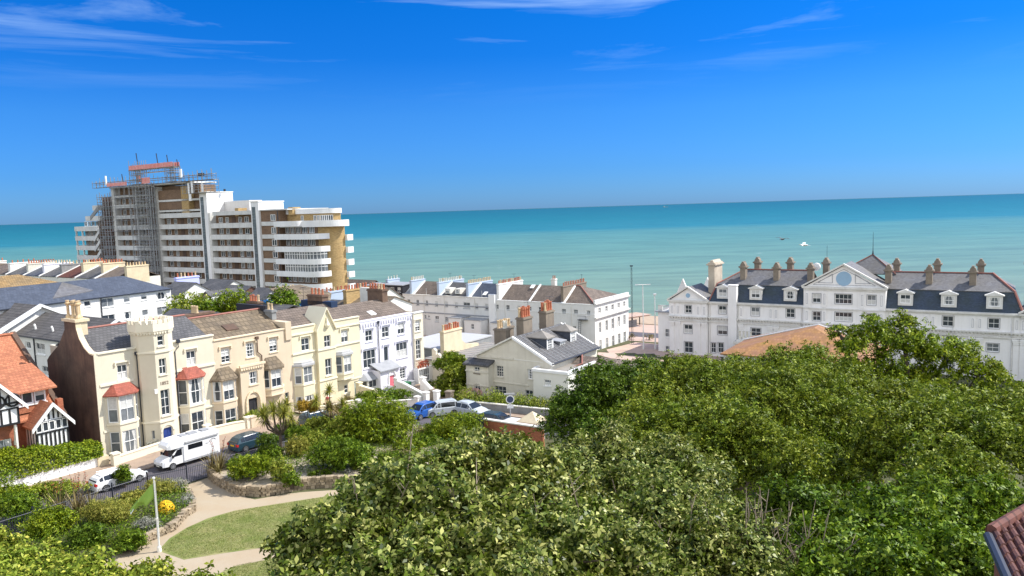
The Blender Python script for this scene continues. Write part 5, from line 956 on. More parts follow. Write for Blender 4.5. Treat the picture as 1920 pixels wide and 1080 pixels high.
# near the rounded end first (largest in view)
core(-19.6, -7.9, 28.2, 'deck_brick', y1=6.4); core(-26.2, -19.5, 32.4, 'deck_brick', .25); core(-19.5, -12.4, 28.2, 'deck_brick', 6.41, 12)
P = [(-7.8, D_)]+[(-7.8+4*math.sin(rad(a)), 5.7-4*math.cos(rad(a))) for a in range(0, 91, 6)]+[(-3.8, 6.39), (-7.8, 6.39)]
k = MB(); k.prism(P, -3, 28.4, 'z'); k.build('curved_wall', 'golden_brick', t)
def sweep(r_in, r_out, z0, z1, name, m, x0=-19.4, cx=-7.8, cy=5.7, y1=6.4, tail=True):
    a_ = [rad(a) for a in range(0, 91, 6)]; Po = [(x0, cy-r_out)]+[(cx+(r_out+.1)*math.sin(a), cy-r_out*math.cos(a)) for a in a_]; Pi = [(x0, cy-r_in)]+[(cx+(r_in+.1)*math.sin(a), cy-r_in*math.cos(a)) for a in a_]
    if tail: Po.append((cx+r_out+.1, y1)); Pi.append((cx+r_in+.1, y1))
    k = MB()
    for (a, b, c, d) in zip(Po, Po[1:], Pi[1:], Pi): k.prism([a, b, c, d], z0, z1, 'z')
    return k.build(name, m, t)
sweep(3.0, 5.5, 28.2, 28.45, 'deck', 'deck_white'); sweep(5.3, 5.5, 28.451, 29.7, 'balcony', 'deck_white')
k = MB(); k.prism([(-19.4, 2.7)]+[(-7.8+3*math.sin(rad(a)), 5.7-3*math.cos(rad(a))) for a in range(0, 91, 6)]+[(-4.8, 6.3), (-19.4, 6.3)], 28.45, 31.3, 'z'); k.build('penthouse', 'golden_brick', t)
k = MB(); k.prism([(-19.4, 2.3)]+[(-7.8+3.4*math.sin(rad(a)), 5.7-3.4*math.cos(rad(a))) for a in range(0, 91, 6)]+[(-4.4, 6.35), (-19.4, 6.35)], 31.301, 32.45, 'z'); k.build('roof_parapet', 'deck_white', t)
for i, a in enumerate((-14, -9.6, -8.4)): blk_win(a, 29.5, .9, 1.4, 2.7)
for a in (14, 32, 50): M = Matrix.Translation((-7.8+3.02*math.sin(rad(a)), 5.7-3.02*math.cos(rad(a)), 0)) @ Matrix.Rotation(rad(a), 4, 'Z'); blk_win(0, 29.5, 1.1, 1.4, .0, 2, M)
def nose_band(z, x0=-19.4, x1=-8.4, r=3.3, y=-1.6, h=1.3, m='deck_white'):
    c = (x1, y+r); A = [rad(a) for a in range(0, 91, 8)]; Po = [(x0, y)]+[(c[0]+r*math.sin(a), c[1]-r*math.cos(a)) for a in A]+[(c[0]+r, c[1]+1.2)]; Pi = [(x0, y+.18)]+[(c[0]+(r-.18)*math.sin(a), c[1]-(r-.18)*math.cos(a)) for a in A]+[(c[0]+r-.18, c[1]+1.2)]
    k = MB()
    for (a, b, cc, d) in zip(Po, Po[1:], Pi[1:], Pi): k.prism([a, b, cc, d], z-h, z, 'z')
    k.prism(Pi+[(x0, D_-.01)][:0]+[(x1, D_+1.2), (x0, D_-.01)], z-h+.01, z-h+.24, 'z'); return k.build('balcony', m, t)
for i, z in enumerate(TOPS[1:7]):
    if i == 5: k = MB(); k.box(-19.4, -5.2, -1.6, -1.4, z-1.3, z); k.box(-5.4, -5.2, -1.4, 3.6, z-1.3, z); k.box(-19.4, -5.4, -1.399, D_-.01, z-1.3, z-1.05); k.build('balcony', 'deck_white', t)
    else: nose_band(z)
    for x, w in ((-18.4, 1.2), (-16.6, 1.2), (-14.6, 1.6), (-12.3, 1.8), (-9.8, 1.8)): blk_win(x, z-3+.15 if False else z+.06, w, 1.5, D_, 3 if w > 1.5 else 2)
nose_band(29.72, x1=-13.2, r=1.8, y=-1.6)
for z in TOPS[3:5]:  # glazed sun rooms on two floors
    A = [(-16.2, -1.5)]+[(-8.4+3.2*math.sin(rad(a)), -1.5+3.2-3.2*math.cos(rad(a))) for a in range(0, 91, 15)]; k = MB(); g = MB()
    for a, b in zip(A, A[1:]):
        n_ = max(1, int(math.hypot(b[0]-a[0], b[1]-a[1])/.85))
        for j in range(n_): p = (a[0]+(b[0]-a[0])*j/n_, a[1]+(b[1]-a[1])*j/n_); k.bar((p[0], p[1]+.1, z), (p[0], p[1]+.1, z+1.64), .11)
        g.poly([(a[0], a[1]+.12, z), (b[0], b[1]+.12, z), (b[0], b[1]+.12, z+1.6), (a[0], a[1]+.12, z+1.6)])
        k.bar((a[0], a[1]+.08, z+1.1), (b[0], b[1]+.08, z+1.1), .08)
    o = k.build('sun_room', 'white_paint', t); g.build('pane', 'glass_pale', o)
for z in [TOPS[0]+.2]+TOPS[1:7]:
    band(-25.9, -19.6, z-.1 if z < 30 else z, 'concrete', 0, 1.0, 'spandrel'); blk_win(-21.6, z+.1 if z < 30 else z-1.9+1.9, 1.7, 1.5, .25)
MB().bar((-19.6, -.1, 32.3), (-19.6, -.1, 4), .18).build('downpipe', 'iron', t)
MB().box(-26.2, -16.0, -.1, 13, 32.4, 32.7).build('roof_edge', 'concrete', t); MB().box(-17.5, -16, 1.5, 4, 31.2, 33.0).build('roof_hut', 'golden_brick', t)
for z in TOPS[1:6]: k = MB(); k.box(-7.8, -3.0, 6.42, 6.6, z-1.9, z-.5); k.box(-3.2, -3.0, 6.6, 8.2, z-1.9, z-.5); k.box(-7.8, -3.2, 6.6, 8.2, z-1.9, z-1.7); k.build('end_balcony', 'white_paint', t)
MB().box(-12, -5.6, -1.0, 3.4, -3, 13.6).build('ground_wing', 'deck_white', t)
# stair towers
def stair(x0, x1, z, dep, x2):
    MB().box(x0, x1, -.35, dep, -3, z).build('stair_tower', 'deck_white', t); MB().box(x0+.45, x0+1.7, -.42, -.352, 0, z-1.2).build('stair_glazing', 'glass_block', t); MB().box(x0-.15, x1+.15, -.5, dep+.15, z, z+.22).build('coping', 'old_white', t)
stair(-49.75, -46.7, 37.7, 7.65, 0); stair(-29.1, -26.2, 34.6, 7.4, 0)
MB().box(-46.69, -36.5, 5.0, 9.0, 32.5, 35.3).build('plant_room', 'deck_white', t); MB().box(-46, -45.6, 4.4, 4.8, 37.9, 38.5).build('vent', 'black_plastic', t)
# middle wing
core(-46.6, -29.1, 32.4); 
for z in TOPS: band(-46.4, -29.2, z, 'concrete')
band(-45.2, -29.2, 32.6, 'concrete', 0, 1.0, 'roof_parapet'); MB().box(-36.4, -35.0, .4, 3, 31.3, 33.3).build('roof_hut', 'golden_brick', t); fin(-46.7, -46.2, -3, 32.5)
for z in TOPS[:7]: bay_row(-45.4, -29.6, z, 6)
# tall wings
core(-69.8, -52.2, 40.0, y1=6.5); core(-69.7, -49.8, 32.5, y1=13, y0=D_+.02); MB().box(-52.19, -49.8, D_, 5, 32.5, 37.5).build('wall', 'old_white', t)
for z in TOPS: band(-69.4, -49.9, z, 'concrete')
for z in (32.6,): band(-69.4, -49.9, z, 'concrete')
fin(-70.6, -69.4, -3, 40.0); core(-69.3, -58.5, 38.9, 'deck_brick', .3, 2, 'brick_bay', 33.6); core(-58.4, -55.2, 39.6, 'golden_brick', .1, 2, 'brick_bay', 32.4)
for z in (33.5, 36.3): band(-69.3, -50.5, z, 'concrete', .1, .5, 'spandrel')
for z in TOPS[:7]: bay_row(-68.9, -50.2, z, 6)
for z in (32.7, 34.2, 37.2): bay_row(-68.5, -59.5, z, 4, False)
core(-91.6, -70.6, 40.4, y1=6.5)
for z in TOPS: band(-91.2, -70.8, z, 'concrete')
for z in (32.5, 35.6, 38.2): band(-91.2, -70.8, z, 'concrete', 0, 1.0 if z < 38 else .5)
fin(-92.6, -91.2, -3, 40.4); fin(-80.3, -79.9, -3, 40.2)
for z in TOPS[:6]+[32.6, 35.7]: bay_row(-90.7, -71.2, z, 6)
MB().box(-92.9, -52, -.3, 6.7, 40.4, 40.75).build('roof_edge', 'deck_white', t); core(-99.5, -92.6, 38.2, 'dark_brick', .8)
for z in TOPS+[32.5, 35.4]: band(-99.4, -92.7, z, 'grey_render', .2, .9)
# stepped seaward-facing end with open balconies and a zigzag stair
for i, z in enumerate([29.6, 26.7, 23.75, 20.8, 17.9]): k = MB(); k.box(-115, -101.5, -.2, .0, z-1.4, z); k.box(-115, -114.8, .001, 9, z-1.4, z); k.box(-114.8, -101.5, .001, 9, z-1.4, z-1.1); k.build('balcony', 'concrete', t); bay_row(-112.5, -104, z, 4, False) if i < 3 else None
core(-112, -99.6, 28.4, 'deck_brick'); k = MB(); k.box(-108, -99.6, -.2, 8, 31.2, 32.7); k.box(-103.4, -99.6, -.2, 8, 34.3, 35.8); k.build('balcony', 'concrete', t); core(-104.5, -99.6, 31.2); core(-101.8, -99.6, 34.3)
for x in (-114.6, -111.0): MB().box(x, x+.4, -.15, .25, 5, 29).build('pillar', 'concrete', t)
MB().slab([(-105, -.3, 32.6), (-99.7, -.3, 35.9), (-99.7, -.3, 34.6), (-105, -.3, 31.4)], .3, (0, 1, 0)).build('raking_wall', 'grey_render', t)
for i in range(5): z = 27.5-2.93*i; MB().slab([(-103.6, -.5, z-1.6), (-100.2, -.5, z+1.2), (-100.2, -.5, z), (-103.6, -.5, z-2.7)], .25, (0, 1, 0)).build('stair_flight', 'concrete', t)
if OV[0].v: o = OV[0].build('windows', 'white_paint', t); o['kind'] = 'stuff'; o = OV[1].build('window_panes', 'glass', t); o['kind'] = 'stuff'
# --- scaffolding
s = thing('scaffolding', 'dense tube scaffolding with red guard boards around the top of the apartment block', 'scaffold', (-39.597, 175.0, 5.0), -34.0)
rs = random.Random(9)
def scaf(x0, x1, z0, z1, ys=(-.6, -1.9), dx=1.9, dz=1.95, name='tube_frame', brace=True, boards=.7, w=.10):
    k = MB(); b = MB(); n = max(1, round((x1-x0)/dx)); m = max(1, round((z1-z0)/dz))
    for y in ys:
        for i in range(n+1): x = x0+(x1-x0)*i/n; k.bar((x, y, z0), (x, y, z1+rs.uniform(.3, 1.6)), w)
        for j in range(m+1): z = z0+(z1-z0)*j/m; k.bar((x0-.3, y, z), (x1+.3, y, z), w*.8); k.bar((x0-.3, y, z+.9), (x1+.3, y, z+.9), w*.6) if j < m else None
    for j in range(m+1):
        z = z0+(z1-z0)*j/m
        for i in range(n+1): x = x0+(x1-x0)*i/n; k.bar((x, ys[0], z), (x, ys[-1], z), w*.7)
        if rs.random() < boards: b.box(x0, x1, min(ys), max(ys), z-.03, z+.05)
    if brace:
        for j in range(m):
            i = rs.randrange(n); x = x0+(x1-x0)*i/n; z = z0+(z1-z0)*j/m; q = (x1-x0)/n; k.bar((x, ys[-1]-.05, z), (x+q*(1 if j % 2 else 1), ys[-1]-.05, z+(z1-z0)/m), w*.7)
    k.build(name, 'scaffold_steel', s)
    if b.v: b.build('boards', 'board', s)
scaf(-98.2, -92.2, 5, 38, (.1, -1.3), 1.5, 1.46, w=.13); scaf(-79.8, -70.0, 5, 40, (-.6, -1.9), 1.6, 1.95, w=.11); scaf(-72.6, -69.4, 5, 40, (-.7, -1.5), 1.0, 1.46, w=.12)
scaf(-99, -41.5, 40.8, 42.2, (-.7, -1.9), 2.0, 1.4, boards=1, w=.1); scaf(-55, -41.2, 37.6, 40.7, (-.4, -1.6), 1.7, 1.5, w=.09); scaf(-90, -80, 28, 40.4, (-.6, -1.7), 2.6, 2.93, w=.08, boards=.3)
scaf(-78.4, -73.0, 41, 46, (-.4, -2.2), 1.2, 1.2, w=.11, boards=.2); scaf(-61.5, -57.2, 41, 44.6, (-.4, -2.2), 1.2, 1.2, w=.11, boards=.2); scaf(-78.4, -57.2, 43.9, 44.9, (-.5, -2.3), 2.0, 1.0, boards=1, w=.1)
MB().box(-78.2, -57.4, -2.42, -2.36, 44.9, 46.1).box(-78.2, -57.4, -.42, -.36, 44.9, 46.1).build('guard_board', 'red_board', s); MB().box(-91, -80.5, -2.05, -1.98, 40.9, 41.9).build('guard_board', 'red_board', s); MB().box(-73, -69, -2.05, -1.98, 41.0, 42.6).build('guard_board', 'red_board', s); MB().box(-76.8, -75.6, -1.2, -.8, 41.6, 43.6).build('guard_board', 'red_board', s)
for x, z0, z1 in ((-75.9, 46, 49.6), (-66.2, 45.5, 48.9), (-61.4, 45, 48.2), (-84, 42, 44.2), (-57, 44.9, 46.7)): MB().bar((x, -1, z0), (x-.5, -1, z1), .2).build('long_pole', 'iron', s)
for x, z0, z1, w in ((-54.3, 41.8, 44.0, .7), (-91, 41.3, 44.0, .5), (-49.9, 37.6, 40.6, .5), (-51.4, 37.5, 40.2, .4), (-45.5, 37.8, 40, .5), (-51, 35.6, 37.4, .8)): MB().box(x-w/2, x+w/2, -2.3, -2.0, z0, z1).build('rubbish_chute', 'white_paint', s)
k = MB()
for x in (-47.5, -46.2): k.box(x-.3, x+.3, -1.6, -1.0, 41.9, 42.6)
k.build('canvas_heap', 'black_plastic', s)
# ---------------------------------------------------------------- rooftops left and between
def roofhouse(label, o, rz, L_, D, e, r, wm, rm, gable=True, wins=(), rwins=(), name='house', over=.25, ax='x', ridge=None, zb=-3):
    t = thing(name, label, 'house', o, rz)
    if ax == 'x': walls(t, -L_, 0, 0, D, zb, e, wm, front=wins, right=rwins, gy=(r, D/2) if gable else None); roof_x(t, -L_, 0 if not gable else .2, 0, D, e, r+.08, rm, hr=0 if gable else D*.5, hl=0 if gable else D*.5, ov=over, ridge=ridge)
    else: walls(t, -L_, 0, 0, D, zb, e, wm, front=wins, right=rwins, gx=(r, -L_/2) if gable else None); roof_y(t, -L_, 0, -.2 if gable else 0, D, e, r+.08, rm, ov=over, ridge=ridge, hf=0 if gable else L_*.4)
    for h in wins: window(t, F0, h, 2 if h[2] > 1.2 else 1, 1, 's', tm='white_paint')
    for h in rwins: window(t, face_m('r', 0, 0), h, 2, 1, 's', tm='white_paint')
    return t
SFw = [(-13.98, 12.32, 0.99, 0.8), (-10.88, 12.1, 1.95, 1.3), (-7.77, 12.21, 1.01, 0.95), (-4.84, 12.24, 1.0, 0.88), (-1.76, 12.07, 1.9, 1.17), (-10.89, 9.75, 1.92, 1.06), (-7.82, 9.76, 1.1, 1.12), (-4.86, 9.79, 1.01, 0.89), (-1.79, 9.66, 1.87, 1.31)]+[(-4.86, 7.3, 1.0, .9), (-1.8, 7.2, 1.9, 1.3), (-7.8, 7.3, 1.1, 1.1)]
t = roofhouse('long white rendered flats under a new dark blue slate roof, at the far left', (-54.433, 122.0, 12.0), 62.0, 34, 9.5, 13.0, 15.35, 'white_stucco', 'slate_new', False, SFw, name='flats')
strip(t, 'gutter', 'iron', -34, .1, 12.9, 13.03, -.28, .1); MB().bar((-11.95, -.1, 13), (-11.95, -.1, 0), .12).build('downpipe', 'iron', t)
MB().prism([(-19.2, 12.9), (-13.2, 13.4), (-14.5, 15.1)], 3.0, 3.2).build('gablet', 'lead', t) if False else MB().slab([(-18.4, .8, 13.35), (-11.9, 1.6, 13.75), (-14.6, 4.5, 15.2)], -.25).build('gablet', 'slate_light', t)
G1w = [(-13.89, 6.1, 1.45, 0.88), (-10.74, 5.87, 2.2, 1.38), (-7.66, 6.19, 1.2, 0.68)]+[(-20.2, 6.0, 1.2, 1.2), (-16.5, 3.2, 1.6, 1.2), (-10, 3.2, 1.6, 1.2)]
t = roofhouse('white building with grey tiled roof and white gable, directly behind the tower house', (-48.436, 86.0, 15.0), -34.0, 26, 7.5, 7.3, 9.5, 'white_stucco', 'grey_tile', True, G1w, name='tiled_building')
strip(t, 'gutter', 'iron', -26, .2, 7.12, 7.26, -.25, .1); MB().slab([(.22, -.3, 7.35), (.5, -.3, 7.35), (.5, 3.75, 9.7), (.22, 3.75, 9.7)], .3).slab([(.22, 3.75, 9.7), (.5, 3.75, 9.7), (.5, 7.8, 7.35), (.22, 7.8, 7.35)], .3).build('bargeboard', 'white_paint', t)
for x in (-13.6, -9.3): MB().tube([(x, 1.0, 7.6), (x, .9, 8.35), (x-.1, .85, 8.6)], .13, 6).build('vent_pipe', 'white_paint', t)
MB().bar((-12.1, -.08, 7.3), (-12.1, -.08, 0), .12).build('downpipe', 'iron', t)
t = roofhouse('white building with grey tiled roof and broad white bargeboard at the left edge', (-63.549, 93.855, 14.0), -34.0, 26, 10, 8.9, 11.5, 'white_stucco', 'grey_tile', True, (), name='tiled_building')
MB().slab([(.22, -.3, 8.95), (.6, -.3, 8.95), (.6, 5, 11.75), (.22, 5, 11.75)], .55).slab([(.22, 5, 11.75), (.6, 5, 11.75), (.6, 10.3, 8.95), (.22, 10.3, 8.95)], .35).build('bargeboard', 'white_paint', t)
YBw = [(-6.28, 12.7, 1.5, 1.05), (-2.74, 12.66, 1.35, 1.18), (-9.49, 12.41, 0.96, 1.13)]+[(-12.6, 12.4, 1.2, 1.1)]
t = roofhouse('yellow brick block under a mossy brown hipped roof at the left edge', (-81.578, 138.0, 12.0), 60.0, 20, 9, 13.35, 15.0, 'yellow_brick', 'moss_tile', False, YBw, name='brick_block')
# far terrace on the seafront with dividing stacks
t = thing('far_terrace', 'distant terrace of mixed slate roofs with rows of chimney pots, left of the apartment block', 'terrace', (-90.303, 172.0, 8.0), -34.0)
walls(t, -80, 2, 0, 11, -3, 15.0, 'old_white')
for x0, x1, m in ((-80, -63, 'brown_tile'), (-62.6, -50.6, 'slate_brown'), (-49.6, -41, 'slate'), (-40, -32.6, 'slate_new'), (-31.7, -23.8, 'slate'), (-23.2, -16, 'pan_tile'), (-14.5, -7, 'slate'), (-5.8, 1.8, 'slate_brown')):
    roof_x(t, x0, x1, 0, 11, 15.05, 17.3, m, ov=.1); 
    if x0 > -60: MB().slab([(x0-.5, -.2, 15.15), (x0+.1, -.2, 15.15), (x0+.1, 5.5, 17.6), (x0-.5, 5.5, 17.6)], .5).build('party_wall', 'white_stucco', t)
for x, w, m, n, pm in ((-50.4, 1.2, 'white_stucco', 5, 'pot_red'), (-40.5, .9, 'pot_white', 11, 'pot_red'), (-32.2, .9, 'lilac_stucco', 10, 'pot_white'), (-23.6, .9, 'grey_render', 8, 'lead'), (-15.2, 1.0, 'stack_buff', 8, 'pot_red'), (-6.4, 1.0, 'stack_buff', 8, 'pot_red'), (-69, 1.4, 'white_stucco', 6, 'pot_red'), (3.4, 1, 'stack_buff', 7, 'pot_buff')):
    chimney(t, x, 4.6, 14, 17.9 if x < -16 or x > 0 else 18.4, w, 7.0 if x < -16 else 5.2, m, n, pm, 'y', ph=.7, pr=.2)
# roofs between the street houses and the tall block
def at(k): return k
def stackwall(name_, label, o, rz, L_, h, m, pots, pm, skirt=0, thick=.7, zb=-6):
    t = thing('chimney_house', label, 'house', o, rz); D = 7
    walls(t, -6, 0, -skirt, L_+skirt, zb, -1.6, m); roof_x(t, -6, -.2, -skirt, L_+skirt, -1.6, .2, 'slate', ov=.1)
    MB().prism([(-skirt, -1.7), (L_*.0, .1), (L_*.0, .2), (L_, .2), (L_, .1), (L_+skirt, -1.7), (L_+skirt, zb), (-skirt, zb)], -.02, .22, 'x').build('gable_wall', m, t)
    chimney(t, -.15, L_/2, -.5, h, thick, L_, m, pots, pm, 'y', ph=.7, pr=.17); return t
stackwall('a', 'house with a lilac painted gable and broad lilac stack of six pots', (-60.94, 139.0, 23.55), -34.0, 4.6, 1.9, 'lilac_wall', 6, 'pot_red', 1.8)
def R(label, k, rz, L_, D, e, r, wm, rm, **a): return roofhouse(label, k, rz, L_, D, e, r, wm, rm, name='roof_house', **a)
FR = -34.0
R('house with dark grey slate roof just right of the lilac gable', (-51.28, 132.0, 23.05), FR, 7, 8, -.4, 1.9, 'old_white', 'slate')
R('house with red brick gable end and white bargeboards under grey slate', (-46.84, 128.0, 22.0), FR, 8.5, 7.5, .1, 2.2, 'dark_brick', 'slate', ax='x')
R('low house with weathered buff gable and slate roof left of the white yard wall', (-46.17, 120.0, 22.67), FR, 6, 6.5, -.2, 1.7, 'stack_stone', 'slate', ax='y')
R('low building with grey slate roof behind the middle rooftop tree', (-40.11, 118.0, 21.76), FR, 8, 7, 0, 2.0, 'white_stucco', 'slate', ax='x')
R('slate roofed house with raking white parapet right of centre rooftops', (-38.59, 122.0, 21.76), FR, 7, 6, .3, 2.4, 'white_stucco', 'slate', ax='x')
t = thing('yard_wall', 'tall whitewashed yard wall with sloping end between the rooftop trees', 'wall', (-42.53, 112.0, 21.3), 62.0); MB().prism([(-10, -2), (-10, 2.6), (-.3, 3.3), (.1, 3.3), (-1.2, -2)], 0, .3).build('wall', 'white_stucco', t)
t = thing('raking_wall', 'long raking white parapet wall descending to the left beside the small tree', 'wall', (-39.62, 124.0, 22.12), FR+90); MB().prism([(-8.6, -4.2), (-8.6, -3.4), (0.6, 1.4), (2.8, 1.4), (2.8, -3), (0, -3)], 0, .35).build('wall', 'white_stucco', t)
stackwall('b', 'house with a whitewashed stack of seven pots behind the blue building', (-40.01, 130.0, 21.7), FR, 4.0, 1.6, 'white_stucco', 7, 'pot_buff', 1.5)
t = thing('blue_building', 'bright blue painted building under a brown tiled roof', 'building', (-32.03, 112.0, 20.84), 62.0)
walls(t, 0, 4.8, 0, 8, -3, 2.4, 'blue_wall'); MB().slab([(-.3, -.25, 2.42), (3.2, -.25, 2.42), (5.6, -1.6, .95), (8.2, 0, 3.0), (7.2, 5.5, 4.3), (.8, 5.5, 4.3)], .15).build('roof', 'brown_tile', t); walls(t, 3.2, 7, -1.9, -.01, -3, .6, 'blue_wall', name='wing')
for i, (k, L_, h, m, n, pm, lb) in enumerate((((-26.21, 120.0, 21.91), 5.2, 2.2, 'golden_brick', 8, 'pot_red', 'house with a long buff brick stack crowned by red pots, behind the yellow gable'), ((-32.81, 134.0, 21.16), 5.5, 1.3, 'pale_blue_wall', 6, 'pot_red', 'house with a pale blue stack of low red pots below the tall block'))): stackwall('c', lb, k, FR, L_, h, m, n, pm, 1.2)
R('house with brown tiled roof directly behind the yellow gabled house', (-20.65, 116.0, 21.42), FR, 9.5, 8, 0, 1.5, 'old_white', 'brown_tile', ax='x', zb=-5)
R('low house with brown slate roof left of the seafront terrace end', (-23.97, 135.0, 20.29), FR, 8, 7, 0, 2.2, 'old_white', 'slate_brown', ax='x', zb=-8)
R('white house with slate roof beneath the tall block, left of the lilac gable', (-54.77, 125.0, 22.32), FR, 6, 7, 1.0, 3.0, 'white_stucco', 'slate', ax='x', zb=-8)
t = thing('chimney_house', 'brick stack with buff pots on the slate roof right behind the tower', 'house', (-35.51, 84.0, 23.75), FR); walls(t, -9, 0, 0, 7, -7, -.3, 'dark_brick'); roof_x(t, -9, 0, 0, 7, -.3, 1.6, 'slate', ov=.1); chimney(t, -1.0, 1.2, -1, 1.7, 1.1, 4.2, 'stack_brown', 5, 'pot_buff', 'x', ph=.8, pr=.18); 
t = thing('chimney_house', 'dark house back with short stack of broken red pots behind the peach house', 'house', (-29.95, 96.0, 22.52), FR); walls(t, -6.5, 0, 0, 6, -8, 1.2, 'black_wall'); roof_x(t, -6.5, 0, 0, 6, 1.2, 2.0, 'slate', ov=.1); chimney(t, -4.6, .6, .5, 2.6, 2.2, .8, 'stack_brown', 4, 'pot_red', 'x', ph=.8, pr=.18)
for i, (k, r) in enumerate((((-43.89, 103.0, 22.02), (3.6, 3.0, 5.6)), ((-40.28, 100.0, 22.36), (2.4, 2.4, 4.8)), ((-37.16, 102.0, 22.08), (3.2, 2.6, 6.4)), ((-30.82, 102.0, 21.4), (2.7, 2.6, 6.9)), ((-34.11, 98.0, 22.46), (1.5, 1.3, 2.3)))):
    bush('garden_tree', ['wide yellow-green tree behind the tower house, leftmost among the roofs', 'smaller green tree right of the wide yellow-green rooftop tree', 'round bright green tree in the middle of the rooftops', 'tall darker tree beside the blue building', 'pale straggly shrub on the slope below the raking white wall'][i], 'tree', (k[0], k[1], k[2]-1.2), r, 5200, .34, ['leaf_lime', 'leaf_green', 'leaf_bright', 'leaf_green', 'leaf_bronze'][i], 70+i, clump=.7, lobes=6)
# stepping terraces of back yards so nothing floats

# ---------------------------------------------------------------- half-timbered house
t = thing('timbered_house', 'orange tiled red brick house with black and white timbered gables, at the left edge', 'house', (-36.235, 66.0, 15.07), RZ)
walls(t, -18, -3.1, 1.0, 12.5, -1, 5.2, 'red_brick', gy=(10.6, 9.4)); k = MB(); k.slab([(-18, .6, 4.9), (-2.9, .6, 4.9), (-2.9, 9.4, 10.95), (-18, 9.4, 10.95)], .16); k.slab([(-2.9, 13, 5), (-18, 13, 5), (-18, 9.4, 10.95), (-2.9, 9.4, 10.95)], .16); k.build('roof', 'orange_tile', t)
k = MB(); k.slab([(-3.15, .3, 4.85), (-2.75, .3, 4.85), (-2.75, 9.5, 11.2), (-3.15, 9.5, 11.2)], .35); k.slab([(-2.75, 9.5, 11.2), (-2.75, 13, 5), (-3.15, 13, 5), (-3.15, 9.5, 11.2)], .35); k.build('verge', 'brown_wood', t); MB().tube([(-18, 9.4, 11.0), (-3, 9.4, 11.0)], .16, 6).build('ridge', 'orange_tile', t)
MB().box(-3.35, -2.9, .5, 1.0, 4.0, 6.1).build('kneeler', 'red_brick', t)
dw = [(-6.35, 6.65, .9, 1.15), (-5.4, 6.65, .9, 1.15), (-4.45, 6.65, .9, 1.15)]
walls(t, -7.1, -3.75, 1.0, 4.5, 5.4, 7.45, 'orange_tile', front=dw, name='dormer', rev=.08)
for h in dw: window(t, face_m('f', 0, 1.0), h, 1, 1, 's', .08, fw=.12, gm='glass')
MB().slab([(-9.5, .3, 7.3), (-3.35, .3, 7.3), (-3.2, 3.2, 8.1), (-3.2, 5.4, 8.75), (-9.5, 5.4, 8.75)], .14).build('dormer_roof', 'orange_tile', t); MB().box(-8.1, -7.2, 1.2, 3.9, 7.5, 8.6).build('roof_vent', 'pan_tile', t)
def timber_gable(x0, x1, y, zb, ze, za, xa, depth, panes=None, n=6, ov=.35, rm='orange_tile'):
    k = MB(); k.poly([(x0, y, zb), (x1, y, zb), (x1, y, ze), (xa, y, za-.15), (x0, y, ze)]); k.poly([(x0, y, zb), (x0, y+depth, zb), (x0, y+depth, ze), (x0, y, ze)]); k.poly([(x1, y, zb), (x1, y+depth, zb), (x1, y+depth, ze), (x1, y, ze)]); k.poly([(x0, y, zb), (x1, y, zb), (x1, y+depth, zb), (x0, y+depth, zb)]); g = k.build('gable', 'white_paint', t)
    b = MB(); zz = lambda x: ze+(za-.3-ze)*(1-abs(x-xa)/((x1-x0)/2))
    for i in range(n+1): x = x0+.06+(x1-x0-.12)*i/n; b.box(x-.07, x+.07, y-.05, y-.004, zb, min(ze, zz(x)) if panes is None else (panes[0]-.08))
    for i in range(1, n): 
        x = x0+(x1-x0)*i/n
        if panes is not None and zz(x) > panes[1]+.15: b.box(x-.06, x+.06, y-.05, y-.004, panes[1]+.1, zz(x))
        elif panes is None: b.box(x-.06, x+.06, y-.05, y-.004, ze+.1, zz(x)) if zz(x) > ze+.2 else None
    b.box(x0, x1, y-.07, y-.051, zb-.02, zb+.14); b.box(x0, x1, y-.07, y-.051, ze-.06, ze+.1)
    if panes is not None: b.box(x0, x1, y-.07, y-.051, panes[0]-.12, panes[0])
    for z in (zb+.05, ze): b.box(x0-.02, x0+.05, y, y+depth, z-.07, z+.07)
    for j in range(4): b.box(x0-.03, x0-.004, y+depth*j/4, y+depth*j/4+.12, zb, ze)
    b.build('timber', 'black_timber', g)
    r = MB(); r.slab([(x0-ov, y-.3, ze-.3), (xa, y-.3, za+.12), (xa, y+depth+2.6, za+.12), (x0-ov, y+depth+.8, ze-.3)], .13); r.slab([(xa, y-.3, za+.12), (x1+ov, y-.3, ze-.3), (x1+ov, y+depth+.8, ze-.3), (xa, y+depth+2.6, za+.12)], .13); r.build('gable_roof', rm, t)
    f = MB(); f.slab([(x0-ov-.05, y-.42, ze-.3), (xa, y-.42, za+.2), (xa, y-.3, za+.2), (x0-ov-.05, y-.3, ze-.3)], .34); f.slab([(xa, y-.42, za+.2), (x1+ov+.05, y-.42, ze-.3), (x1+ov+.05, y-.3, ze-.3), (xa, y-.3, za+.2)], .34); f.build('bargeboard', 'white_paint', t)
    return g
g_ = timber_gable(-5.75, -3.3, -1.0, 2.55, 4.75, 6.15, -4.45, 2.0, (3.95, 4.85), 7)
for i in range(5): x = -5.52+i*.49; window(g_, face_m('f', 0, -1.13), (x, 4.4, .44, .8), 1, 1, 'n', .12, fw=.06, gm='glass')
walls(t, -5.75, -3.3, -1.0, 1, -1, 2.54, 'red_brick', name='porch')
g_ = timber_gable(-12.4, -6.9, -1.2, 5.2, 6.9, 10.2, -9.65, 2.6, (6.55, 6.6), 9, .5)
q = MB()
for i in range(5):
    x = -12.0+i*1.05; pts = [(x+.52+.5*math.cos(a), -1.27, 7.15+.5*math.sin(a)) for a in [rad(40*j) for j in range(10)]]
    for a, b in zip(pts, pts[1:]): q.bar(a, b, .1)
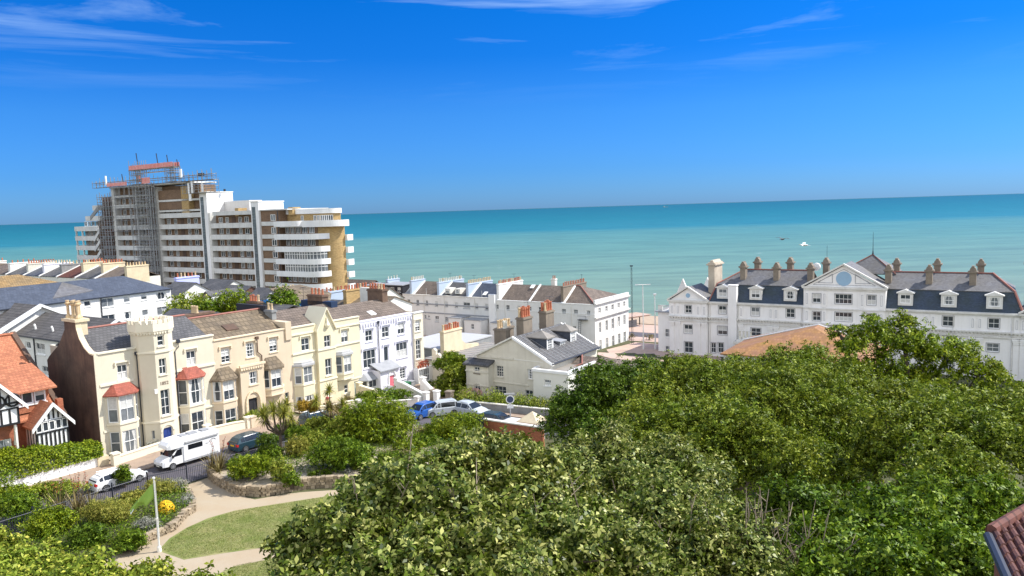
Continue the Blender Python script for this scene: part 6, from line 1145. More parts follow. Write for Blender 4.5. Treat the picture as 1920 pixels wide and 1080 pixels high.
q.build('quatrefoil', 'black_timber', g_); walls(t, -12.3, -7.0, -.6, 1, -1, 5.18, 'red_brick', front=[(-8.2, 2.8, 1.6, 2.4)], name='bay'); window(t, face_m('f', 0, -.6), (-8.2, 2.8, 1.6, 2.4), 3, 2, 's')
k = MB(); k.box(-7.25, -7.1, -1.1, -.95, 2.6, 5.1); k.tube([(-7.18, -.6, 3.4), (-7.2, -.9, 4.2), (-7.25, -1.15, 5.1)], .09, 5); k.build('bracket', 'old_white', t)
# --- hedge on its white retaining wall
t = thing('retaining_wall', 'white painted retaining wall under the long clipped hedge', 'wall', (-36.235, 66.0, 15.4), RZ)
MB().prism([(-22, -.6), (-22, 1.9), (-9, 1.35), (-2.0, .95), (-2.0, -.6)], -2.75, -2.35).build('wall', 'white_paint', t); MB().prism([(-22, 1.9), (-22, 2.4), (-9, 1.9), (-2.2, 1.5), (-2.2, .95), (-9, 1.35)], -2.7, -2.4).build('coping', 'grey_render', t)
MB().box(-2.0, -1.1, -2.9, -2.0, -.6, .9).build('pier', 'stack_buff', t)
t = thing('hedge', 'long clipped bright green hedge above the white retaining wall', 'hedge', (-36.235, 66.0, 15.07), RZ)
rng = np.random.default_rng(11); n = 26000; X = rng.uniform(-20, -1.5, n); top = 2.15+(-1.5-X)*.165+.12*np.sin(X*3); u = rng.uniform(0, 1, n); fr_ = rng.uniform(0, 1, n)
Yh = np.where(fr_ < .5, -2.75+rng.normal(0, .12, n), rng.uniform(-2.8, -.6, n)); Zh = np.where(fr_ < .5, 1.25+(top-1.25)*u, top+rng.normal(0, .1, n)); Nh = np.stack([rng.normal(0, .4, n), np.where(fr_ < .5, -.9, 0)+rng.normal(0, .4, n), np.where(fr_ < .5, .35, 1)+rng.normal(0, .3, n)], 1)
leaf_mesh('foliage', np.stack([X, Yh, Zh], 1), Nh, .17, 'leaf_bright', t, .55, rng); k = MB(); k.prism([(-20, 1.2), (-20, 4.9), (-1.7, 1.95), (-1.7, 1.0)], -2.6, -.8); k.build('branches', 'leaf_deep', t)
# --- garden walls
def gwall(label, pts, h, m='cream_trim', w=.28, piers=True, cop='cream_trim'):
    t = thing('garden_wall', label, 'wall', (*CHW(*pts[0][:2]), tz(*CHW(*pts[0][:2]))), RZ); k = MB(); c = MB(); q = MB(); o = pts[0]; z0 = tz(*CHW(*o[:2]))
    for a, b in zip(pts, pts[1:]):
        d = Vector((b[0]-a[0], b[1]-a[1])).normalized(); n_ = Vector((-d.y, d.x))*w/2; za, zb = tz(*CHW(*a[:2]))-z0, tz(*CHW(*b[:2]))-z0; ha = a[2] if len(a) > 2 else h; hb = b[2] if len(b) > 2 else h
        A, B = Vector((a[0]-o[0], a[1]-o[1])), Vector((b[0]-o[0], b[1]-o[1]))
        def pr(mb, s, l0, l1): mb.add([(A.x-n_.x*s, A.y-n_.y*s, za+l0*ha), (B.x-n_.x*s, B.y-n_.y*s, zb+l0*hb), (B.x+n_.x*s, B.y+n_.y*s, zb+l0*hb), (A.x+n_.x*s, A.y+n_.y*s, za+l0*ha), (A.x-n_.x*s, A.y-n_.y*s, za+l1*ha+(0 if l1 < 1.05 else 0)), (B.x-n_.x*s, B.y-n_.y*s, zb+l1*hb), (B.x+n_.x*s, B.y+n_.y*s, zb+l1*hb), (A.x+n_.x*s, A.y+n_.y*s, za+l1*ha)], [(0, 3, 2, 1), (4, 5, 6, 7), (0, 1, 5, 4), (1, 2, 6, 5), (2, 3, 7, 6), (3, 0, 4, 7)])
        pr(k, 1, -.3, .93); pr(c, 1.35, .931, 1.03)
    k.build('wall', m, t); c.build('coping', cop, t)
    if piers:
        for p in (pts[0], pts[-1]): x, y = p[0]-o[0], p[1]-o[1]; z = tz(*CHW(*p[:2]))-z0; h_ = p[2] if len(p) > 2 else h; MB().box(x-.28, x+.28, y-.28, y+.28, z-.2, z+h_+.25).box(x-.34, x+.34, y-.34, y+.34, z+h_+.251, z+h_+.36).build('pier', m, t)
    return t
gwall('low cream garden wall before the castellated house, behind the motorhome', [(-.9, -3.6, .8), (3.5, -2.9, .8), (6.4, -2.9, .8)], .8)
gwall('low cream garden wall with raking end beside the blue front door', [(8.2, -2.6, 1.0), (11, -2.6, 1.0), (12.6, -2.6, .9)], 1.0)
gwall('peach garden wall with shrubs behind it, beside the gothic porch', [(13.0, -2.7, .9), (16.4, -2.7, .9)], .9, 'peach_stucco', cop='peach_trim')
gwall('pale yellow garden wall with a swept top before the pointed gable house', [(19.5, -2.9, .9), (22.3, -3.3, .7), (23.4, -4.0, .9), (27.8, -4.6, .9)], .9, 'yellow_stucco', cop='yellow_trim')
gwall('cream dividing wall between the yellow and lilac houses, running to the street', [(28.6, -1.0, 1.6), (28.9, -5.0, 1.1), (26.5, -6.9, .9)], 1.0, 'yellow_stucco', cop='yellow_trim')
gwall('grey rendered retaining wall under the small hedge, behind the blue car', [(24.0, -6.0, 1.0), (28.6, -10.4, 1.1)], 1.1, 'white_stucco', cop='old_white')
gwall('white garden wall of the lilac house with tall white gate piers', [(29.4, -10.9, 1.5), (32.5, -4.4, 1.6), (33.2, -2.6, 1.6)], 1.5, 'white_stucco', cop='white_paint'); gwall('second white wall beside the lilac house steps, with a tall gate pier', [(30.6, -11.4, 1.5), (35.2, -5.0, 1.6)], 1.5, 'white_stucco', cop='white_paint')
drape('garden_paving', [CHW(33, -1.2), CHW(41, -1.2), CHW(40.5, -9), CHW(31.5, -10.5), CHW(33.0, -5)], 'pavement', .18, skirt=.15); drape('garden_paving', [CHW(19.6, -.6), CHW(28.4, -.6), CHW(28.6, -4.4), CHW(23.5, -3.8), CHW(19.6, -2.8)], 'pale_soil', .16, skirt=.1); drape('garden_paving', [CHW(-.6, -.9), CHW(18.6, -.9), CHW(18.6, -2.6), CHW(-.6, -3.4)], 'pale_soil', .15, skirt=.1)
def row_bush(label, x, y, r, n, m, seed, size=.16, z=.1): w = CHW(x, y); return bush('shrub', label, 'shrub', (w[0], w[1], tz(*w)+z), r, n, size, m, seed, clump=.3)
row_bush('small rounded bright shrub behind the peach garden wall', 13.9, -1.6, (1.3, .9, 1.5), 1800, 'leaf_lime', 101); row_bush('sprawling little shrub at the foot of the peach bay', 11.9, -1.5, (1.0, .7, .8), 900, 'leaf_green', 102); row_bush('low grey-green plants under the cream bay window', 3.9, -1.9, (1.5, .5, .5), 700, 'leaf_grey', 103, .14)
row_bush('spiky dark shrub in the yellow house front garden', 25.6, -2.4, (.8, .7, .9), 700, 'leaf_bronze', 104); row_bush('small plants beside the garden room of the lilac house', 38.5, -3.2, (1.2, .7, .7), 700, 'leaf_green', 105)
t = bush('hedge', 'small soft hedge on the grey retaining wall before the lilac house steps', 'hedge', (*CHW(27.6, -6.4), tz(*CHW(27.6, -6.4))+.5), (3.6, 1.6, 1.6), 5200, .2, 'leaf_green', 106, clump=.4)
# bins and flagstones
for i, (x, m, lb) in enumerate(((36.1, 'bin_green', 'green wheeled bin beside the pink door steps'), (36.9, 'lead', 'dark grey wheeled bin just right of the green one'))):
    w = CHW(x, -1.3); t = thing('wheeled_bin', lb, 'bin', (w[0], w[1], 13.6+.2), RZ); k = MB(); k.prism([(-.28, 0), (.28, 0), (.34, 1.05), (-.34, 1.05)], -.35, .35); k.build('body', m, t); MB().prism([(-.38, 1.051), (.38, 1.051), (.3, 1.17), (-.3, 1.17)], -.4, .4).build('lid', m, t); MB(Matrix.Rotation(rad(90), 4, 'Y')).cyl(-.1, .33, -.33, .33, .1, .1, 10).build('wheel', 'tyre', t)
# ---------------------------------------------------------------- park: railings, stone walls, flagpole
def railing(label, pts, h=1.35):
    o = pts[0]; t = thing('railing', label, 'railing', (o[0], o[1], tz(*o[:2])), 0); k = MB(); r = MB(); z0 = tz(*o[:2])
    for a, b in zip(pts, pts[1:]):
        L_ = math.hypot(b[0]-a[0], b[1]-a[1]); n_ = int(L_/.14); f = lambda s: (a[0]+(b[0]-a[0])*s-o[0], a[1]+(b[1]-a[1])*s-o[1]); za, zb = tz(*a[:2])-z0, tz(*b[:2])-z0
        for i in range(n_): s = i/n_; p = f(s); z = za+(zb-za)*s; k.bar((*p, z+.05), (*p, z+h+.1), .025)
        for hz in (.15, h-.1): r.bar((*f(0), za+hz), (*f(1), zb+hz), .045)
        m_ = max(1, int(L_/2.6))
        for i in range(m_+1): s = i/m_; p = f(s); z = za+(zb-za)*s; MB().box(p[0]-.04, p[0]+.04, p[1]-.04, p[1]+.04, z, z+h+.25).build('post', 'iron', t)
    k.build('bars', 'iron', t); r.build('rail', 'iron', t)
railing('black iron railings along the street left of the park gate', [CHW(-16, -12.6), CHW(-2.66, -12.2), CHW(.0, -13.1)]); railing('black iron railings between the street and the raised shrub bed', [CHW(2.2, -13.3), CHW(13, -13.2), CHW(22, -14.6)])
t = thing('park_gate', 'open black iron gate leaf at the sandy park entrance', 'gate', (*CHW(.1, -13.1), 15.4), RZ-8); k = MB()
for i in range(15): k.bar((.08+i*.14, 0, .08), (.08+i*.14, 0, 1.4), .025)
k.build('bars', 'iron', t); MB().bar((0, 0, .15), (2.1, 0, .15), .05).bar((0, 0, 1.3), (2.1, 0, 1.3), .05).bar((2.1, 0, .1), (2.1, 0, 1.5), .06).build('frame', 'iron', t)
def stonewall(label, pts, h=.55, w=.4):
    o = pts[0]; t = thing('stone_wall', label, 'wall', (o[0], o[1], tz(*o)), 0); k = MB(); c = MB(); z0 = tz(*o); rw = random.Random(4)
    for a, b in zip(pts, pts[1:]):
        d = Vector((b[0]-a[0], b[1]-a[1])); L_ = d.length; d.normalize(); n_ = Vector((-d.y, d.x)); m_ = max(1, int(L_/.30))
        for i in range(m_):
            s0, s1 = L_*i/m_, L_*(i+1)/m_
            for r in range(4):
                f_ = (r % 2)*.5*(s1-s0)*.6; p, q = s0+.012+f_, s1-.012+f_+rw.uniform(-.03, .0); e = rw.uniform(-.05, .05); zz = h*r/4; P = [(a[0]+d.x*s-o[0]+n_.x*f*(w/2+e), a[1]+d.y*s-o[1]+n_.y*f*(w/2+e)) for s, f in ((p, -1), (q, -1), (q, 1), (p, 1))]; k.prism(P, zz-.15 if r == 0 else zz+.01, zz+h/4-.008+(rw.uniform(-.03, .06) if r == 3 else 0), 'z')
    k.build('stonework', mat('rubble', (.36, .29, .20), .9, (.22, .17, .12), 3, .5, bump=.8, bscale=9, per_island=.35) if 'rubble' not in MT else 'rubble', t); return t
SW1 = [(-25.83, 57.4), (-24.71, 55.75), (-23.62, 53.8), (-22.99, 52.35), (-23.2, 51.35), (-23.0, 49.2), (-23.77, 47.8), (-24.32, 46.45)]
SW2 = [(-24.67, 59.65), (-23.45, 58.05), (-21.93, 56.5), (-20.53, 55.35), (-19.89, 55.35), (-19.06, 55.05), (-18.1, 55.45), (-17.0, 56.1), (-15.75, 56.6), (-14.4, 56.8), (-12.55, 56.85)]
stonewall('low curved rubble wall edging the flower bed beside the flagpole', SW1); stonewall('low rubble retaining wall of the raised shrub bed right of the gate', SW2, .75)
drape('raised_bed', SW2+[(-8, 57.5), (-4, 62), (-6, 70), CHW(21.5, -15.2), CHW(13, -13.7), CHW(3.2, -13.9)], 'pale_soil', .62, skirt=.6)
drape('flower_bed', SW1[::-1]+[CHW(-1.5, -13.2), CHW(-16, -13.2), (-48, 46), (-30, 40)], 'soil', .38, skirt=.35)
t = thing('flagpole', 'white flagpole standing at the edge of the lawn', 'flagpole', (-22.44, 45.95, 15.43), 0); fh = 15.42; ft = 20.088-15.43
MB().tube([(0, 0, 0), (0, 0, ft*.5), (0, 0, ft)], [.06, .05, .035], 10).build('pole', 'pole_white', t); MB().lathe(0, 0, [(.02, ft), (.09, ft+.06), (.09, ft+.12), (.01, ft+.18)], 10).build('finial', 'pole_white', t); MB().cyl(0, 0, 0, .35, .14, .12, 12).cyl(.0, 0, ft*.45, ft*.47, .09, .09, 10).build('collar', 'old_white', t)
MB().tube([(.09, -.02, ft-.1), (.10, -.03, .9)], .012, 4).build('halyard', 'pole_white', t)
k = MB(); nx, nz = 12, 6; V = []
for i in range(nx+1):
    for j in range(nz+1): s = i/nx; q = j/nz; V.append((-.07-1.35*s+.14*math.sin(s*9+q*3)*s, .34*math.sin(s*7+q*3.4)*s+.16*math.cos(s*6-q*5)*s, ft-.3-1.3*s-1.0*q*(1-.55*s)+.12*math.sin(s*8+q*2)))
k.v = V; k.f = [(i*(nz+1)+j, (i+1)*(nz+1)+j, (i+1)*(nz+1)+j+1, i*(nz+1)+j+1) for i in range(nx) for j in range(nz)]
fo = k.build('flag', 'flag_green', None, True); tag(fo, 'limp lime green flag hanging from the white flagpole', 'flag'); fo.location = (-22.44, 45.95, 15.43); fo.modifiers.new('thickness', 'SOLIDIFY').thickness = .006
e_ = MB(); V2 = [V[(nx)*(nz+1)+j] for j in (2, 3, 4, 5, 6)]; e_.slab([(v[0], v[1]-.012, v[2]) for v in (V[(nx-1)*(nz+1)+6], V[nx*(nz+1)+6], V[nx*(nz+1)+4], V[(nx-1)*(nz+1)+5])], .01, (0, 1, 0)); e_.build('flag_emblem', 'white_paint', fo)
# --- street sign and brick wall by the lane
t = thing('road_sign', 'tall grey post carrying a round traffic sign and small plate, over the lane', 'sign', (-.55, 74.5, tz(-.55, 74.5)), 0); zt = 36-(743-389.5)*74.5/1440-tz(-.55, 74.5)
MB().tube([(0, 0, 0), (0, 0, zt)], .06, 8).build('post', 'lead_white', t); Md = Matrix.Translation((.02, -.08, zt-.45)) @ Matrix.Rotation(rad(90), 4, 'X')
MB(Md).cyl(0, 0, 0, .03, .42, .42, 24).build('sign_face', 'white_paint', t); MB(Md).cyl(0, 0, .031, .04, .33, .33, 24).build('sign_disc', 'sign_blue', t); MB().box(-.3, .34, -.1, -.07, zt-1.35, zt-.98).build('plate', 'white_paint', t); MB().box(-.55, .5, -.06, .06, zt+.0, zt+.16).build('lamp', 'lead_white', t)
BW = ((-3.0, 70.0), (-.9, 68.7), (2.4, 66.6)); 
t = thing('brick_wall', 'red brick wall with pale coping beside the lane, above the foreground trees', 'wall', (BW[0][0], BW[0][1], tz(*BW[0])), math.degrees(math.atan2(-3.4, 5.4))); MB().box(0, 6.3, 0, .3, -2.5, 1.85).build('wall', 'red_brick', t); MB().box(-.05, 6.4, -.06, .36, 1.851, 1.96).build('coping', 'old_white', t)
t = thing('gate_lodge', 'small terracotta tiled pyramid roof over a pale shed, behind the brick wall', 'shed', (1.45, 69.6, tz(1.45, 69.6)), -30); MB().box(-.9, .9, -.8, .8, 0, 1.9).build('wall', 'old_white', t); k = MB(); ap = (.1, 0, 2.75)
for a, b in (((-1.1, -1, 1.9), (1.1, -1, 1.9)), ((1.1, -1, 1.9), (1.1, 1, 1.9)), ((1.1, 1, 1.9), (-1.1, 1, 1.9)), ((-1.1, 1, 1.9), (-1.1, -1, 1.9))): k.slab([a, b, ap], .1)
k.build('roof', 'stack_buff', t)
# ---------------------------------------------------------------- vehicles
def wheel(par, x, y, r=.33, w=.22, spokes=5):
    M = Matrix.Translation((x, y, r)) @ Matrix.Rotation(rad(90), 4, 'X'); s = 1 if y < 0 else -1
    o = MB(M).cyl(0, 0, -w/2, w/2, r, r, 20).build('wheel', 'tyre', par); k = MB(M); k.cyl(0, 0, s*w/2-s*.01 if s > 0 else -w/2-.02, w/2+.02 if s > 0 else -w/2+.01, r*.24, r*.24, 10); z = s*(w/2+.012)
    for i in range(spokes*2): a = 2*math.pi*i/(spokes*2); k.slab([(r*.2*math.cos(a-.3), r*.2*math.sin(a-.3), z), (r*.66*math.cos(a-.12), r*.66*math.sin(a-.12), z), (r*.66*math.cos(a+.12), r*.66*math.sin(a+.12), z), (r*.2*math.cos(a+.3), r*.2*math.sin(a+.3), z)], .02, (0, 0, s))
    n = 20
    for i in range(n): a, b = 2*math.pi*i/n, 2*math.pi*(i+1)/n; k.slab([(r*.62*math.cos(a), r*.62*math.sin(a), z), (r*.72*math.cos(a), r*.72*math.sin(a), z), (r*.72*math.cos(b), r*.72*math.sin(b), z), (r*.62*math.cos(b), r*.62*math.sin(b), z)], .02, (0, 0, s))
    k.build('rim', 'rim', o)
def loft(k, secs):
    n = len(secs[0]); b = len(k.v)
    for s in secs: k.v += s
    k.f.append(tuple(b+i for i in range(n))); k.f.append(tuple(b+(len(secs)-1)*n+i for i in range(n))[::-1])
    for j in range(len(secs)-1): k.f += [(b+j*n+i, b+(j+1)*n+i, b+(j+1)*n+(i+1) % n, b+j*n+(i+1) % n) for i in range(n)]
def car(label, loc, rz, col, kind='estate', name='parked_car', L_=4.6, W_=1.82, group=None):
    """x forward; profile = (x, belt height, roof height, belt half width, roof half width)"""
    t = thing(name, label, 'car', loc, rz, group); h = W_/2; a = L_/2
    P = {'estate': [(-a, .62, .64, .80, .80), (-a+.08, .93, .95, .90, .82), (-a+.35, .97, 1.25, .94, .72), (-a+.75, .98, 1.45, .96, .68), (-.6, .97, 1.50, .98, .68), (.25, .95, 1.44, .98, .68), (.95, .93, .97, .97, .86), (a-.75, .86, .88, .94, .80), (a-.15, .68, .70, .84, .70), (a, .48, .50, .72, .66)],
         'hatch': [(-a, .62, .64, .80, .80), (-a+.06, .95, .97, .92, .80), (-a+.45, 1.0, 1.36, .95, .70), (-a+.9, 1.0, 1.50, .97, .68), (.1, .98, 1.52, .98, .70), (.45, .97, 1.45, .98, .70), (1.15, .95, .99, .96, .84), (a-.55, .86, .88, .92, .80), (a-.1, .66, .68, .82, .70), (a, .48, .50, .72, .66)],
         'suv': [(-a, .7, .72, .86, .84), (-a+.06, 1.05, 1.07, .94, .84), (-a+.3, 1.1, 1.62, .96, .74), (-a+.6, 1.1, 1.74, .98, .74), (.2, 1.1, 1.75, .98, .74), (.6, 1.1, 1.66, .98, .72), (1.2, 1.06, 1.1, .97, .86), (a-.5, .98, 1.0, .93, .82), (a-.08, .8, .82, .86, .76), (a, .55, .58, .78, .7)]}[kind]
    def sec(x, zb, zr, wb, wr): return [(x, -h*wb*.96, .22), (x, -h*wb, .5 if zb > .5 else zb*.8), (x, -h*wb, zb-.06), (x, -h*wb*.96, zb), (x, -h*wr, zr-.03), (x, -h*wr*.9, zr), (x, h*wr*.9, zr), (x, h*wr, zr-.03), (x, h*wb*.96, zb), (x, h*wb, zb-.06), (x, h*wb, .5 if zb > .5 else zb*.8), (x, h*wb*.96, .22)]
    k = MB(); loft(k, [sec(*p) for p in P]); b = k.build('body', col, t); m = b.modifiers.new('round', 'BEVEL'); m.width = .03; m.segments = 2; m.limit_method = 'ANGLE'
    g = 1.012
    for s, nm in ((-1, 'side_window'), (1, 'side_window')):
        for i, j in ((2, 3), (3, 4), (4, 5)):
            p, q = P[i], P[j]; zt0, zt1 = p[1]+(p[2]-p[1])*.84, q[1]+(q[2]-q[1])*.84; w0, w1 = p[3]*.96+(p[4]-p[3]*.96)*.84, q[3]*.96+(q[4]-q[3]*.96)*.84; x0, x1 = p[0]+.05, q[0]-.04
            MB().slab([(x0, s*(h*p[3]*.96+.004), p[1]+.04), (x1, s*(h*q[3]*.96+.004), q[1]+.04), (x1, s*(h*w1+.012), zt1), (x0, s*(h*w0+.012), zt0)], .02, (0, -s, 0)).build(nm, 'car_glass', t)
        p, q = P[5], P[6]; MB().slab([(p[0]+.03, s*(h*p[3]*.96+.004), p[1]+.04), (q[0]-.12, s*(h*q[3]*.96+.004), q[1]+.03), (p[0]+.03, s*(h*(p[3]*.3+p[4]*.7)+.012), p[1]+(p[2]-p[1])*.72)], .02, (0, -s, 0)).build(nm, 'car_glass', t)
        MB().box(P[5][0]+.28, P[5][0]+.42, *( (-h*1.1, -h*.97) if s < 0 else (h*.97, h*1.1)), P[5][1]+.02, P[5][1]+.18).build('mirror', col, t)
        for zz in (1,): MB().box(.0, .02, *((-h*1.003, -h*.9) if s < 0 else (h*.9, h*1.003)), .35, P[5][1]-.08).build('door_seam', 'black_plastic', t)
        MB().box(a-.26, a-.02, *((-h*.86, -h*.52) if s < 0 else (h*.52, h*.86)), P[8][1]-.12, P[8][1]+.04).build('headlight', 'lamp_clear', t); MB().box(-a-.015, -a+.16, *((-h*.93, -h*.62) if s < 0 else (h*.62, h*.93)), .68, .9).build('tail_light', 'lamp_red', t)
        for x in (-a+.85, a-.88): wheel(t, x, s*(h-.10), .33 if kind != 'suv' else .37)
    f = lambda p, z: (p[0], -h*(p[4] if z else p[3])*.88, p[2] if z else p[1])
    p, q = P[5], P[6]; MB().slab([(q[0]-.02, -h*.82, q[2]+.03), (q[0]-.02, h*.82, q[2]+.03), (p[0]+.06, h*p[4]*.88, p[2]), (p[0]+.06, -h*p[4]*.88, p[2])], .03, (-.6, 0, -.8)).build('windscreen', 'car_glass', t)
    p, q = P[1], P[3]; MB().slab([(P[1][0]+.02, h*.74, P[1][2]+.06), (P[1][0]+.02, -h*.74, P[1][2]+.06), (P[3][0]-.12, -h*P[3][4]*.85, P[3][2]-.05), (P[3][0]-.12, h*P[3][4]*.85, P[3][2]-.05)], .03, (.6, 0, -.8)).build('rear_window', 'car_glass', t)
    MB().box(a-.06, a+.012, -h*.5, h*.5, .32, .52).build('grille', 'black_plastic', t); MB().box(a+.0125, a+.02, -.26, .26, .36, .47).build('number_plate', 'old_white', t); MB().box(-a-.02, -a+.02, -.26, .26, .66, .78).build('number_plate', 'petal_yellow', t)
    if kind in ('estate', 'suv'):
        for s in (-1, 1): MB().bar((P[3][0], s*h*.64, P[4][2]+.05), (P[5][0]-.1, s*h*.64, P[5][2]+.06), .04).build('roof_rail', 'rim', t)
    return t
AZ = RZ
w = CHW(-3.1, -8.55); car('white estate car with roof rails parked behind the railings', (w[0], w[1], tz(*w)+.01), AZ+0, 'car_white', 'estate', L_=4.7).scale = (.87,)*3
w = CHW(8.9, -8.6); car('dark teal estate car parked right behind the motorhome', (w[0], w[1], tz(*w)+.01), AZ, 'car_dark', 'hatch', L_=4.3).scale = (.93,)*3
w = CHW(17.2, -7.9); car('dark car almost hidden behind the park palms', (w[0], w[1], tz(*w)+.01), AZ, 'car_dark', 'suv', L_=4.4)
w = [24.621, -13.897]; w = CHW(w[0]+1.6, w[1]+.6); car('bright blue hatchback parked before the grey retaining wall', (w[0], w[1], tz(*w)+.01), AZ+178, 'car_blue', 'hatch', L_=4.0)
w = (-7.9, 79.6); car('pale silver off-roader with dark sunroof by the gate piers', (w[0], w[1], tz(*w)+.01), -160, 'car_silver', 'suv', L_=4.3).scale = (.9,)*3; w = (-4.8, 79.3); car('low silver car behind the pale off-roader, under the villa hedge', (w[0], w[1], tz(*w)+.01), -36, 'car_silver', 'estate', L_=4.3)
w = (-1.9, 74.2); car('dark car parked in the lane left of the sign post', (w[0], w[1], tz(*w)+.01), -33, 'car_dark', 'hatch', L_=4.2); w = (.2, 71.2); car('white car whose roof just shows over the brick wall', (w[0], w[1], tz(*w)+.01), -33, 'car_white', 'hatch', L_=4.0)
# --- motorhome, nose towards the camera-left
w = CHW(3.0, -8.05); t = thing('motorhome', 'white coachbuilt motorhome with overcab bulge parked in front of the tower house', 'motorhome', (w[0], w[1], tz(*w)+.01), AZ+180); t.scale = (.87,)*3
k = MB(); h = 1.02
def ms(x, z0, z1, wd, rr=.12): return [(x, -wd, z0), (x, -wd, z1-rr), (x, -wd+rr*.5, z1-rr*.3), (x, -wd+rr*1.6, z1), (x, wd-rr*1.6, z1), (x, wd-rr*.5, z1-rr*.3), (x, wd, z1-rr), (x, wd, z0)]
loft(k, [ms(-2.9, .55, 2.55, h-.05), ms(-2.85, .42, 2.72, h), ms(.6, .42, 2.78, h), ms(.9, .42, 2.78, h)]); o = k.build('body', 'car_white', t)
k = MB(); loft(k, [ms(.9, 1.98, 2.78, h), ms(1.7, 1.96, 2.76, h*.98), ms(2.15, 1.95, 2.6, h*.92, .2), ms(2.42, 1.98, 2.32, h*.78, .12)]); k.build('overcab', 'car_white', t)
k = MB(); loft(k, [ms(.901, .42, 1.95, .93), ms(1.35, .42, 1.95, .92), ms(2.2, .40, 1.18, .92, .1), ms(2.75, .40, 1.02, .88, .1), ms(2.98, .42, .8, .78, .1)]); k.build('cab', 'car_white', t)
MB().slab([(2.16, -.80, 1.22), (2.16, .80, 1.22), (1.40, .74, 1.94), (1.40, -.74, 1.94)], .03, (-.6, 0, -.8)).build('windscreen', 'car_glass', t)
for s in (-1, 1):
    MB().slab([(1.05, s*.935, 1.2), (2.0, s*.935, 1.2), (1.5, s*.935, 1.78), (1.05, s*.935, 1.85)], .02, (0, -s, 0)).build('side_window', 'car_glass', t); MB().box(-1.05, .45, *((-h-.02, -h+.01) if s < 0 else (h-.01, h+.02)), 1.55, 2.02).build('side_window', 'car_glass', t)
    MB().box(-2.7, .9, *((-h-.012, -h+.01) if s < 0 else (h-.01, h+.012)), .46, .58).build('skirt', 'lead', t); MB().box(-2.75, .75, *((-h-.12, -h-.001) if s < 0 else (h+.001, h+.12)), 2.28, 2.42).build('awning', 'lead_white', t)
    MB().box(2.72, 2.97, *((-.8, -.5) if s < 0 else (.5, .8)), .72, .9).build('headlight', 'lamp_clear', t); MB().box(1.95, 2.1, *((-1.12, -.95) if s < 0 else (.95, 1.12)), 1.15, 1.42).build('mirror', 'black_plastic', t)
    for x in (-1.75, 2.05): wheel(t, x, s*.86, .34)
    q = MB(); P_ = [(-2.5+.22*i, s*(h+.004), 1.85+.18*math.sin(i*1.1)) for i in range(6)]
    for a, b in zip(P_, P_[1:]): q.bar(a, b, .05)
    q.build('stripe', 'lead', t)
MB().box(2.9, 3.02, -.75, .75, .28, .55).build('bumper', 'black_plastic', t); MB().box(3.021, 3.03, -.27, .27, .42, .53).build('number_plate', 'old_white', t)
for x, a in ((-1.9, .4), (-.6, .45), (.4, .3)): MB().box(x-a, x+a, -.4, .4, 2.79, 2.86).build('rooflight', 'lead', t)
MB().box(-2.93, -2.86, -.55, .55, 1.35, 2.1).build('rear_window', 'car_glass', t)
# --- person seated at the yellow garden wall
w = CHW(22.6, -2.6); zg = tz(*w)+.3; P_ = bpy.data.meshes.new('person'); t = bpy.data.objects.new('person', P_); S.collection.objects.link(t); t.location = (w[0], w[1], zg); t.rotation_euler = (0, 0, rad(RZ-60))
J = [((0, 0, .62), .13), ((0, .02, .85), .13), ((0, .03, 1.08), .15), ((0, .02, 1.2), .07), ((0, .0, 1.27), .06), ((0, -.01, 1.36), .095), ((0, -.02, 1.46), .08), ((-.18, .02, 1.12), .065), ((-.23, -.06, .88), .05), ((-.14, -.26, .80), .04), ((.18, .02, 1.12), .065), ((.23, -.06, .88), .05), ((.14, -.26, .80), .04), ((-.1, -.12, .6), .09), ((-.12, -.42, .58), .07), ((-.12, -.44, .2), .05), ((-.12, -.54, .06), .045), ((.1, -.12, .6), .09), ((.12, -.42, .58), .07), ((.12, -.44, .2), .05), ((.12, -.54, .06), .045)]
P_.from_pydata([j[0] for j in J], [(0, 1), (1, 2), (2, 3), (3, 4), (4, 5), (5, 6), (2, 7), (7, 8), (8, 9), (2, 10), (10, 11), (11, 12), (0, 13), (13, 14), (14, 15), (15, 16), (0, 17), (17, 18), (18, 19), (19, 20)], []); P_.materials.append(MT['skin'])
t.modifiers.new('skin', 'SKIN'); t.modifiers.new('smooth', 'SUBSURF').levels = 1
for i, v in enumerate(P_.skin_vertices[0].data): v.radius = (J[i][1],)*2; v.use_root = i == 0
tag(t, 'person in a dark red top sitting in the yellow house front garden', 'person')
MB().lathe(0, .02, [(.15, .6), (.165, .8), (.2, 1.08), (.17, 1.16), (.08, 1.2)], 12).build('top', 'cloth_red', t); MB().lathe(0, .01, [(.1, 1.36), (.115, 1.44), (.09, 1.54), (.03, 1.57)], 10).build('hair', 'cloth_dark', t)
b_ = thing('garden_bench', 'small wooden bench under the seated person', 'bench', (w[0], w[1], tz(*w)+.15), RZ-60); MB().box(-.5, .5, -.2, .25, .54, .6).build('seat', 'brown_wood', b_)
for x in (-.45, .4): MB().box(x, x+.06, -.18, .22, 0, .54).build('leg', 'brown_wood', b_)

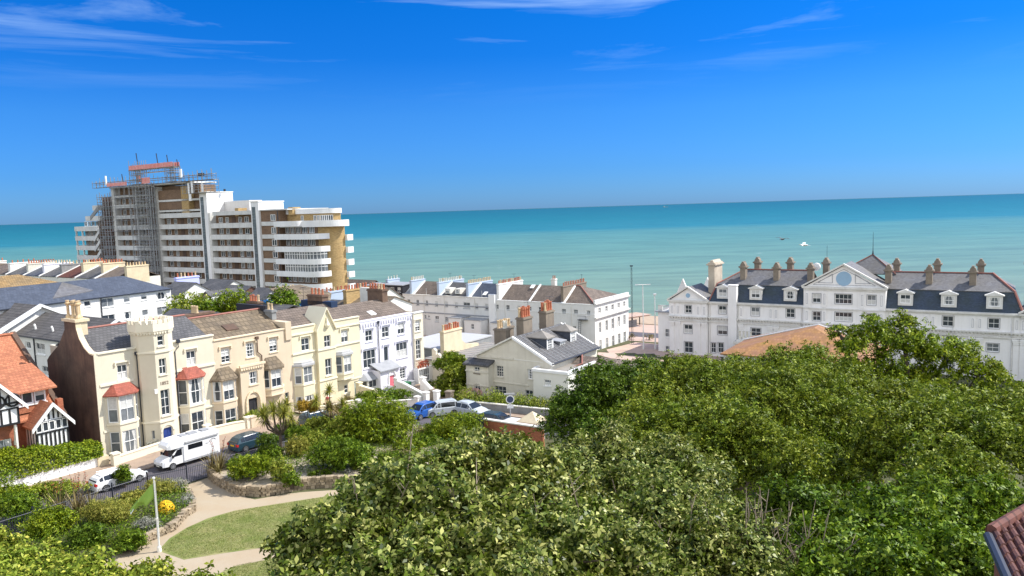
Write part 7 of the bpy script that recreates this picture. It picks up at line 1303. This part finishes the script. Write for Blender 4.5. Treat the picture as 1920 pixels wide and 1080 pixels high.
# television aerials and overhead cables on the street houses
def aerial(par, x, y, z, h=1.6, a=0):
    k = MB(); k.bar((x, y, z), (x, y, z+h), .04); c, s = math.cos(a), math.sin(a); k.bar((x-.5*c, y-.5*s, z+h-.05), (x+.5*c, y+.5*s, z+h-.05), .03)
    for i in range(6): q = -.45+i*.18; k.bar((x+q*c-.2*s, y+q*s+.2*c, z+h-.04), (x+q*c+.2*s, y+q*s-.2*c, z+h-.04), .02)
    k.build('aerial', 'iron', par)
for o_ in [o for o in bpy.data.objects if o.name in ('cream_house', 'peach_house', 'yellow_house', 'lilac_house', 'villa', 'white_terrace')]:
    for x, y, z, a in {'cream_house': [(.2, 3.9, 12.1, .5)], 'peach_house': [(8.2, 3.2, 10.3, 1.2)], 'yellow_house': [(5.8, 5.0, 11.3, .2)], 'lilac_house': [(8.6, 4.4, 11.1, 2.0)], 'villa': [(5.9, 4.8, 9.6, .9), (5.7, 10.2, 9.6, .1)], 'white_terrace': [(-24.6, 7, 13.3, .4), (-41.9, 5, 13.2, 1.4), (-7.9, 9, 13.3, 2.2), (-33.2, 3, 13.1, .8)]}[o_.name]: aerial(o_, x, y, z, 1.7, a)

# ---------------------------------------------------------------- the big foreground trees
def btree(name, label, bx, by, blobs, n, size, m, seed, r0=.28, **k): return tree(name, label, 'tree', (bx, by, tz(bx, by)), blobs, n, size, m, seed, r0, **k)
G_ = 'trees below the viewpoint'
btree('broadleaf_tree', 'nearest tree with large pale glossy leaves, bottom centre, overhanging the lawn', -1.5, 19.0, [(-4.11, 17.0, 28.51, 1.42, 1.42, 1.2), (-2.24, 18.0, 28.68, 1.81, 1.81, 1.54), (-0.94, 19.5, 28.31, 1.76, 1.76, 1.5), (-2.75, 16.0, 28.01, 1.67, 1.67, 1.42), (0.37, 19.5, 27.76, 1.9, 1.9, 1.61), (-0.9, 16.0, 27.7, 1.89, 1.89, 1.61), (-5.02, 16.5, 28.39, 0.71, 0.71, 0.6), (1.03, 17.0, 27.38, 1.77, 1.77, 1.51), (-3.75, 18.5, 28.86, 0.96, 0.96, 0.82), (-1.44, 20.0, 29.09, 1.08, 1.08, 0.92), (-0.16, 21.0, 28.7, 1.09, 1.09, 0.93), (1.24, 22.0, 27.98, 1.15, 1.15, 0.97), (-0.44, 20.5, 29.04, 0.83, 0.83, 0.7), (0.51, 20.5, 28.85, 0.83, 0.83, 0.7)], 98000, .155, 'leaf_pale', 1, clump=.55, group=G_, aspect=.52)
btree('broadleaf_tree', 'dry-looking pale tree with bare twigs poking out, right of the nearest tree', 4.5, 21, [(3.2, 25.0, 26.74, 2.26, 2.26, 1.92), (3.58, 21.0, 26.94, 2.19, 2.19, 1.86), (4.75, 18.5, 26.92, 1.93, 1.93, 1.64), (5.14, 24.0, 27.05, 1.75, 1.75, 1.49), (2.51, 17.0, 27.2, 1.65, 1.65, 1.4), (5.93, 18.0, 26.72, 1.12, 1.12, 0.96)], 76000, .135, 'leaf_pale', 2, clump=.6, group=G_)
btree('broadleaf_tree', 'glossy dark green tree at the bottom right beside the tiled roof', 10.5, 20, [(8.05, 19.0, 26.58, 1.45, 1.45, 1.23), (10.21, 20.0, 26.78, 1.67, 1.67, 1.42), (13.55, 23.0, 26.2, 1.84, 1.84, 1.56), (8.21, 17.0, 26.89, 1.65, 1.65, 1.4), (10.78, 18.0, 26.7, 1.38, 1.38, 1.17), (15.69, 24.0, 25.73, 1.17, 1.17, 0.99)], 66000, .14, 'leaf_green', 3, clump=.55, group=G_)
btree('broadleaf_tree', 'broad olive tree filling the right edge above the tiled roof', 18, 29, [(16.09, 30.0, 25.72, 2.71, 2.71, 2.3), (17.64, 28.0, 26.12, 2.33, 2.33, 1.98), (21.91, 33.0, 25.77, 2.18, 2.18, 1.85), (14.91, 26.0, 26.1, 1.99, 1.99, 1.69), (14.39, 30.0, 25.11, 1.56, 1.56, 1.33), (13.57, 33.0, 24.58, 1.49, 1.49, 1.27), (15.31, 34.0, 25.19, 1.42, 1.42, 1.2), (13.1, 31.0, 24.23, 1.29, 1.29, 1.1)], 60000, .15, 'leaf_olive', 4, clump=.7, group=G_)
btree('broadleaf_tree', 'wide olive green tree in the middle of the wooded slope', 11, 34, [(8.24, 32.0, 25.55, 3.0, 3.0, 2.55), (12.61, 36.0, 25.46, 3.25, 3.25, 2.76), (10.08, 30.0, 25.47, 2.29, 2.29, 1.95), (15.17, 36.0, 25.11, 2.75, 2.75, 2.34), (6.38, 33.0, 25.54, 2.52, 2.52, 2.14)], 90000, .145, 'leaf_olive', 5, clump=.7, group=G_)
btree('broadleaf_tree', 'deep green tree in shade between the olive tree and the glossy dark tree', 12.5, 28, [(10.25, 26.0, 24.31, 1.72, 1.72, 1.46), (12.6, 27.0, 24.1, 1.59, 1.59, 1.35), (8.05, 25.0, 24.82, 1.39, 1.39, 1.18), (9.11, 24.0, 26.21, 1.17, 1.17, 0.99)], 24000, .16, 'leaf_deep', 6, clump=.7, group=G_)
btree('broadleaf_tree', 'olive tree whose top rises before the rust coloured hall roof', 12, 43, [(11.39, 43.0, 25.24, 2.84, 2.84, 2.41), (14.46, 44.0, 25.06, 2.6, 2.6, 2.21), (8.44, 42.0, 24.81, 2.62, 2.62, 2.23), (16.57, 43.0, 25.23, 2.39, 2.39, 2.03), (19.01, 43.0, 25.16, 2.24, 2.24, 1.9), (16.38, 45.0, 26.06, 1.72, 1.72, 1.46), (18.37, 46.0, 26.12, 1.28, 1.28, 1.09)], 80000, .16, 'leaf_olive', 7, clump=.8, group=G_)
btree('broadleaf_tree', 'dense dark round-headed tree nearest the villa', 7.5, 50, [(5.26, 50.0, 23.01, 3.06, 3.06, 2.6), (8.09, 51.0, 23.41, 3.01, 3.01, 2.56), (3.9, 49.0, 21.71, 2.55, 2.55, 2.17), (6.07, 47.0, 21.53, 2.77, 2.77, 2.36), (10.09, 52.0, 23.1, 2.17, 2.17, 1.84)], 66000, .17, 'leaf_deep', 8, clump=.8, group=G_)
btree('broadleaf_tree', 'olive treetops just right of the dense dark tree, below the hotel', 16, 52, [(12.31, 52.0, 24.05, 2.09, 2.09, 1.78), (14.31, 50.0, 24.18, 2.08, 2.08, 1.77), (10.67, 53.0, 23.99, 1.84, 1.84, 1.56), (21.88, 42.0, 24.09, 2.48, 2.48, 2.11), (22.24, 38.0, 24.59, 2.24, 2.24, 1.91)], 44000, .17, 'leaf_olive', 9, clump=.8, group=G_)
t_ = btree('broadleaf_tree', 'tall open-crowned bright green tree standing before the hotel', 25.5, 51, [(24.77, 52.0, 26.49, 1.73, 1.73, 1.47), (26.99, 52.0, 25.57, 2.24, 2.24, 1.9), (22.8, 51.0, 25.88, 1.35, 1.35, 1.14), (29.76, 52.0, 25.0, 2.09, 2.09, 1.78), (31.39, 51.0, 23.78, 1.7, 1.7, 1.44), (27.79, 51.0, 23.16, 2.34, 2.34, 1.99), (25.06, 51.0, 24.16, 1.84, 1.84, 1.57), (29.94, 50.0, 22.24, 1.74, 1.74, 1.48), (32.34, 51.0, 22.28, 1.06, 1.06, 0.9), (26.59, 52.0, 27.17, 1.01, 1.01, 0.86), (33.17, 51.0, 21.51, 0.71, 0.71, 0.6), (22.45, 50.0, 24.46, 1.18, 1.18, 1.0), (22.39, 52.0, 26.71, 0.65, 0.65, 0.55), (24.07, 50.0, 22.79, 1.91, 1.91, 1.62), (27.11, 50.0, 21.78, 2.08, 2.08, 1.77), (33.2, 50.0, 20.5, 0.83, 0.83, 0.71), (33.31, 52.0, 23.13, 0.79, 0.79, 0.68)], 34000, .22, 'leaf_bright', 10, r0=.34, clump=.7, group=G_, inner=.04, twigs=6)
btree('broadleaf_tree', 'yellow-green leafy tree rising at the bottom left corner', -13.5, 23.5, [(-16.32, 24.0, 24.22, 1.58, 1.58, 1.35), (-13.82, 23.0, 24.48, 1.44, 1.44, 1.22), (-11.32, 22.0, 24.75, 1.15, 1.15, 0.97), (-9.52, 21.5, 24.63, 1.05, 1.05, 0.89), (-18.75, 25.0, 24.35, 1.74, 1.74, 1.48)], 42000, .17, 'leaf_lime', 11, clump=.6, group=G_)
# bare twigs standing out of the dry tree
rng = np.random.default_rng(21); t = thing('dead_branches', 'bare grey twigs standing up out of the dry pale tree', 'branches', (5.6, 19.5, tz(5.6, 19.5)), 0); k = MB()
TW_ = [(6.16, 18.3, 26.77), (5.36, 18.3, 27.0), (7.08, 18.6, 26.52), (4.01, 17.6, 27.25), (3.69, 20.0, 26.99), (-1.41, 17.2, 28.79), (-3.39, 17.2, 28.85), (0.88, 18.4, 28.07)]
for c in TW_:
    c = Vector(c)-Vector((5.6, 19.5, tz(5.6, 19.5))); n_ = 12 if c.x > -1 else 3
    for i in range(n_):
        d = Vector((rng.normal(0, .35), rng.normal(0, .3), 1)).normalized(); l = rng.uniform(1.2, 2.6); p = c+Vector((rng.normal(0, .35), rng.normal(0, .3), -.5)); q = p+d*l; m_ = p*.5+q*.5+Vector((rng.normal(0, .12), 0, 0)); k.tube([tuple(p), tuple(m_), tuple(q)], [.026, .018, .008], 4)
        for _ in range(3): s = rng.uniform(.4, .9); a = p.lerp(q, s); e = a+Vector((rng.normal(0, .25), rng.normal(0, .2), rng.uniform(.15, .45))); k.tube([tuple(a), tuple(e)], [.013, .005], 4)
    k.tube([tuple(c+Vector((0, 0, -.4))), tuple(Vector((c.x*.4, c.y*.4, c.z*.6))), (0, 0, 0)], [.02, .05, .12], 5)
k.build('twig', 'twig', t)
# ---------------------------------------------------------------- shrubs of the park
def shrub(label, px, r, n, size, m, seed, name='shrub', z=0, clump=.35, **k): return bush(name, label, 'shrub', (px[0], px[1], px[2]+z), r, n, size, m, seed, clump=clump, **k)
shrub('biggest domed shrub in the park, dark topped, before the lilac house', (-12.41, 67.7, 14.94), (3.7, 3.2, 5.0), 28000, .17, 'leaf_bright', 201, clump=.5, lobes=8)
shrub('yellow-green shrub spreading left of the biggest domed shrub', (-15.18, 67.8, 14.99), (2.4, 2.0, 3.3), 12000, .16, 'leaf_lime', 202, clump=.45)
shrub('broad soft green mound with a deep shaded underside, centre of the raised bed', (-14.05, 59.35, 15.24), (3.0, 2.0, 2.9), 22000, .15, 'leaf_green', 203, clump=.42, lobes=7, z=.4)
shrub('bright green spreading shrub beside the lane, left of the brick wall', (-5.81, 68.55, 14.76), (3.5, 2.6, 3.1), 20000, .17, 'leaf_bright', 204, clump=.45, lobes=7)
shrub('lime green rounded shrub overhanging the rubble wall corner', (-20.33, 57.2, 15.4), (1.95, 1.6, 2.3), 13000, .14, 'leaf_bright', 205, clump=.36, z=.5)
shrub('yellowish wispy shrub right of the lime rounded shrub', (-18.01, 56.7, 15.39), (1.0, .9, 2.1), 5200, .13, 'leaf_lime', 206, clump=.3, z=.4)
shrub('small dark green shrub hanging over the rubble wall', (-16.95, 55.8, 15.4), (.75, .6, 1.3), 3000, .12, 'leaf_green', 207, clump=.3, z=.3)
shrub('feathery yellow-green shrub behind the palms', (-18.57, 70.8, 14.98), (1.6, 1.4, 2.2), 6000, .15, 'leaf_lime', 208, z=.2)
shrub('feathery light green shrub left of the broad soft mound', (-18.44, 63.0, 15.23), (1.3, 1.2, 2.2), 6000, .13, 'leaf_feather', 209, z=.3)
shrub('blue-green shrub between the dark teal car and the first palm', (-21.95, 66.3, 15.2), (1.1, .9, 1.6), 4200, .13, 'leaf_deep', 210, z=.3)
for i, (x, y, lb, m, r) in enumerate(((590,906,'leftmost small plant on the pale soil of the raised bed','leaf_green',(.45,.4,.5)),(612,904,'grey-green plant second from left on the pale soil','leaf_deep',(.5,.45,.55)),(650,900,'bluish low plant on the pale soil under the broad mound','leaf_grey',(.55,.4,.45)),(668,893,'light tufted plant right of the bluish low plant','leaf_lime',(.4,.4,.7)),(700,886,'dark plant at the right end of the pale soil','leaf_deep',(.8,.6,.7)),(735,880,'mixed green shrub where the pale soil meets the nearest tree','leaf_green',(1.3,1.0,1.1)))):
    h_ = {0:(-15.75, 57.7, 15.32),1:(-14.9, 57.95, 15.29),2:(-13.42, 58.4, 15.25),3:(-12.85, 59.3, 15.22),4:(-11.66, 60.25, 15.15),5:(-10.28, 61.05, 15.09)}[i]; shrub(lb, h_, r, 900 if i < 5 else 5000, .11, m, 220+i, z=.45)
shrub('dry pinkish grass mound behind the broad mound, by the path', (-10.1, 62.8, 15.04), (1.8, 1.2, 1.0), 4000, .16, 'grass_dry', 230, z=.1, aspect=.2); shrub('pale rusty shrub between the two big park shrubs', (-8.63, 69.75, 14.78), (.9, .8, 1.3), 2200, .14, 'grass_dry', 231, z=.1)
for i, (g, m, r) in enumerate((((-19.6, 67.2, 15.13), 'leaf_green', (1.4, 1.2, 1.9)), ((-17.82, 65.85, 15.12), 'leaf_lime', (1.5, 1.2, 1.9)), ((-16.35, 66.6, 15.07), 'leaf_bright', (1.5, 1.2, 1.8)), ((-20.63, 62.5, 15.29), 'leaf_green', (1.2, 1.0, 1.5)), ((-21.45, 70.3, 15.07), 'leaf_deep', (1.3, 1.0, 1.5)), ((-9.13, 64.0, 14.97), 'leaf_bright', (1.6, 1.2, 1.4)), ((-22.34, 60.0, 15.4), 'leaf_green', (1.0, .8, 1.2)), ((-8.02, 66.4, 14.87), 'leaf_green', (1.5, 1.2, 1.5)))): shrub(['green shrub at the foot of the tallest cabbage palm', 'lime shrub under the golden tree', 'bright shrub left of the biggest domed shrub base', 'green shrub behind the lime rounded shrub', 'dark shrub by the street railings behind the tallest palm', 'bright low shrub between the dry mound and the nearest tree', 'green shrub between the striped flax and the lime rounded shrub', 'green shrub at the back of the park next to the bright spreading one'][i], g, r, 6000, .15, m, 270+i, z=.3)
# spiky plants
def spiky(label, px, n, ln, w, m, seed, z=0, spread=.3, heads=3, flowers=0, name='flax_plant'):
    rng = np.random.default_rng(seed); t = thing(name, label, 'plant', (px[0], px[1], px[2]+z), 0)
    for i in range(heads): blades(t, (rng.normal(0, spread), rng.normal(0, spread), 0), n//heads, ln, w, m, rng, .75)
    if flowers:
        k = MB(); P = []
        for i in range(flowers): a = rng.uniform(0, 6.28); e = Vector((math.cos(a)*.6, math.sin(a)*.6, ln*1.35)); k.tube([(0, 0, .2), tuple(e*.6), tuple(e)], [.02, .015, .01], 5); P += [tuple(e*s+Vector(tuple(rng.normal(0, .05, 3)))) for s in np.linspace(.65, 1, 14)]
        k.build('flower_stalk', 'bark', t); leaf_mesh('seed_heads', np.array(P), rng.normal(size=(len(P), 3)), .11, 'flower_red', t, .5, rng)
    return t
spiky('bronze and cream striped flax plant at the left end of the raised bed', (-23.83, 59.75, 15.4), 190, 1.9, .075, 'leaf_bronze', 301, .5, .45, 4, 4); spiky('large bronze flax with tall dark flower stalks, left flower bed', (-30.84, 52.15, 15.44), 200, 2.1, .08, 'leaf_bronze', 302, .2, .5, 4, 7); spiky('second smaller flax at the edge of the left flower bed', (-32.97, 52.9, 15.43), 110, 1.6, .07, 'leaf_olive', 303, .2, .4, 3, 4)
def cordyline(label, px, h, heads, seed, m='leaf_feather', r0=.13):
    rng = np.random.default_rng(seed); t = thing('cabbage_palm', label, 'palm tree', (px[0], px[1], px[2]+.2), 0, 'cabbage palms in the park'); k = MB(); k.tube([(0, 0, -.3), (.05, 0, h*.45)], [r0*1.2, r0], 8)
    for i in range(heads):
        a = 6.28*i/heads+rng.uniform(-.3, .3); s = rng.uniform(.45, 1.0)*min(1.5, h*.33); e = (math.cos(a)*s, math.sin(a)*s, h*rng.uniform(.68, 1.0)); k.tube([(.05, 0, h*.45), (math.cos(a)*s*.7, math.sin(a)*s*.7, h*.6), e], [r0*.8, r0*.6, r0*.5], 6); blades(t, e, 130, 1.0, .07, m, rng, .1, 'crown', 1.3)
    k.build('trunk', 'bark', t)
cordyline('tallest cabbage palm, with many grey-green heads, right of the dark teal car', (-19.9, 63.05, 15.26), 4.9, 11, 401); cordyline('cabbage palm with loose spiky heads, right of the golden tree', (-17.45, 70.75, 14.96), 4.1, 4, 402); cordyline('small wispy cabbage palm at the left shoulder of the biggest domed shrub', (-16.42, 70.15, 14.96), 2.9, 5, 403, 'leaf_bronze')
g = (-19.78, 72.15, 14.97); tree('golden_tree', 'small round-headed tree with golden and dark green leaves, between the palms', 'tree', g, [(g[0]-.2, g[1], g[2]+2.75, 1.0, 1.0, .8), (g[0]-.7, g[1]+.2, g[2]+2.5, .7, .7, .6), (g[0]+.4, g[1], g[2]+2.4, .65, .7, .6)], 7500, .13, 'leaf_gold', 31, r0=.08, clump=.35)
# left flower bed
shrub('big soft yellow-green fennel mound behind the flagpole', (-27.64, 49.95, 15.43), (1.75, 1.4, 2.0), 16000, .15, 'leaf_feather', 240, clump=.4, aspect=.22, z=.2); shrub('second fennel mound, upper right of the flagpole flag', (-26.58, 55.15, 15.42), (1.5, .9, 1.4), 9000, .14, 'leaf_feather', 241, clump=.35, aspect=.22, z=.2)
shrub('small upright green shrub in front of the white estate car', (-30.5, 57.7, 15.41), (.65, .6, 1.75), 4500, .12, 'leaf_green', 242, clump=.3, z=.15); shrub('silvery grey shrub near the park gate', (-25.62, 56.15, 15.42), (.8, .6, .9), 3200, .11, 'leaf_grey', 243, aspect=.25, z=.2); shrub('silvery pink-tinged shrub spilling over the curved rubble wall', (-23.78, 53.2, 15.42), (.6, .8, .75), 3200, .11, 'leaf_grey', 244, aspect=.25, z=.25)
shrub('pale grey shrub at the base of the flagpole wall', (-24.43, 48.7, 15.42), (1.0, .6, .9), 3200, .12, 'leaf_grey', 245, aspect=.3, z=.25)
y_ = shrub('mound of bright yellow flowers just right of the flagpole', (-24.48, 51.5, 15.43), (.65, .55, .75), 2200, .11, 'leaf_green', 246, z=.3); rng = np.random.default_rng(5); d = sphere_pts(rng, 900); d[:, 2] = abs(d[:, 2]); leaf_mesh('flowers', d*np.array([.62, .55, .78])+np.array([0, 0, .12]), d, .1, 'petal_yellow', y_, .9, rng)
for i, (g, lb, m, r, n) in enumerate((((-34.51, 50.85, 15.45), 'dark green shrub at the far left of the flower bed', 'leaf_green', (2.2, 1.6, 2.3), 11000), ((-30.71, 48.45, 15.44), 'mid green shrub below the large bronze flax', 'leaf_bright', (1.8, 1.4, 2.0), 10000), ((-27.08, 46.6, 15.45), 'blue-green broad-leaved shrub in front of the fennel mound', 'leaf_deep', (1.5, 1.2, 1.5), 8000), ((-24.29, 46.05, 15.44), 'leafy green shrub left of the flagpole foot', 'leaf_green', (1.1, .9, 1.2), 6000), ((-34.8, 56.35, 15.42), 'low lime shrub along the street railings', 'leaf_lime', (2.4, 1.1, 1.1), 8000), ((-37.17, 54.4, 15.44), 'tangled green shrub against the railings at the left edge', 'leaf_bright', (2.2, 1.4, 1.7), 8000), ((-27.66, 53.7, 15.42), 'olive grassy clump left of the flag', 'leaf_feather', (1.2, 1.0, 1.1), 6000))): shrub(lb, g, r, n, .14, m, 250+i, z=.1)
def cover(name, poly, n, m, size, zo, seed, asp=.4, hmax=.3):
    rng = np.random.default_rng(seed); P = np.array(poly); lo, hi = P.min(0), P.max(0); out = []
    while len(out) < n:
        q = rng.uniform(lo, hi, (4000, 2)); ins = np.zeros(len(q), bool); j = len(P)-1
        for i in range(len(P)):
            c = ((P[i, 1] > q[:, 1]) != (P[j, 1] > q[:, 1])) & (q[:, 0] < (P[j, 0]-P[i, 0])*(q[:, 1]-P[i, 1])/(P[j, 1]-P[i, 1]+1e-9)+P[i, 0]); ins ^= c; j = i
        out += q[ins].tolist()
    q = np.array(out[:n]); z = np.array([tz(*p) for p in q])+zo+rng.uniform(0, hmax, n); o = leaf_mesh(name, np.column_stack([q, z]), rng.normal(size=(n, 3))*.7+np.array([0, 0, .8]), size, m, None, asp, rng); return tag(o, None, None, kind='stuff')
cover('undergrowth', SW1[::-1]+[CHW(-1.5, -13.2), CHW(-16, -13.2), (-48, 46), (-30, 40)], 16000, 'leaf_green', .16, .38, 61, hmax=.5)
cover('undergrowth', [CHW(3.4, -14), CHW(21.5, -15.4), (-6, 70), (-5, 62), (-12, 58.6), (-19, 58)], 16000, 'leaf_green', .15, .62, 62, hmax=.45)
cover('undergrowth', [(-12, 60), (8, 66), (24, 58), (30, 40), (10, 24), (-6, 34), (-10, 50)], 22000, 'leaf_green', .22, .05, 63, hmax=.5)
cover('undergrowth', [(-6.2, 84.2), (9, 77), (34, 72), (60, 110), (25, 135), (8, 100), (-6, 100)], 14000, 'leaf_green', .25, .02, 64, hmax=.5)
# lawn blades on the near grass
LW = [(-22.57, 46.3), (-22.18, 49.55), (-20.01, 52.25), (-17.31, 53.3), (-13.8, 54.65), (-8.39, 55.2), (-7.42, 48.1), (-14.02, 46.85), (-18.29, 45.6), (-20.45, 44.85)]; LW2 = [(-17.0, 43.65), (-14.68, 44.55), (-10.61, 45.15), (-9.69, 40.75), (-16.65, 41.15)]
for i, (pl, n) in enumerate(((LW, 42000), (LW2, 16000))): o = cover('grass', pl, n, 'grass_lawn', .085, .02, 71+i, .22, .04); o.name = 'grass'
# villa hedge and garden
def hedge_line(label, pts, h, w, n, m, seed, size=.17, name='hedge'):
    o = pts[0]; z0 = tz(*o); t = thing(name, label, 'hedge', (o[0], o[1], z0), 0); rng = np.random.default_rng(seed); bl_ = []
    for a, b in zip(pts, pts[1:]):
        L_ = math.hypot(b[0]-a[0], b[1]-a[1]); m_ = max(2, int(L_/1.3))
        for i in range(m_): s = i/m_; x, y = a[0]+(b[0]-a[0])*s, a[1]+(b[1]-a[1])*s; hh = h*rng.uniform(.85, 1.2); bl_.append((x-o[0], y-o[1], tz(x, y)-z0+hh*.45, w*rng.uniform(.9, 1.2), w, hh*.6))
    P, Nn = crown_points(rng, bl_, n, .4, .15, -.5); leaf_mesh('foliage', P, Nn, size, m, t, .5, rng); k = MB()
    for b in bl_: k.tube([(b[0], b[1], b[2]-h*.5), (b[0]+.1, b[1], b[2]+.1)], [.05, .03], 5)
    k.build('stem', 'bark', t); return t
hedge_line('long shaggy yellow-green hedge between the villa and the lane', [(-5.6, 83.8), (0, 81.4), (5, 78.9), (11, 75.5), (20, 71)], 2.0, 1.3, 22000, 'leaf_lime', 501)
MBW = thing('lane_wall', 'low grey wall under the villa hedge along the lane', 'wall', (-6, 83.0, tz(-6, 83)), math.degrees(math.atan2(-4.9, 9.6))); MB().box(0, 26, 0, .3, -1, .75).build('wall', 'grey_render', MBW); MB().box(-.03, 26, -.05, .35, .751, .84).build('coping', 'old_white', MBW)
for i, s in enumerate((-1.9, .35)): t = thing('gate_pier', 'weathered gate pier at the villa entrance, '+('left' if i == 0 else 'right')+' of the pair', 'pier', (-7.6+s*.8, 84.0-s*.35, tz(-7.6, 84)), -27); MB().box(-.35, .35, -.35, .35, -.3, 1.6).box(-.42, .42, -.42, .42, 1.601, 1.75).build('pier', 'stack_stone', t)
f_ = shrub('clump of pale pink flowers by the villa gate', (-5.0, 85.6, tz(-5, 85.6)), (1.3, .8, 1.3), 1400, .14, 'leaf_green', 510); leaf_mesh('flowers', sphere_pts(np.random.default_rng(6), 700)*np.array([1.25, .8, .55])+np.array([0, 0, 1.1]), sphere_pts(np.random.default_rng(7), 700), .15, 'petal_pink', f_, .8)
btree('garden_tree', 'olive shrubby tree left of the villa porch, lit by the sun', -7.7, 88.5, [(-7.7, 88.5, 15.5, 1.45, 1.4, 2.0), (-7.2, 88.6, 16.9, 1.1, 1.1, 1.2), (-8.3, 88.2, 14.8, 1.0, 1.0, 1.2)], 13000, .2, 'leaf_olive', 12, r0=.12, clump=.5)
btree('garden_tree', 'bright green taller tree against the villa porch, behind the olive shrubby tree', -6.3, 91.5, [(-6.3, 91.5, 16.7, 1.3, 1.5, 2.0), (-6.1, 91.9, 15.0, 1.4, 1.4, 1.8), (-7.6, 92.5, 18.0, 1.2, 1.2, 1.0)], 14000, .2, 'leaf_bright', 13, r0=.14, clump=.5)
btree('garden_tree', 'small ivy-like tree at the back of the flat-roofed outbuilding', -8.8, 94.5, [(-9.2, 94.5, 16.8, 1.1, 1.0, .9), (-8.2, 95, 16.4, 1.0, 1, .9)], 6000, .19, 'leaf_green', 14, r0=.1, clump=.5)
# trees standing between the outbuildings so the slope reads planted
for i, (x, y, r, m) in enumerate(((11, 70, 2.6, 'leaf_green'), (17, 66, 3.0, 'leaf_olive'), (24, 62, 3.2, 'leaf_green'), (33, 62, 3.4, 'leaf_olive'), (42, 66, 3.2, 'leaf_green'), (30, 80, 3.4, 'leaf_green'), (44, 84, 3.6, 'leaf_olive'), (52, 74, 3.2, 'leaf_green'))):
    z = tz(x, y); btree('lower_tree', ['%s tree of the lower slope, hidden mostly by the nearer crowns' % a for a in ('first', 'second', 'third', 'fourth', 'fifth', 'sixth', 'seventh', 'eighth')][i], x, y, [(x, y, z+3.4, r, r, 2.6), (x+r*.6, y+.5, z+2.6, r*.7, r*.7, 2.0), (x-r*.6, y-.4, z+2.4, r*.7, r*.7, 1.9)], 5000, .34, m, 600+i, r0=.2, clump=1.0, group='trees of the lower slope')
# ---------------------------------------------------------------- tiled roof at the bottom right corner
A_ = Vector((7.669, 12.0, 30.492)); B_ = Vector((10.596, 14.2, 30.411)); C_ = Vector((6.643, 9.6, 30.496)); ex, ey = (B_-A_), (C_-A_); lx, ly = ex.length, ey.length; ex.normalize(); ey.normalize(); nn = ex.cross(ey).normalized(); nn = nn if nn.z > 0 else -nn
t = thing('tiled_house', 'corner of a dark red pantiled roof with black gutter, bottom right', 'house', (A_.x+2, A_.y-1, tz(A_.x, A_.y)), 0); o = Vector(t.location); k = MB(); nc, nr = int(lx/.26), int(ly/.32); rt_ = random.Random(2)
for r in range(nr):
    for c in range(nc):
        j_ = rt_.uniform(-.006, .006); p = A_-o+ex*(c*.26)+ey*(r*.32)+nn*j_; pts = []
        for s, hgt in ((0, 0.0), (.06, .045), (.13, .06), (.2, .035), (.262, .0)): pts.append(p+ex*s+nn*(hgt+.035))
        q = [v+ey*.36-nn*.03+nn*.03 for v in pts]; vs = [tuple(v-nn*0.012) for v in pts]+[tuple(v+nn*.014) for v in q]+[tuple(v-nn*.03) for v in q]
        k.add(vs, [(i, i+1, i+6, i+5) for i in range(4)]+[(i+5, i+6, i+11, i+10) for i in range(4)])
k.build('roof', mat('pan_single', (.13, .052, .038), .75, (.07, .032, .028), 5, .6, bump=.3, per_island=.22), t)
P4 = [A_-o, A_-o+ex*lx, A_-o+ex*lx+ey*ly, A_-o+ey*ly]; MB().slab([tuple(p-nn*.02) for p in P4], .12).build('roof_deck', 'brown_wood', t)
MB().tube([tuple(A_-o-ex*.1+nn*.0), tuple(A_-o-ex*.1+ey*ly)], .075, 8).build('gutter', 'iron', t); MB().tube([tuple(A_-o+nn*.06), tuple(A_-o+ex*lx+nn*.06)], .10, 8).build('ridge', 'pan_tile', t)
W4 = [p-nn*.2 for p in P4]; k = MB(); k.v = [tuple(p+((sum(W4, Vector())/4-p)*.08)) for p in W4]; k.v += [(v[0], v[1], 0) for v in k.v]; k.f = [(0, 1, 5, 4), (1, 2, 6, 5), (2, 3, 7, 6), (3, 0, 4, 7)]; k.build('wall', 'red_brick', t)
